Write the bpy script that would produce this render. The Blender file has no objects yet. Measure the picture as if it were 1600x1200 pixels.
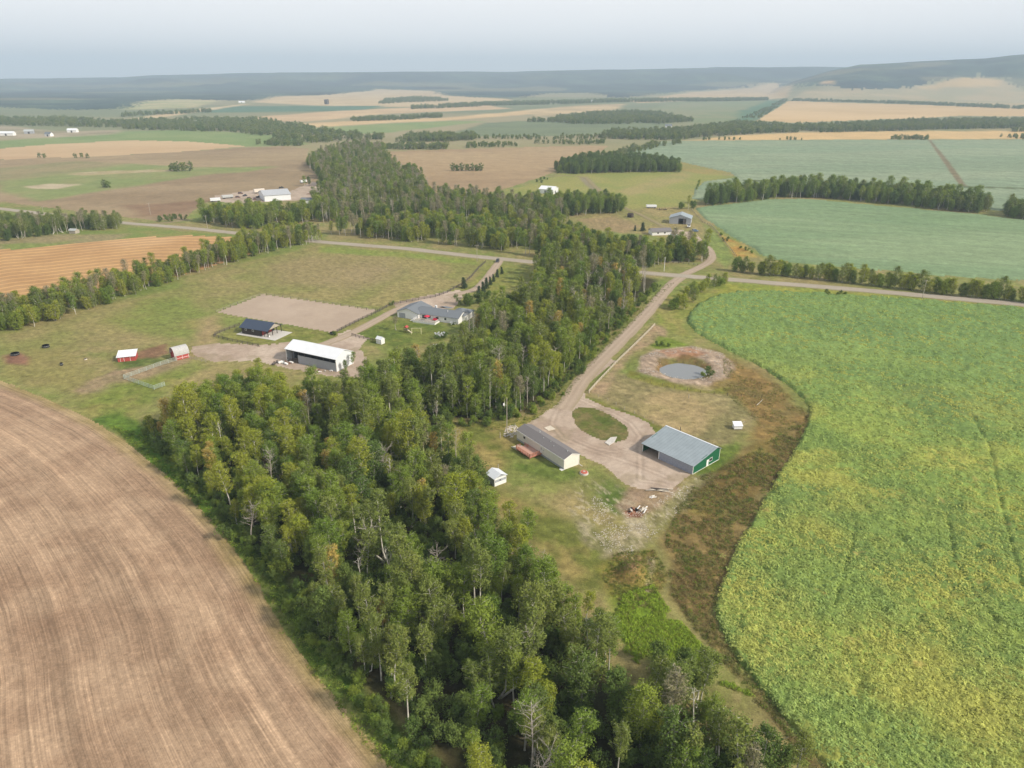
import bpy, bmesh, math, random
import numpy as np
from mathutils import Vector, Matrix

random.seed(7)
S = bpy.context.scene
COL = S.collection
D = bpy.data

# ------------------------------------------------------------------ camera
H = 100.0
FPX = 1110.0
HORIZON = 122.0
PITCH = math.atan((600.0 - HORIZON) / FPX)
cam_d = D.cameras.new('camera')
cam = D.objects.new('camera', cam_d)
COL.objects.link(cam)
cam.location = (0, 0, H)
cam.rotation_euler = (math.pi / 2 - PITCH, 0, 0)
cam_d.sensor_width = 36
cam_d.lens = 36 * FPX / 1600
cam_d.clip_start = 1.0
cam_d.clip_end = 60000
S.camera = cam

# ------------------------------------------------------------------ sky, sun, exposure
SUN_EL = math.radians(37)
SUN_AZ = math.radians(115)      # from the view direction (+Y) towards +X: the sun stands to the right
world = D.worlds.new('World')
S.world = world
world.use_nodes = True
wn = world.node_tree.nodes
wl = world.node_tree.links
wn.clear()
w_out = wn.new('ShaderNodeOutputWorld')
w_bg = wn.new('ShaderNodeBackground')
w_sky = wn.new('ShaderNodeTexSky')
w_sky.sky_type = 'NISHITA'
w_sky.sun_disc = False
w_sky.sun_elevation = SUN_EL
w_sky.sun_rotation = SUN_AZ
w_sky.altitude = 500
w_sky.air_density = 1.0
w_sky.dust_density = 2.0
w_sky.ozone_density = 1.5
w_tc = wn.new('ShaderNodeTexCoord')
w_map = wn.new('ShaderNodeMapping')
w_map.inputs['Scale'].default_value = (1.0, 1.0, 3.5)
w_noise = wn.new('ShaderNodeTexNoise')
w_noise.inputs['Scale'].default_value = 1.6
w_noise.inputs['Detail'].default_value = 4.0
w_ramp = wn.new('ShaderNodeValToRGB')       # thin high cloud veil
w_ramp.color_ramp.elements[0].position = 0.3
w_ramp.color_ramp.elements[0].color = (11.3, 11.1, 11.3, 1)
w_ramp.color_ramp.elements[1].position = 0.7
w_ramp.color_ramp.elements[1].color = (12.5, 12.25, 12.1, 1)
w_mix = wn.new('ShaderNodeMixRGB')
w_mix.inputs['Fac'].default_value = 0.84
wl.new(w_tc.outputs['Generated'], w_map.inputs['Vector'])
wl.new(w_map.outputs['Vector'], w_noise.inputs['Vector'])
wl.new(w_noise.outputs['Fac'], w_ramp.inputs['Fac'])
wl.new(w_sky.outputs['Color'], w_mix.inputs['Color1'])
wl.new(w_ramp.outputs['Color'], w_mix.inputs['Color2'])
# the veil is thickest towards the horizon, as any layer of haze is
w_sep = wn.new('ShaderNodeSeparateXYZ')
w_fac = wn.new('ShaderNodeMapRange')
w_fac.inputs['From Min'].default_value = 0.0
w_fac.inputs['From Max'].default_value = 1.0
w_fac.inputs['To Min'].default_value = 0.95
w_fac.inputs['To Max'].default_value = 0.34
wl.new(w_tc.outputs['Generated'], w_sep.inputs[0])
wl.new(w_sep.outputs['Z'], w_fac.inputs['Value'])
wl.new(w_fac.outputs['Result'], w_mix.inputs['Fac'])
wl.new(w_mix.outputs['Color'], w_bg.inputs['Color'])
w_bg.inputs['Strength'].default_value = 0.10
wl.new(w_bg.outputs['Background'], w_out.inputs['Surface'])

sun_d = D.lights.new('sun', 'SUN')
sun_d.energy = 4.9
sun_d.angle = math.radians(4.0)
sun_d.color = (1.0, 0.90, 0.76)
sun = D.objects.new('sun', sun_d)
COL.objects.link(sun)
sv = Vector((math.sin(SUN_AZ) * math.cos(SUN_EL), math.cos(SUN_AZ) * math.cos(SUN_EL), math.sin(SUN_EL)))
sun.rotation_euler = sv.to_track_quat('Z', 'Y').to_euler()

S.view_settings.view_transform = 'Standard'
S.view_settings.look = 'None'
S.view_settings.exposure = 0.0
S.view_settings.gamma = 1.0
S.view_settings.use_curve_mapping = False
S.render.engine = 'CYCLES'
S.cycles.use_denoising = True
S.cycles.max_bounces = 5
S.cycles.diffuse_bounces = 3
S.cycles.glossy_bounces = 2
S.cycles.transmission_bounces = 2
S.cycles.volume_bounces = 0
S.cycles.transparent_max_bounces = 6

# ------------------------------------------------------------------ noise and terrain
def vnoise(x, y, seed=0):
    x = np.asarray(x, float); y = np.asarray(y, float)
    ix = np.floor(x).astype(np.int64); iy = np.floor(y).astype(np.int64)
    fx = x - ix; fy = y - iy
    fx = fx * fx * (3 - 2 * fx); fy = fy * fy * (3 - 2 * fy)
    def hsh(a, b):
        h = (a * 374761393 + b * 668265263 + seed * 974634777) & 0xFFFFFFFF
        h = ((h ^ (h >> 13)) * 1274126177) & 0xFFFFFFFF
        h = h ^ (h >> 16)
        return h / 4294967295.0
    a = hsh(ix, iy); b = hsh(ix + 1, iy); c = hsh(ix, iy + 1); d = hsh(ix + 1, iy + 1)
    return (a * (1 - fx) + b * fx) * (1 - fy) + (c * (1 - fx) + d * fx) * fy

def fbm(x, y, scale, seed=0, octv=4):
    s = 0.0; amp = 1.0; tot = 0.0; f = 1.0 / scale
    for o in range(octv):
        s = s + amp * vnoise(x * f + 17.3 * o, y * f - 9.1 * o, seed + o * 31)
        tot += amp; amp *= 0.55; f *= 2.03
    return s / tot

def sstep(a, b, v):
    t = np.clip((v - a) / (b - a), 0, 1)
    return t * t * (3 - 2 * t)

SP = math.sin(PITCH); CP = math.cos(PITCH); TP = math.tan(PITCH)

def zpix(y, py):                       # height at depth y that shows at picture row py
    t = (600.0 - py) / FPX
    return H + y * (t * CP - SP) / (CP + t * SP)

SKY_X = [-900, 0, 190, 240, 450, 640, 800, 1000, 1120, 1200, 1280, 1330, 1450, 1530, 1570, 1600, 1700, 2400]
SKY_A = [126, 124, 121, 117, 114, 112, 112, 108, 105, 105, 105, 106, 108, 108, 108, 108, 108, 106]
RB_X = [-900, 1190, 1240, 1290, 1340, 1400, 1450, 1530, 1570, 1600, 1700, 2400]
RB_Y = [175, 150, 128, 112, 101, 97, 95, 92, 87, 85, 80, 76]

def terrain(x, y):
    x = np.asarray(x, float); y = np.asarray(y, float)
    r = np.hypot(x, y)
    yy = np.maximum(y, 1.0)
    px = 800 + FPX * (x / yy) / CP
    z = 12 * sstep(2600, 5200, r) + 14 * sstep(1400, 5000, r) * (fbm(x, y, 1400, 5, 3) - 0.5)
    ta = zpix(8800.0, np.interp(px, SKY_X, SKY_A))
    up = sstep(5200, 8800, y + 700 * (fbm(x, y, 2200, 11, 3) - 0.5))
    gul = (fbm(x + 0.35 * y, y * 0.55, 420, 21, 4) - 0.5)
    za = up * (ta - 12) + gul * 130 * up * (1 - up) * 4 * 0.6 + gul * 12 * up
    tb = zpix(5600.0, np.interp(px, RB_X, RB_Y))
    ub = sstep(3300, 5600, y + 300 * (fbm(x, y, 1200, 41, 3) - 0.5))
    zb = ub * np.maximum(tb - 12, -30) + gul * 110 * ub * (1 - ub) * 4 * 0.6 + gul * 12 * ub
    hill = np.where(px > 1150, np.maximum(za, zb), za)
    return np.where(y > 2500, z + hill * sstep(2500, 3400, y), z)

_RS = np.geomspace(50, 15500, 3000)
def unproj(px, py, z=None):
    """ground point seen at picture (px, py); with z: the point at that height above flat ground"""
    u = (px - 800) / FPX; v = (600 - py) / FPX
    dx, dy, dz = u, CP + v * SP, -SP + v * CP
    if z is not None:
        t = (H - z) / -dz
        return np.array([dx * t, dy * t])
    hl = math.hypot(dx, dy)
    X = dx / hl * _RS; Y = dy / hl * _RS; Zr = H + dz / hl * _RS
    below = np.nonzero(Zr < terrain(X, Y))[0]
    if len(below) == 0:
        return np.array([X[-1], Y[-1]])
    i = below[0]
    if i == 0:
        t = H / -dz
        return np.array([dx * t, dy * t])
    za, zb = Zr[i - 1] - terrain(X[i - 1], Y[i - 1]), Zr[i] - terrain(X[i], Y[i])
    k = za / (za - zb)
    return np.array([X[i - 1] + (X[i] - X[i - 1]) * k, Y[i - 1] + (Y[i] - Y[i - 1]) * k])

def proj(x, y, z):
    d = y * CP - (z - H) * SP
    return 800 + FPX * x / d, 600 - FPX * ((z - H) * CP + y * SP) / d

def PL(pts):                           # picture outline -> ground outline
    return np.array([unproj(*p) for p in pts])

def segd(x, y, poly, closed=True):
    """distance to an outline, and the length along it of the nearest point"""
    n = len(poly); best = np.full(x.shape, 1e18); al = np.zeros(x.shape); acc = 0.0
    for i in range(n if closed else n - 1):
        ax, ay = poly[i]; bx, by = poly[(i + 1) % n]
        ex, ey = bx - ax, by - ay; L2 = ex * ex + ey * ey + 1e-9; L = math.sqrt(L2)
        t = np.clip(((x - ax) * ex + (y - ay) * ey) / L2, 0, 1)
        dd = (x - ax - t * ex) ** 2 + (y - ay - t * ey) ** 2
        m = dd < best
        best = np.where(m, dd, best); al = np.where(m, acc + t * L, al); acc += L
    return np.sqrt(best), al

def inside(x, y, poly):
    c = np.zeros(x.shape, bool); n = len(poly)
    for i in range(n):
        ax, ay = poly[i]; bx, by = poly[(i + 1) % n]
        if ay == by: continue
        c ^= ((ay > y) != (by > y)) & (x < (bx - ax) * (y - ay) / (by - ay) + ax)
    return c

def sdist(x, y, poly):
    d, _ = segd(x, y, poly)
    return np.where(inside(x, y, poly), d, -d)

def sdist_box(x, y, poly, margin):
    """signed distance, worked out only near the outline's box"""
    out = np.full(x.shape, -1e6)
    lo = poly.min(0) - margin; hi = poly.max(0) + margin
    m = (x > lo[0]) & (x < hi[0]) & (y > lo[1]) & (y < hi[1])
    if m.any():
        out[m] = sdist(x[m], y[m], poly)
    return out

def C(r, g, b, k=0.78):                # picture colour -> surface colour
    f = lambda c: ((c / 255 + 0.055) / 1.055) ** 2.4 if c > 10 else c / 255 / 12.92
    return np.array([f(r), f(g), f(b)]) * k

# ------------------------------------------------------------------ materials
MATS = {}
def newmat(name):
    m = D.materials.new(name); m.use_nodes = True
    nt = m.node_tree; nt.nodes.clear()
    out = nt.nodes.new('ShaderNodeOutputMaterial')
    return m, nt, out

def N(nt, t, **kw):
    n = nt.nodes.new(t)
    for k, v in kw.items():
        if k in n.inputs: n.inputs[k].default_value = v
        else: setattr(n, k, v)
    return n

def ground_mat(name, fine=1.2, k=0.25, bump=0.3, row=None, fine2=6.0, k2=0.15, wave=None, speck=None):
    m, nt, out = newmat(name); L = nt.links
    bs = N(nt, 'ShaderNodeBsdfPrincipled'); bs.inputs['Roughness'].default_value = 0.95
    bs.inputs['Specular IOR Level'].default_value = 0.15
    at = N(nt, 'ShaderNodeAttribute', attribute_name='Col')
    geo = N(nt, 'ShaderNodeNewGeometry')
    def fac(noise_out, amt):
        mr = N(nt, 'ShaderNodeMapRange'); mr.inputs['From Min'].default_value = 0.25; mr.inputs['From Max'].default_value = 0.75
        mr.inputs['To Min'].default_value = 1 - amt; mr.inputs['To Max'].default_value = 1 + amt
        L.new(noise_out, mr.inputs['Value']); return mr.outputs['Result']
    n1 = N(nt, 'ShaderNodeTexNoise'); n1.inputs['Scale'].default_value = fine; n1.inputs['Detail'].default_value = 6; n1.inputs['Roughness'].default_value = 0.65
    n2 = N(nt, 'ShaderNodeTexNoise'); n2.inputs['Scale'].default_value = fine2; n2.inputs['Detail'].default_value = 3
    L.new(geo.outputs['Position'], n1.inputs['Vector']); L.new(geo.outputs['Position'], n2.inputs['Vector'])
    v = at.outputs['Color']
    fs = [fac(n1.outputs['Fac'], k), fac(n2.outputs['Fac'], k2)]
    if speck:                              # tufts, stones and litter: sharp small spots both lighter and darker
        n3 = N(nt, 'ShaderNodeTexNoise'); n3.inputs['Scale'].default_value = speck[0]; n3.inputs['Detail'].default_value = 8; n3.inputs['Roughness'].default_value = 0.75
        L.new(geo.outputs['Position'], n3.inputs['Vector'])
        for lo, hi, t0, t1 in ((0.52, 0.62, 1.0, 1 + speck[1]), (0.36, 0.46, 1 - speck[2], 1.0)):
            m3 = N(nt, 'ShaderNodeMapRange'); m3.inputs['From Min'].default_value = lo; m3.inputs['From Max'].default_value = hi
            m3.inputs['To Min'].default_value = t0; m3.inputs['To Max'].default_value = t1
            L.new(n3.outputs['Fac'], m3.inputs['Value']); fs.append(m3.outputs['Result'])
    if row:
        ar = N(nt, 'ShaderNodeAttribute', attribute_name='Row')
        for (sd_, ss_, kk) in row:
            mp = N(nt, 'ShaderNodeMapping'); mp.inputs['Scale'].default_value = (sd_, ss_, 1)
            nn = N(nt, 'ShaderNodeTexNoise'); nn.inputs['Scale'].default_value = 1; nn.inputs['Detail'].default_value = 3
            L.new(ar.outputs['Vector'], mp.inputs['Vector']); L.new(mp.outputs['Vector'], nn.inputs['Vector'])
            fs.append(fac(nn.outputs['Fac'], kk))
    if wave:
        ar = N(nt, 'ShaderNodeAttribute', attribute_name='Row')
        sx = N(nt, 'ShaderNodeSeparateXYZ'); L.new(ar.outputs['Vector'], sx.inputs[0])
        nn = N(nt, 'ShaderNodeTexNoise'); nn.inputs['Scale'].default_value = 0.05
        L.new(geo.outputs['Position'], nn.inputs['Vector'])
        a0 = N(nt, 'ShaderNodeMath', operation='MULTIPLY_ADD'); a0.inputs[1].default_value = 2.0; L.new(nn.outputs['Fac'], a0.inputs[0]); L.new(sx.outputs['X'], a0.inputs[2])
        a1 = N(nt, 'ShaderNodeMath', operation='MULTIPLY'); a1.inputs[1].default_value = 2 * math.pi / wave[0]; L.new(a0.outputs[0], a1.inputs[0])
        a2 = N(nt, 'ShaderNodeMath', operation='SINE'); L.new(a1.outputs[0], a2.inputs[0])
        mr = N(nt, 'ShaderNodeMapRange'); mr.inputs['From Min'].default_value = wave[2]; mr.inputs['From Max'].default_value = 1.0
        mr.inputs['To Min'].default_value = 1.0; mr.inputs['To Max'].default_value = 1 + wave[1]
        L.new(a2.outputs[0], mr.inputs['Value']); fs.append(mr.outputs['Result'])
    for f in fs:
        vm = N(nt, 'ShaderNodeVectorMath', operation='SCALE')
        L.new(v, vm.inputs[0]); L.new(f, vm.inputs['Scale']); v = vm.outputs[0]
    L.new(v, bs.inputs['Base Color'])
    if bump:
        bp = N(nt, 'ShaderNodeBump'); bp.inputs['Strength'].default_value = bump; bp.inputs['Distance'].default_value = 0.4
        L.new(n1.outputs['Fac'], bp.inputs['Height']); L.new(bp.outputs['Normal'], bs.inputs['Normal'])
    L.new(bs.outputs[0], out.inputs['Surface'])
    return m

def plain(name, col, rough=0.7, metal=0.0, var=0.12, scale=2.0, ribs=None, spec=0.3, bump=0.1):
    """painted or raw surface with weathering noise; ribs = (axis, per metre) presses sheet-metal ribs into it"""
    if name in MATS: return MATS[name]
    m, nt, out = newmat(name); L = nt.links
    bs = N(nt, 'ShaderNodeBsdfPrincipled'); bs.inputs['Roughness'].default_value = rough; bs.inputs['Metallic'].default_value = metal
    bs.inputs['Specular IOR Level'].default_value = spec
    tc = N(nt, 'ShaderNodeTexCoord')
    no = N(nt, 'ShaderNodeTexNoise'); no.inputs['Scale'].default_value = scale; no.inputs['Detail'].default_value = 5
    L.new(tc.outputs['Object'], no.inputs['Vector'])
    mr = N(nt, 'ShaderNodeMapRange'); mr.inputs['From Min'].default_value = 0.3; mr.inputs['From Max'].default_value = 0.7
    mr.inputs['To Min'].default_value = 1 - var; mr.inputs['To Max'].default_value = 1 + var
    L.new(no.outputs['Fac'], mr.inputs['Value'])
    f = mr.outputs['Result']
    hgt = no.outputs['Fac']
    if ribs:
        sx = N(nt, 'ShaderNodeSeparateXYZ'); L.new(tc.outputs['Object'], sx.inputs[0])
        a1 = N(nt, 'ShaderNodeMath', operation='MULTIPLY'); a1.inputs[1].default_value = 2 * math.pi * ribs[1]; L.new(sx.outputs[ribs[0]], a1.inputs[0])
        a2 = N(nt, 'ShaderNodeMath', operation='SINE'); L.new(a1.outputs[0], a2.inputs[0])
        hgt = a2.outputs[0]
        m2 = N(nt, 'ShaderNodeMapRange'); m2.inputs['From Min'].default_value = 0.5; m2.inputs['To Min'].default_value = 1.0; m2.inputs['To Max'].default_value = 0.88
        L.new(a2.outputs[0], m2.inputs['Value'])
        mm = N(nt, 'ShaderNodeMath', operation='MULTIPLY'); L.new(f, mm.inputs[0]); L.new(m2.outputs['Result'], mm.inputs[1]); f = mm.outputs[0]
    vm = N(nt, 'ShaderNodeVectorMath', operation='SCALE'); vm.inputs[0].default_value = tuple(col[:3]); L.new(f, vm.inputs['Scale'])
    L.new(vm.outputs[0], bs.inputs['Base Color'])
    bp = N(nt, 'ShaderNodeBump'); bp.inputs['Strength'].default_value = bump; bp.inputs['Distance'].default_value = 0.03
    L.new(hgt, bp.inputs['Height']); L.new(bp.outputs['Normal'], bs.inputs['Normal'])
    L.new(bs.outputs[0], out.inputs['Surface'])
    MATS[name] = m
    return m

def leaf_mat(name, ca, cb, trans=0.26, cc=None, big=None):
    m, nt, out = newmat(name); L = nt.links
    oi = N(nt, 'ShaderNodeObjectInfo'); geo = N(nt, 'ShaderNodeNewGeometry')
    rp = N(nt, 'ShaderNodeValToRGB'); e = rp.color_ramp.elements
    e[0].position = 0.0; e[0].color = (*ca, 1); e[1].position = 1.0; e[1].color = (*cb, 1)
    if cc is not None:
        x = e.new(0.93); x.color = (*cb, 1); e[-1].color = (*cc, 1)
    L.new(oi.outputs['Random'], rp.inputs['Fac'])
    no = N(nt, 'ShaderNodeTexNoise'); no.inputs['Scale'].default_value = 0.9; no.inputs['Detail'].default_value = 3
    L.new(geo.outputs['Position'], no.inputs['Vector'])
    mr = N(nt, 'ShaderNodeMapRange'); mr.inputs['From Min'].default_value = 0.3; mr.inputs['From Max'].default_value = 0.7
    mr.inputs['To Min'].default_value = 0.72; mr.inputs['To Max'].default_value = 1.28
    L.new(no.outputs['Fac'], mr.inputs['Value'])
    src = rp.outputs['Color']
    if big:
        nb = N(nt, 'ShaderNodeTexNoise'); nb.inputs['Scale'].default_value = big[1]; nb.inputs['Detail'].default_value = 4
        L.new(geo.outputs['Position'], nb.inputs['Vector'])
        mb = N(nt, 'ShaderNodeMapRange'); mb.inputs['From Min'].default_value = 0.42; mb.inputs['From Max'].default_value = 0.62
        L.new(nb.outputs['Fac'], mb.inputs['Value'])
        mc = N(nt, 'ShaderNodeMixRGB'); mc.inputs['Color2'].default_value = (*big[0], 1); L.new(mb.outputs['Result'], mc.inputs['Fac']); L.new(src, mc.inputs['Color1']); src = mc.outputs['Color']
    vm = N(nt, 'ShaderNodeVectorMath', operation='SCALE'); L.new(src, vm.inputs[0]); L.new(mr.outputs['Result'], vm.inputs['Scale'])
    df = N(nt, 'ShaderNodeBsdfDiffuse'); tr = N(nt, 'ShaderNodeBsdfTranslucent')
    L.new(vm.outputs[0], df.inputs['Color']); L.new(vm.outputs[0], tr.inputs['Color'])
    mx = N(nt, 'ShaderNodeMixShader'); mx.inputs['Fac'].default_value = trans
    L.new(df.outputs[0], mx.inputs[1]); L.new(tr.outputs[0], mx.inputs[2]); L.new(mx.outputs[0], out.inputs['Surface'])
    return m

# ------------------------------------------------------------------ object helpers
def mesh_np(name, co, quads=None, tris=None, mat=None, smooth=False):
    me = D.meshes.new(name)
    co = np.asarray(co, np.float32)
    me.vertices.add(len(co)); me.vertices.foreach_set('co', co.ravel())
    idx = []; start = []; tot = []
    s = 0
    if quads is not None and len(quads):
        q = np.asarray(quads, np.int32); idx.append(q.ravel()); start.append(np.arange(len(q)) * 4 + s); tot.append(np.full(len(q), 4)); s += q.size
    if tris is not None and len(tris):
        q = np.asarray(tris, np.int32); idx.append(q.ravel()); start.append(np.arange(len(q)) * 3 + s); tot.append(np.full(len(q), 3)); s += q.size
    if idx:
        idx = np.concatenate(idx); start = np.concatenate(start); tot = np.concatenate(tot)
        me.loops.add(len(idx)); me.loops.foreach_set('vertex_index', idx.astype(np.int32))
        me.polygons.add(len(start)); me.polygons.foreach_set('loop_start', start.astype(np.int32))
        me.polygons.foreach_set('loop_total', tot.astype(np.int32))
        if smooth: me.polygons.foreach_set('use_smooth', np.ones(len(start), bool))
    me.update(calc_edges=True)
    if mat: me.materials.append(mat)
    return me

def link(name, me, parent=None, loc=None, rot=None):
    o = D.objects.new(name, me); COL.objects.link(o)
    if parent: o.parent = parent
    if loc is not None: o.location = loc
    if rot is not None: o.rotation_euler = rot
    return o

def tag(o, label=None, cat=None, group=None, kind=None):
    if label: o['label'] = label
    if cat: o['category'] = cat
    if group: o['group'] = group
    if kind: o['kind'] = kind
    return o

def empty(name, loc, rz=0, **kw):
    o = D.objects.new(name, None); COL.objects.link(o)
    o.location = loc; o.rotation_euler = (0, 0, rz); o.empty_display_size = 0.5
    return tag(o, **kw)

def boxm(boxes):
    """vertices and quads of a list of boxes (x0, y0, z0, x1, y1, z1)"""
    co = []; q = []
    for (x0, y0, z0, x1, y1, z1) in boxes:
        b = len(co)
        co += [(x0, y0, z0), (x1, y0, z0), (x1, y1, z0), (x0, y1, z0), (x0, y0, z1), (x1, y0, z1), (x1, y1, z1), (x0, y1, z1)]
        q += [(b, b+3, b+2, b+1), (b+4, b+5, b+6, b+7), (b, b+1, b+5, b+4), (b+1, b+2, b+6, b+5), (b+2, b+3, b+7, b+6), (b+3, b, b+4, b+7)]
    return co, q

def part(name, parent, mat, boxes=None, co=None, faces=None, label=None, bevel=0.0):
    me = D.meshes.new(name)
    if boxes is not None: co, faces = boxm(boxes)
    me.from_pydata([tuple(c) for c in co], [], [tuple(f) for f in faces]); me.update()
    me.materials.append(mat)
    o = link(name, me, parent)
    if label: o['label'] = label
    if bevel:
        b = o.modifiers.new('bevel', 'BEVEL'); b.width = bevel; b.segments = 2
    return o

def prism(prof, x0, x1):
    """profile in (y, z) swept along x"""
    n = len(prof)
    co = [(x0, y, z) for y, z in prof] + [(x1, y, z) for y, z in prof]
    f = [tuple(range(n - 1, -1, -1)), tuple(range(n, 2 * n))] + [(i, (i + 1) % n, n + (i + 1) % n, n + i) for i in range(n)]
    return co, [t[::-1] for t in f]

def tube(co, q, a, b, ra, rb, n=5):
    a = np.array(a, float); b = np.array(b, float); d = b - a; L = np.linalg.norm(d)
    if L < 1e-6: return
    d /= L; u = np.cross(d, (0.31, 0.17, 0.93) if abs(d[2]) < 0.9 else (1, 0, 0)); u /= np.linalg.norm(u); v = np.cross(d, u)
    s = len(co)
    for (c, r) in ((a, ra), (b, rb)):
        for i in range(n):
            t = 2 * math.pi * i / n
            co.append(tuple(c + r * (math.cos(t) * u + math.sin(t) * v)))
    for i in range(n):
        q.append((s + i, s + (i + 1) % n, s + n + (i + 1) % n, s + n + i))

# ================================================================== THE GROUND
# one radial sheet of land, finest near the viewpoint, cut into fields along their borders
NAZ = 880
az = np.radians(np.linspace(-53, 53, NAZ))
dep = np.radians(np.concatenate([np.arange(63, 45, -0.15), np.arange(45, 10, -0.105), np.arange(10, 2.6, -0.055)]))
rr = np.concatenate([H / np.tan(dep), np.geomspace(H / math.tan(math.radians(2.55)), 15000, 120)])
NR = len(rr)
AZ, RR = np.meshgrid(az, rr, indexing='ij')
GX = (RR * np.sin(AZ)).ravel(); GY = (RR * np.cos(AZ)).ravel()
GZ = terrain(GX, GY)

# ---- pond: a dug basin with raised banks;  mound of soil;  both real relief
POND = unproj(1070, 577)
def pond_q(x, y):
    e = PL([(1030, 574), (1106, 579), (1071, 564), (1067, 588)])
    a = np.linalg.norm(e[1] - e[0]) / 2; b = np.linalg.norm(e[3] - e[2]) / 2
    c = (e[0] + e[1]) / 2; u = (e[1] - e[0]) / (2 * a); v = np.array([-u[1], u[0]])
    dx = x - c[0]; dy = y - c[1]
    return np.hypot((dx * u[0] + dy * u[1]) / a, (dx * v[0] + dy * v[1]) / b), c, u, v, a, b
q, pc, pu, pv, pa, pb = pond_q(GX, GY)
POND_Z = -0.9
qn = q + 0.34 * (fbm(GX, GY, 7, 3) - 0.5)
dz = np.interp(qn, [0, 0.8, 1.0, 1.25, 1.55, 2.0, 2.4], [-2.2, -1.7, -0.9, 0.15, 0.75, 0.6, 0.0])
GZ = GZ + np.where(q < 2.6, dz + (fbm(GX, GY, 2.5, 8) - 0.5) * 0.35 * (q > 1.1) * (q < 2.3), 0)
MOUND = unproj(990, 897)
md = np.hypot((GX - MOUND[0]) / 5.2, (GY - MOUND[1]) / 4.6) + 0.25 * (fbm(GX, GY, 3, 9) - 0.5)
GZ = GZ + 2.6 * (1 - sstep(0.0, 1.0, md)) + 0.3 * (fbm(GX, GY, 1.6, 10) - 0.5) * (md < 1.2)
# gentle natural roll
GZ = GZ + 0.25 * (fbm(GX, GY, 14, 12) - 0.5) * (np.hypot(GX, GY) < 900) * (q > 2.6)
def ground_z(x, y):
    """height of the land at a point (nearest mesh samples)"""
    a = math.atan2(x, y); r = math.hypot(x, y)
    i = int(np.clip((a - az[0]) / (az[1] - az[0]), 0, NAZ - 2)); j = int(np.clip(np.searchsorted(rr, r) - 1, 0, NR - 2))
    return float(GZ[i * NR + j])

ROADC = PL([(-400, 285), (-200, 305), (0, 326), (80, 335.5), (200, 349), (290, 356), (400, 367.5), (512, 379), (640, 389), (745, 401), (815, 408), (900, 416), (1000, 426), (1062, 431), (1130, 436), (1250, 445.5), (1400, 458), (1500, 467), (1600, 476), (1700, 485), (1900, 503)])
STUB_EDGE = PL([(-500, 500), (-250, 545), (-80, 580), (0, 596), (80, 628), (150, 662), (200, 695), (250, 735), (300, 782), (345, 830), (385, 885), (405, 915), (425, 955), (455, 1005), (490, 1050), (540, 1115), (590, 1175), (640, 1240), (720, 1340), (800, 1480), (900, 1750)])

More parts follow.
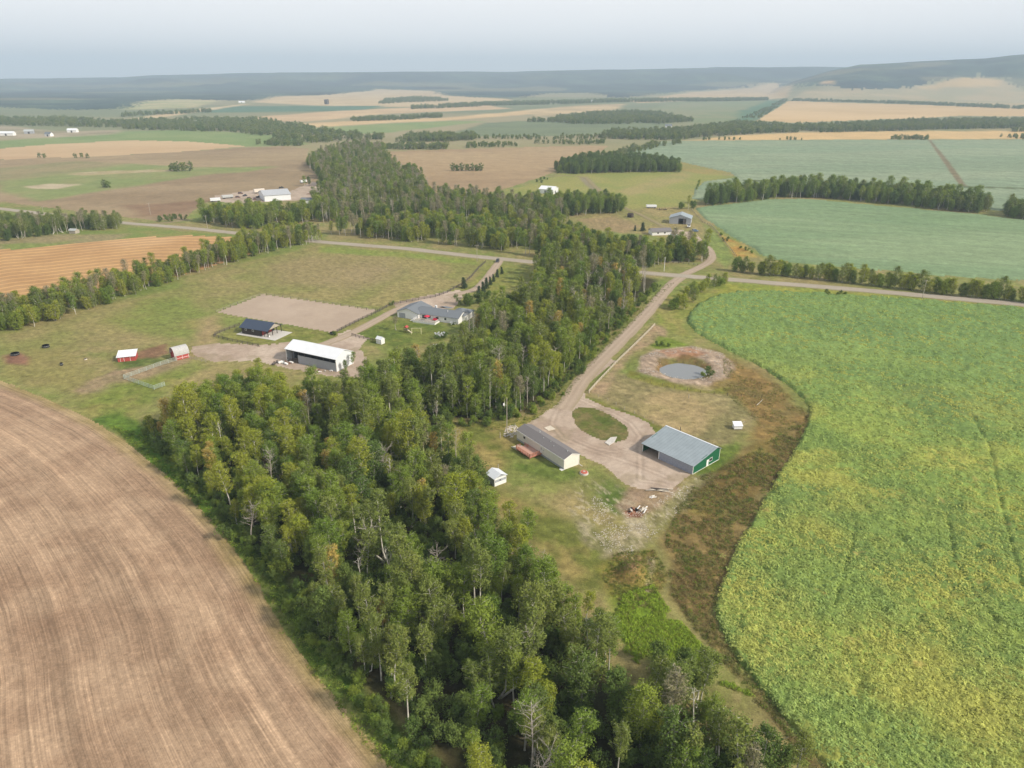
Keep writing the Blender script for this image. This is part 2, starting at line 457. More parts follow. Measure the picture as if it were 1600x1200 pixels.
# ---- regions cut out as objects of their own: name, outline, border raggedness (m)
def oval(cx, cy, rx, ry, n=20):
    return [(cx + rx * math.cos(t * 2 * math.pi / n), cy + ry * math.sin(t * 2 * math.pi / n)) for t in range(n)]
REG = [
 ('wooded_hills', [(-900, 90), (-900, 160), (0, 168), (120, 172), (190, 170), (220, 158), (275, 155), (345, 157), (400, 157), (430, 150), (500, 149), (590, 139), (675, 142), (700, 150), (800, 155), (850, 146), (925, 145), (960, 153), (1000, 150), (1075, 142), (1180, 132), (1215, 129), (1250, 136), (1330, 141), (1400, 140), (1440, 133), (1530, 120), (1575, 125), (1580, 135), (1620, 141), (1900, 150), (2300, 150), (2300, 30)], 30),
 ('stubble_field', None, 0.5),
 ('swath_field', [(-500, 470), (-200, 420), (0, 392), (80, 386), (150, 379), (230, 372), (290, 369), (370, 372), (420, 378), (400, 396), (300, 426), (200, 452), (100, 478), (0, 500), (-200, 550), (-500, 620)], 0.8),
 ('bare_field', [(-500, 262), (0, 250), (150, 245), (280, 238), (385, 231), (440, 229), (482, 233), (478, 250), (488, 262), (500, 290), (480, 305), (400, 305), (330, 312), (300, 330), (285, 345), (240, 345), (120, 331), (0, 316), (-300, 290), (-500, 275)], 1.5),
 ('ploughed_field', [(580, 239), (640, 236), (760, 232), (870, 229), (950, 228), (935, 238), (880, 262), (850, 275), (800, 292), (760, 303), (700, 312), (650, 300), (620, 270), (590, 255)], 1.5),
 ('pale_grain_field', [(-500, 235), (0, 233), (80, 226), (200, 220), (300, 222), (385, 229), (340, 233), (280, 238), (150, 245), (0, 250), (-500, 262)], 3.0),
 ('far_green_field', [(975, 240), (1005, 228), (1035, 221), (1300, 219), (1450, 219), (1600, 219), (2100, 219), (2100, 330), (1700, 322), (1600, 324), (1560, 330), (1540, 327), (1450, 318), (1330, 305), (1200, 298), (1120, 312), (1080, 312), (1085, 295), (1100, 284), (1150, 278), (1140, 270), (1100, 262), (1040, 248)], 1.5),
 ('middle_green_field', [(1085, 326), (1110, 322), (1150, 318), (1200, 312), (1260, 311), (1330, 318), (1430, 327), (1540, 337), (1600, 345), (1750, 358), (2100, 390), (2100, 490), (1750, 455), (1600, 439), (1500, 434), (1430, 428), (1300, 417), (1215, 408), (1190, 400), (1175, 388), (1150, 376), (1120, 356), (1100, 342)], 0.8),
 ('gold_grain_field', [(1180, 190), (1205, 174), (1230, 158), (1400, 163), (1600, 170), (2100, 178), (2100, 190), (1700, 184), (1500, 181), (1420, 186), (1300, 190), (1250, 192)], 3),
 ('crop_field', [(1072, 505), (1076, 490), (1090, 476), (1115, 464), (1150, 456), (1200, 455), (1300, 460), (1450, 470), (1600, 482), (2000, 515), (2600, 570), (2600, 1900), (1600, 1800), (1420, 1330), (1340, 1250), (1290, 1200), (1240, 1145), (1190, 1080), (1150, 1030), (1125, 985), (1115, 950), (1130, 910), (1150, 860), (1185, 800), (1215, 745), (1245, 700), (1262, 660), (1265, 640), (1250, 620), (1225, 600), (1190, 575), (1150, 555), (1110, 535), (1085, 520)], 0.5),
 ('riding_arena', [(338, 489), (410, 461), (590, 486), (519, 521)], 0.15),
 ('gravel_yard', [(950, 560), (935, 570), (912, 588), (895, 605), (869, 633), (839, 653), (815, 668), (830, 700), (905, 712), (944, 729), (962, 745), (977, 759), (1000, 765), (1048, 765), (1075, 744), (1090, 735), (1060, 700), (1023, 677), (1011, 661), (981, 648), (940, 635), (914, 622), (911, 609), (922, 597), (940, 582), (962, 565)], 0.35),
 ('grass_island', [(893, 650), (895, 641), (904, 637), (922, 638), (940, 643), (960, 654), (978, 668), (982, 680), (976, 688), (962, 692), (940, 689), (914, 678), (900, 667)], 0.3),
 ('gravel_yard', [(515, 540), (528, 522), (545, 516), (575, 530), (560, 545), (572, 560), (575, 575), (560, 590), (520, 590), (440, 575), (400, 565), (330, 566), (300, 556), (300, 543), (340, 538), (420, 540), (455, 535)], 1.0),
 ('gravel_yard', [(612, 476), (640, 468), (668, 462), (700, 456), (719, 454), (722, 466), (706, 484), (660, 486), (625, 484)], 0.3),
 ('gravel_yard', [(1046, 361), (1060, 360), (1085, 366), (1095, 376), (1098, 388), (1085, 385), (1060, 376), (1046, 368)], 0.3),
 ('gravel_yard', [(440, 305), (470, 292), (490, 284), (500, 290), (503, 303), (490, 312), (380, 318), (330, 316), (335, 306), (400, 297)], 0.6),
]
stub_poly = np.vstack([STUB_EDGE, [[-60, 40], [-900, 40], [-900, 300]]])
x = GX; y = GY
cls = np.zeros(x.size, np.int32)
jit = (fbm(x, y, 2.2, 77, 3) - 0.5) * 2
regpoly = []
for k, (nm, px, rag) in enumerate(REG):
    P = stub_poly if px is None else PL(px)
    regpoly.append(P)
    sd = sdist_box(x, y, P, 5)
    wig = jit * rag * (3 if nm == 'wooded_hills' else 1)
    cls[sd + wig > 0] = k + 1

def base_cols(n): return np.zeros((n, 3))
def mixc(a, b, t): return a + (b - a) * np.asarray(t)[:, None]
def mottled(x, y, c1, c2, c3, s1, s2, seed, ang=None, stretch=1.0):
    if ang is not None:
        u = x * math.cos(ang) + y * math.sin(ang); v = -x * math.sin(ang) + y * math.cos(ang); x, y = u / stretch, v
    t1 = sstep(0.32, 0.68, fbm(x, y, s1, seed)); t2 = sstep(0.45, 0.75, fbm(x, y, s2, seed + 5))
    c = np.outer(1 - t1, c1) + np.outer(t1, c2)
    return mixc(c, np.asarray(c3)[None, :], t2 * 0.8)

YTRACKS = [PL([(905, 603), (885, 622), (868, 645), (862, 662), (880, 685), (920, 702), (960, 715), (1000, 728), (1040, 745)]), PL([(905, 603), (900, 622), (925, 632), (955, 645), (985, 662), (1000, 682), (990, 700), (960, 706), (930, 700), (900, 688)]), PL([(1000, 690), (1000, 720), (1000, 750), (1040, 757)])]
GR_A = C(140, 142, 82); GR_B = C(122, 132, 72); GR_T = C(158, 142, 104)
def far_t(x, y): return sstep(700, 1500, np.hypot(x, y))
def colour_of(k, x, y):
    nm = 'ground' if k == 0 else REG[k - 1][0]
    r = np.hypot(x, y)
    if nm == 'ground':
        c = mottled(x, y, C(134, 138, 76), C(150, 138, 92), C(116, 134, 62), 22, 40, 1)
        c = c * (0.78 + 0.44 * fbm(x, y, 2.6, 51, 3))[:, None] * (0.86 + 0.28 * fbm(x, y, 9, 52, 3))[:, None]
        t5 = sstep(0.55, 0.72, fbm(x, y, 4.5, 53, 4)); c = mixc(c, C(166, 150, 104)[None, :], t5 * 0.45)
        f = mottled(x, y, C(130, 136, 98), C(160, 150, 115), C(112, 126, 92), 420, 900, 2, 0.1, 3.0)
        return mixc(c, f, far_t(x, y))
    if nm == 'wooded_hills':
        c = mottled(x, y, C(40, 62, 56), C(70, 88, 66), C(26, 44, 50), 190, 460, 3) * (0.7 + 0.6 * vnoise(x / 45, y / 45, 4))[:, None] * (0.3 + 1.5 * fbm(x + .4 * y, y * .5, 300, 45, 3))[:, None]  # last factor puts gully shading into the forest colour, besides patchy tone
        t = sstep(0.66, 0.70, fbm(x * 0.6, y, 520, 44, 2)) * sstep(8200, 6000, y)
        return mixc(c, C(150, 140, 96)[None, :], t * 0.45)
    if nm == 'stubble_field':
        c = mottled(x, y, C(166, 139, 113), C(182, 155, 127), C(144, 116, 92), 7, 30, 4) * (0.86 + 0.28 * fbm(x, y, 1.4, 47, 3))[:, None]
        d, _ = segd(x, y, STUB_EDGE, False)
        b = mottled(x, y, C(164, 148, 98), C(140, 128, 74), C(180, 160, 118), 5, 9, 6)
        return mixc(c, b, sstep(6.5, 1.5, d + 3 * fbm(x, y, 8, 7)) * 0.8)
    if nm == 'swath_field':
        c = mottled(x, y, C(190, 152, 104), C(180, 142, 96), C(196, 160, 116), 20, 60, 8)
        return c
    if nm == 'bare_field':
        c = mottled(x, y, C(162, 142, 110), C(148, 128, 98), C(172, 152, 116), 60, 110, 9, 0.2, 3.0)
        green = mottled(x, y, C(130, 142, 86), C(142, 146, 92), C(150, 144, 104), 50, 90, 10, 0.2, 3.0)
        return np.where(False, c, c), green
    if nm == 'ploughed_field':
        return mottled(x, y, C(172, 148, 112), C(160, 136, 104), C(178, 156, 118), 70, 120, 11, 0.1, 4.0)
    if nm == 'pale_grain_field':
        return mottled(x, y, C(200, 172, 132), C(192, 162, 124), C(206, 180, 140), 90, 200, 12, 0.1, 4)
    if nm == 'far_green_field':
        return mottled(x, y, C(136, 154, 124), C(144, 158, 128), C(130, 148, 118), 60, 150, 13, 0.05, 4)
    if nm == 'middle_green_field':
        return mottled(x, y, C(128, 152, 112), C(138, 158, 118), C(120, 145, 104), 30, 80, 14, -0.1, 4)
    if nm == 'gold_grain_field':
        return mottled(x, y, C(212, 182, 132), C(204, 174, 124), C(218, 188, 140), 120, 300, 15)
    if nm == 'crop_field':
        c = mottled(x, y, C(126, 150, 76), C(146, 164, 80), C(108, 132, 70), 9, 22, 16, -0.6, 2.0)
        t = sstep(0.52, 0.72, fbm(x * 0.7 + y * 0.3, y, 16, 18)) * sstep(330, 200, r)
        c = mixc(c, C(172, 170, 84)[None, :], t * 0.75)
        c = mixc(c, C(112, 142, 84)[None, :], sstep(200, 330, r) * 0.7)
        t = sstep(0.74, 0.80, fbm(x, y, 5, 19)) * sstep(300, 150, r)
        return mixc(c, C(176, 160, 90)[None, :], t * 0.7)
    if nm == 'riding_arena':
        return mottled(x, y, C(188, 170, 150), C(180, 162, 143), C(194, 176, 157), 12, 22, 20)
    if nm == 'gravel_yard':
        c = mottled(x, y, C(191, 173, 155), C(177, 158, 140), C(203, 186, 168), 5, 14, 21)
        c = mixc(c, C(150, 136, 108)[None, :], sstep(0.58, 0.75, fbm(x, y, 7, 22)) * 0.5)
        for Tq in YTRACKS:                  # wheel ruts
            d, _ = segd(x, y, Tq, False)
            w = sstep(0.55, 0.15, np.abs(d - 0.85)) * (0.35 + 0.65 * fbm(x, y, 6, 24))
            c = c * (1 - 0.20 * w[:, None])
            c = c * (1 + 0.10 * sstep(0.5, 0.2, d)[:, None])
        return c
    if nm == 'grass_island':
        return mottled(x, y, C(104, 110, 54), C(128, 118, 76), C(82, 100, 40), 3, 6, 23)
    return np.tile(GR_A, (x.size, 1))

# soft patches painted over regions: class names, outline or oval, colour pair, softness (m), raggedness (m), strength
PATCH = [
 # far plain, seen through haze
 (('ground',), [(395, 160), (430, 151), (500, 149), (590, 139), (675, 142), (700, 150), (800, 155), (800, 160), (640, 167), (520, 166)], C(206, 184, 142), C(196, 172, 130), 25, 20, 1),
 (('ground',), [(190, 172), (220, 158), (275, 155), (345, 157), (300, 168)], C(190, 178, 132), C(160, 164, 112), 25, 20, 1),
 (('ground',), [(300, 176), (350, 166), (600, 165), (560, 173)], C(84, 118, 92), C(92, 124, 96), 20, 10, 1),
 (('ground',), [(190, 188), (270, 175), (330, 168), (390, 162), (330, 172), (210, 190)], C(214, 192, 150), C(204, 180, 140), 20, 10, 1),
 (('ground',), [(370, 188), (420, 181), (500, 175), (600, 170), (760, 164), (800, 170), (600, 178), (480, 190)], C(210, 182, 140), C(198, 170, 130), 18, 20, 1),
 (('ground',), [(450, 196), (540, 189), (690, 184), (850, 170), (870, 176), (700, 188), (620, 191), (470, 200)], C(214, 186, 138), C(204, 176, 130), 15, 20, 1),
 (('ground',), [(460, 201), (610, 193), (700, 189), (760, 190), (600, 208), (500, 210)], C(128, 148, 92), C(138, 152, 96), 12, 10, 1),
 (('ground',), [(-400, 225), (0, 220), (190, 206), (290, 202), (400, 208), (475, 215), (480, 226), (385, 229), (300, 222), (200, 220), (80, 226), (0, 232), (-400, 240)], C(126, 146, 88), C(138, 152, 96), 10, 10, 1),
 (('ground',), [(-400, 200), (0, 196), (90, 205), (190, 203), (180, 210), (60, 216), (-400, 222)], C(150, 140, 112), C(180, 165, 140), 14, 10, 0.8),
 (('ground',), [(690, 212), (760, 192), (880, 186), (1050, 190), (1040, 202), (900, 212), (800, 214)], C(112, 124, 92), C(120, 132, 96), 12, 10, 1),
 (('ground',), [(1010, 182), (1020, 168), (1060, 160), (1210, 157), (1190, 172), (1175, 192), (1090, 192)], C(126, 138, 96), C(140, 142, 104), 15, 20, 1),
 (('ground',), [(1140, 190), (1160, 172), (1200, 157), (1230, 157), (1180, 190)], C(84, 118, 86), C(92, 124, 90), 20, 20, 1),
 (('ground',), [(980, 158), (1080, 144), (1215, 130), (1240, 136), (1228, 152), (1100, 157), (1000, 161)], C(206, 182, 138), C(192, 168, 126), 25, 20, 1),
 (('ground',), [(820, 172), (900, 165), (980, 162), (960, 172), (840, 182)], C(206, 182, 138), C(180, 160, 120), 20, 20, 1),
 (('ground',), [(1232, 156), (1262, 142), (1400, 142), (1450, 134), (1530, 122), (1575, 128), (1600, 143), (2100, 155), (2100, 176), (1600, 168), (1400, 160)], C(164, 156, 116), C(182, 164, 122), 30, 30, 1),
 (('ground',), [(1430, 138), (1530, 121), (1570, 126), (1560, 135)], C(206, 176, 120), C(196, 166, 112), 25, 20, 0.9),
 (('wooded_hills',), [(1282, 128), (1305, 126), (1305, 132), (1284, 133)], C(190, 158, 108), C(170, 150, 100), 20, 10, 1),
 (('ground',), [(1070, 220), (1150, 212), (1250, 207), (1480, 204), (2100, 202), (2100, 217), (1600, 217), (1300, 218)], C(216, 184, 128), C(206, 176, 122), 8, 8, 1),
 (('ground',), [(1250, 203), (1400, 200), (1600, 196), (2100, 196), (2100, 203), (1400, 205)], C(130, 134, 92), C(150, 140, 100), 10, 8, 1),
 # farmstead to the north-east
 (('ground',), [(790, 300), (850, 282), (880, 270), (1060, 268), (1110, 268), (1140, 278), (1100, 284), (1080, 312), (1085, 326), (1040, 330), (970, 328), (880, 318), (800, 310)], C(140, 146, 76), C(152, 150, 84), 6, 6, 1),
 (('ground',), [(960, 300), (1020, 280), (1075, 266), (1085, 272), (1040, 292), (985, 306)], C(166, 152, 100), C(150, 146, 90), 6, 6, 0.8),
 (('ground',), [(950, 330), (1060, 322), (1090, 330), (1100, 345), (1110, 372), (1060, 376), (1000, 365), (930, 350), (880, 342)], C(156, 142, 94), C(140, 136, 82), 5, 5, 1),
 (('ground',), [(900, 342), (960, 338), (1000, 352), (980, 366), (920, 358)], C(160, 138, 102), C(150, 132, 94), 5, 4, 0.9),
 (('ground',), [(905, 278), (918, 276), (930, 288), (948, 303), (935, 304), (918, 292)], C(150, 138, 116), C(142, 132, 106), 2, 1.5, 0.9),
 (('ground',), [(1100, 350), (1112, 356), (1150, 398), (1135, 420), (1120, 405), (1105, 375)], C(122, 138, 72), C(134, 146, 76), 3, 2, 1),
 (('ground',), [(1122, 362), (1135, 372), (1160, 382), (1185, 402), (1150, 404), (1138, 385)], C(166, 150, 80), C(172, 134, 66), 2, 1.5, 1),
 (('ground',), [(1060, 250), (1110, 262), (1150, 272), (1100, 272), (1040, 262)], C(158, 142, 84), C(140, 140, 76), 5, 5, 0.9),
 # left farm pastures
 (('ground',), [(500, 384), (600, 390), (740, 404), (752, 412), (705, 450), (600, 484), (520, 474), (412, 458), (300, 480), (190, 520), (0, 560), (0, 525), (200, 470), (400, 408)], C(150, 140, 90), C(134, 134, 76), 6, 5, 1),
 (('ground',), [(480, 400), (600, 405), (640, 430), (560, 455), (430, 445), (420, 420)], C(158, 140, 104), C(148, 134, 92), 12, 8, 0.8),
 (('ground',), [(230, 470), (300, 465), (330, 490), (300, 530), (250, 520), (160, 505)], C(120, 134, 62), C(150, 140, 84), 7, 7, 0.8),
 (('ground',), [(0, 560), (60, 545), (120, 560), (170, 590), (240, 600), (230, 640), (120, 620), (30, 600), (0, 590)], C(122, 132, 66), C(142, 134, 80), 6, 6, 0.8),
 (('ground',), [(120, 610), (150, 590), (195, 570), (260, 562), (300, 560), (295, 568), (230, 590), (160, 612), (130, 614)], C(158, 136, 108), C(148, 132, 100), 2, 1.5, 0.9),
 (('ground',), [(5, 556), (30, 550), (46, 558), (42, 570), (12, 568)], C(142, 106, 84), C(132, 98, 78), 1.5, 1, 1),
 (('ground',), [(215, 548), (262, 535), (262, 552), (240, 560), (212, 562)], C(124, 92, 72), C(136, 104, 80), 1.5, 1, 0.9),
 (('ground',), [(180, 565), (230, 558), (262, 562), (225, 572), (185, 578)], C(92, 108, 52), C(108, 118, 60), 1.5, 1, 1),
 (('ground',), [(318, 500), (335, 494), (345, 510), (330, 545), (300, 540), (305, 515)], C(170, 148, 110), C(160, 140, 102), 4, 3, 0.8),
 (('ground',), [(335, 528), (400, 503), (540, 520), (520, 532), (440, 534), (405, 540)], C(116, 124, 58), C(134, 134, 72), 1.5, 1, 1),
 (('ground',), [(530, 536), (600, 500), (690, 500), (700, 530), (630, 545), (560, 534)], C(118, 126, 60), C(100, 116, 50), 2, 1, 1),
 (('ground',), [(720, 455), (765, 412), (830, 415), (830, 440), (780, 458)], C(122, 130, 64), C(138, 138, 72), 2, 1, 1),
 (('ground',), [(190, 660), (240, 630), (300, 590), (310, 575), (180, 600), (120, 640), (150, 655)], C(120, 132, 60), C(142, 136, 78), 4, 3, 1),
 (('ground',), [(225, 545), (225, 545), (226, 546)], C(90, 90, 60), C(90, 90, 60), 1, 1, 0),
 (('ground',), [(0, 330), (60, 338), (200, 354), (300, 362), (420, 374), (300, 372), (150, 382), (0, 394), (-300, 420), (-300, 300)], C(120, 136, 66), C(140, 140, 78), 3, 3, 1),
 (('ground',), [(0, 376), (80, 366), (200, 366), (180, 376), (60, 388), (-100, 400), (-200, 390)], C(150, 138, 100), C(160, 142, 108), 5, 4, 0.9),
 (('ground',), [(0, 382), (80, 380), (130, 374), (60, 390), (0, 394)], C(124, 142, 66), C(124, 142, 66), 3, 3, 0.8),
 # verges
 (('ground',), [(500, 384), (640, 395), (750, 407), (745, 414), (640, 403), (500, 394)], C(126, 142, 64), C(136, 144, 70), 2, 1.5, 0.9),
 (('ground',), [(1090, 440), (1200, 446), (1400, 462), (1600, 481), (1900, 508), (1900, 520), (1600, 488), (1400, 474), (1200, 460), (1120, 470), (1060, 500), (1070, 470)], C(132, 144, 60), C(148, 150, 66), 2, 1.5, 1),
 # long green strip between stubble and forest
 (('ground',), [(150, 655), (200, 690), (300, 780), (390, 880), (430, 950), (490, 1040), (600, 1170), (720, 1330), (860, 1500), (900, 1400), (700, 1230), (560, 1060), (480, 930), (400, 820), (300, 720), (240, 668), (190, 645)], C(98, 124, 44), C(78, 104, 38), 2.0, 2, 1),
 (('ground',), [(190, 668), (230, 672), (300, 750), (360, 830), (330, 820), (250, 742)], C(92, 132, 36), C(80, 112, 34), 2, 1.5, 0.8),
 # around the mobile home and the machine shed
 (('ground',), [(690, 665), (790, 660), (860, 640), (910, 585), (960, 530), (1010, 480), (1035, 450), (1050, 445), (1000, 510), (940, 570), (900, 610), (860, 650), (815, 670), (800, 700), (720, 700)], C(128, 136, 58), C(150, 144, 74), 2, 1.5, 1),
 (('ground',), [(700, 660), (800, 665), (815, 690), (780, 760), (860, 800), (960, 850), (960, 930), (900, 930), (760, 780)], C(152, 138, 84), C(112, 118, 56), 3, 2, 1),
 (('ground',), [(800, 725), (850, 720), (900, 735), (905, 745), (870, 752), (820, 742)], C(92, 112, 46), C(108, 122, 58), 2, 1.5, 1),
 (('ground',), [(930, 730), (980, 762), (990, 775), (960, 800), (920, 790), (900, 755)], C(96, 116, 52), C(124, 128, 70), 3, 2, 0.8),
 (('ground',), [(930, 770), (960, 800), (990, 800), (985, 770), (970, 762)], C(92, 112, 48), C(80, 104, 42), 2, 1.5, 0.9),
 (('ground',), [(1090, 742), (1085, 735), (1110, 702), (1150, 690), (1160, 700), (1150, 725), (1115, 748)], C(90, 114, 44), C(108, 124, 54), 1.5, 1, 1),
 (('ground',), [(1100, 745), (1150, 720), (1170, 700), (1240, 660), (1262, 660), (1240, 705), (1180, 800), (1145, 860), (1125, 905), (1112, 950), (1122, 985), (1150, 1032), (1190, 1082), (1240, 1147), (1290, 1202), (1266, 1200), (1200, 1120), (1130, 1040), (1082, 985), (1046, 930), (1045, 880), (1030, 850), (1050, 800)], C(102, 88, 52), C(134, 116, 72), 2, 2.6, 1),
 (('ground',), [(1060, 540), (1110, 545), (1160, 565), (1220, 605), (1262, 645), (1262, 665), (1210, 690), (1160, 690), (1180, 660), (1150, 620), (1100, 600)], C(128, 114, 68), C(142, 118, 70), 3, 2, 1),
 (('ground',), [(1170, 700), (1230, 670), (1210, 720), (1170, 770), (1110, 810), (1080, 800), (1120, 750)], C(142, 132, 66), C(122, 104, 58), 2, 2, 0.8),
 (('ground',), [(920, 612), (960, 580), (1000, 590), (1100, 605), (1150, 625), (1185, 655), (1140, 690), (1110, 694), (1030, 672), (980, 650)], C(154, 142, 100), C(130, 124, 82), 2.5, 2, 1),
 (('ground',), [(975, 640), (1030, 610), (1080, 612), (1130, 640), (1090, 680), (1040, 672)], C(160, 146, 100), C(172, 152, 110), 3, 2, 0.8),
 (('ground',), [(920, 612), (1020, 505), (1040, 510), (1040, 530), (990, 550), (960, 590), (940, 620)], C(170, 146, 116), C(154, 138, 104), 1.5, 1, 0.9),
 (('ground',), [(1000, 560), (1025, 545), (1080, 540), (1130, 552), (1148, 572), (1140, 592), (1105, 605), (1050, 600), (995, 582)], C(180, 160, 138), C(160, 142, 122), 1.2, 1, 1),
 (('ground',), [(1030, 548), (1080, 543), (1110, 552), (1090, 560), (1040, 560)], C(158, 116, 82), C(176, 140, 116), 1.2, 1, 0.9),
 (('ground',), [(1022, 576), (1030, 562), (1075, 557), (1115, 572), (1110, 592), (1060, 592)], C(110, 110, 52), C(126, 100, 60), 1.0, 0.8, 0.9),
 (('ground',), [(1015, 540), (1030, 525), (1050, 530), (1080, 540), (1030, 546)], C(120, 142, 46), C(112, 132, 44), 1.2, 1, 0.9),
 (('ground',), [(985, 580), (1010, 590), (1060, 602), (1110, 612), (1150, 600), (1130, 615), (1080, 612), (1020, 602), (980, 588)], C(116, 126, 50), C(132, 130, 58), 1.0, 0.8, 0.9),
 (('ground',), [(905, 615), (950, 632), (1005, 652), (1060, 680), (1030, 682), (1000, 660), (950, 642), (905, 626)], C(112, 124, 52), C(128, 126, 62), 1, 0.8, 0.9),
 (('ground',), [(1040, 460), (1070, 450), (1130, 452), (1085, 478), (1070, 505), (1080, 528), (1050, 520), (1020, 500)], C(132, 140, 66), C(146, 140, 80), 2, 1.5, 1),
 # stony tracks and straw around the burn pile
 (('ground',), [(1085, 745), (1110, 745), (1070, 790), (1020, 830), (985, 870), (940, 870), (960, 840), (1010, 810), (1050, 775)], C(174, 160, 128), C(130, 126, 84), 1.5, 1.5, 0.85),
 (('ground',), [(895, 800), (930, 830), (960, 850), (985, 850), (970, 800), (1010, 800), (1010, 840), (960, 870), (920, 850)], C(176, 164, 136), C(124, 122, 80), 1.5, 1.5, 0.8),
 (('ground',), [(960, 790), (985, 760), (1060, 762), (1050, 778), (1020, 800), (985, 808)], C(168, 144, 122), C(152, 130, 104), 1.2, 1, 0.9),
 (('ground',), [(975, 800), (992, 796), (1008, 802), (1000, 810), (980, 808)], C(150, 96, 72), C(128, 84, 64), 0.6, 0.5, 0.9),
 # mound and the bright wet grass
 (('ground',), [(965, 865), (1020, 860), (1040, 900), (1020, 960), (980, 970), (950, 920), (930, 890)], C(124, 124, 54), C(148, 128, 74), 1.2, 1, 1),
 (('ground',), [(978, 872), (1000, 868), (1006, 888), (992, 905), (975, 900)], C(166, 136, 102), C(146, 118, 84), 0.8, 0.7, 0.9),
 (('ground',), [(955, 940), (1020, 925), (1050, 970), (1120, 1040), (1080, 1060), (990, 1020), (950, 980)], C(112, 140, 40), C(140, 162, 50), 3.0, 3.0, 0.95),
 (('ground',), [(1012, 872), (1022, 872), (1020, 910), (1010, 945), (1000, 945), (1012, 905)], C(186, 170, 140), C(140, 130, 90), 0.6, 0.5, 0.8),
 # bare-field details
 (('bare_field',), [(0, 300), (0, 282), (120, 262), (200, 256), (300, 262), (430, 260), (380, 268), (300, 276), (200, 292), (60, 315)], C(130, 146, 84), C(142, 148, 92), 8, 8, 0.9),
 (('bare_field',), [(-400, 275), (0, 262), (120, 252), (200, 256), (100, 270), (0, 284), (-400, 300)], C(138, 136, 92), C(150, 140, 100), 10, 8, 0.8),
 (('bare_field',), [(35, 291), (80, 287), (130, 288), (90, 295), (50, 295)], C(196, 180, 152), C(186, 168, 140), 3, 3, 0.9),
 (('bare_field',), [(100, 272), (160, 267), (260, 265), (330, 263), (240, 269), (130, 274)], C(190, 172, 140), C(176, 158, 120), 3, 3, 0.8),
 (('bare_field',), [(180, 320), (260, 318), (330, 312), (280, 336), (220, 338)], C(134, 106, 82), C(148, 120, 92), 8, 6, 0.8),
 (('far_green_field',), [(1450, 219), (1454, 219), (1484, 255), (1510, 292), (1500, 292), (1474, 255)], C(134, 122, 94), C(120, 112, 82), 1.0, 0.8, 1),
 (('far_green_field',), [(1160, 281), (1300, 287), (1500, 292), (1700, 297), (1700, 299), (1500, 294), (1300, 289), (1160, 284)], C(80, 96, 56), C(96, 104, 60), 0.8, 0.5, 0.9),
]
pcol = base_cols(x.size)
n_cls = len(REG) + 1
G = np.zeros((NAZ, NR), bool)
fc = cls.reshape(NAZ, NR)
# face class = class of its first corner
fcl = fc[:-1, :-1].ravel()
vid = np.arange(NAZ * NR).reshape(NAZ, NR)
quads = np.stack([vid[:-1, :-1], vid[1:, :-1], vid[1:, 1:], vid[:-1, 1:]], -1).reshape(-1, 4)
CROP = [i + 1 for i, r_ in enumerate(REG) if r_[0] in ('crop_field',)][0]
# crop canopy stands above the ground wherever all faces round a vertex belong to it
allc = np.ones(NAZ * NR, bool)
bad = np.unique(quads[fcl != CROP].ravel()); allc[bad] = False
allc &= (cls == CROP)
cz = 0.95 + 1.5 * (fbm(x, y, 2.6, 90, 3) - 0.5) + 0.35 * (vnoise(x * 1.7, y * 1.7, 91) - 0.5)
TRK = [PL([(1520, 655), (1545, 700), (1565, 800), (1590, 900), (1610, 960)]), PL([(1335, 820), (1330, 850), (1318, 900), (1300, 950)]), PL([(1480, 820), (1490, 880), (1520, 930), (1560, 980)])]
for Tk in TRK:
    dt, _ = segd(x[allc], y[allc], Tk, False)
    cz[allc] -= 0.55 * sstep(1.2, 0.2, dt + 0.5 * fbm(x[allc], y[allc], 2, 92))
GZc = GZ.copy(); GZc[allc] += np.clip(cz[allc], 0.05, 2)
for nm_, hh in (('middle_green_field', 0.7), ('far_green_field', 0.7)):
    for i, r_ in enumerate(REG):
        if r_[0] == nm_:
            a_ = np.ones(NAZ * NR, bool); a_[np.unique(quads[fcl != i + 1].ravel())] = False; a_ &= cls == i + 1
            GZc[a_] += hh + 0.5 * (fbm(x[a_], y[a_], 5, 93, 2) - 0.5)

FOREST_PX = [(232, 690, 0), (280, 735, 0), (330, 790, 0), (380, 850, 0), (440, 905, 0), (485, 975, 0), (548, 1050, 0), (628, 1140, 0), (705, 1240, 0), (820, 1400, 0), (950, 1560, 0), (1500, 1560, 0), (1390, 1370, 0), (1310, 1240, 4), (1250, 1180, 9), (1195, 1110, 10), (1120, 1050, 10), (1040, 1042, 8), (985, 1010, 10), (950, 950, 13), (925, 890, 14), (880, 845, 14), (830, 798, 14), (775, 770, 11), (760, 735, 13), (752, 700, 15), (735, 668, 14), (700, 640, 14), (672, 640, 13), (705, 657, 0), (760, 657, 0), (820, 645, 0), (862, 612, 0), (900, 575, 0), (940, 530, 0), (985, 482, 0), (1022, 446, 0), (1030, 437, 0), (1000, 431, 0), (940, 424, 0), (880, 418, 0), (835, 416, 0), (838, 440, 0), (820, 468, 0), (790, 484, 0), (764, 494, 0), (748, 512, 0), (726, 536, 0), (702, 545, 6), (650, 552, 8), (605, 572, 8), (575, 592, 8), (540, 600, 8), (490, 596, 9), (440, 586, 9), (418, 560, 11), (385, 556, 12), (345, 578, 12), (300, 594, 12), (258, 622, 12)]
FOREST = PL(FOREST_PX)

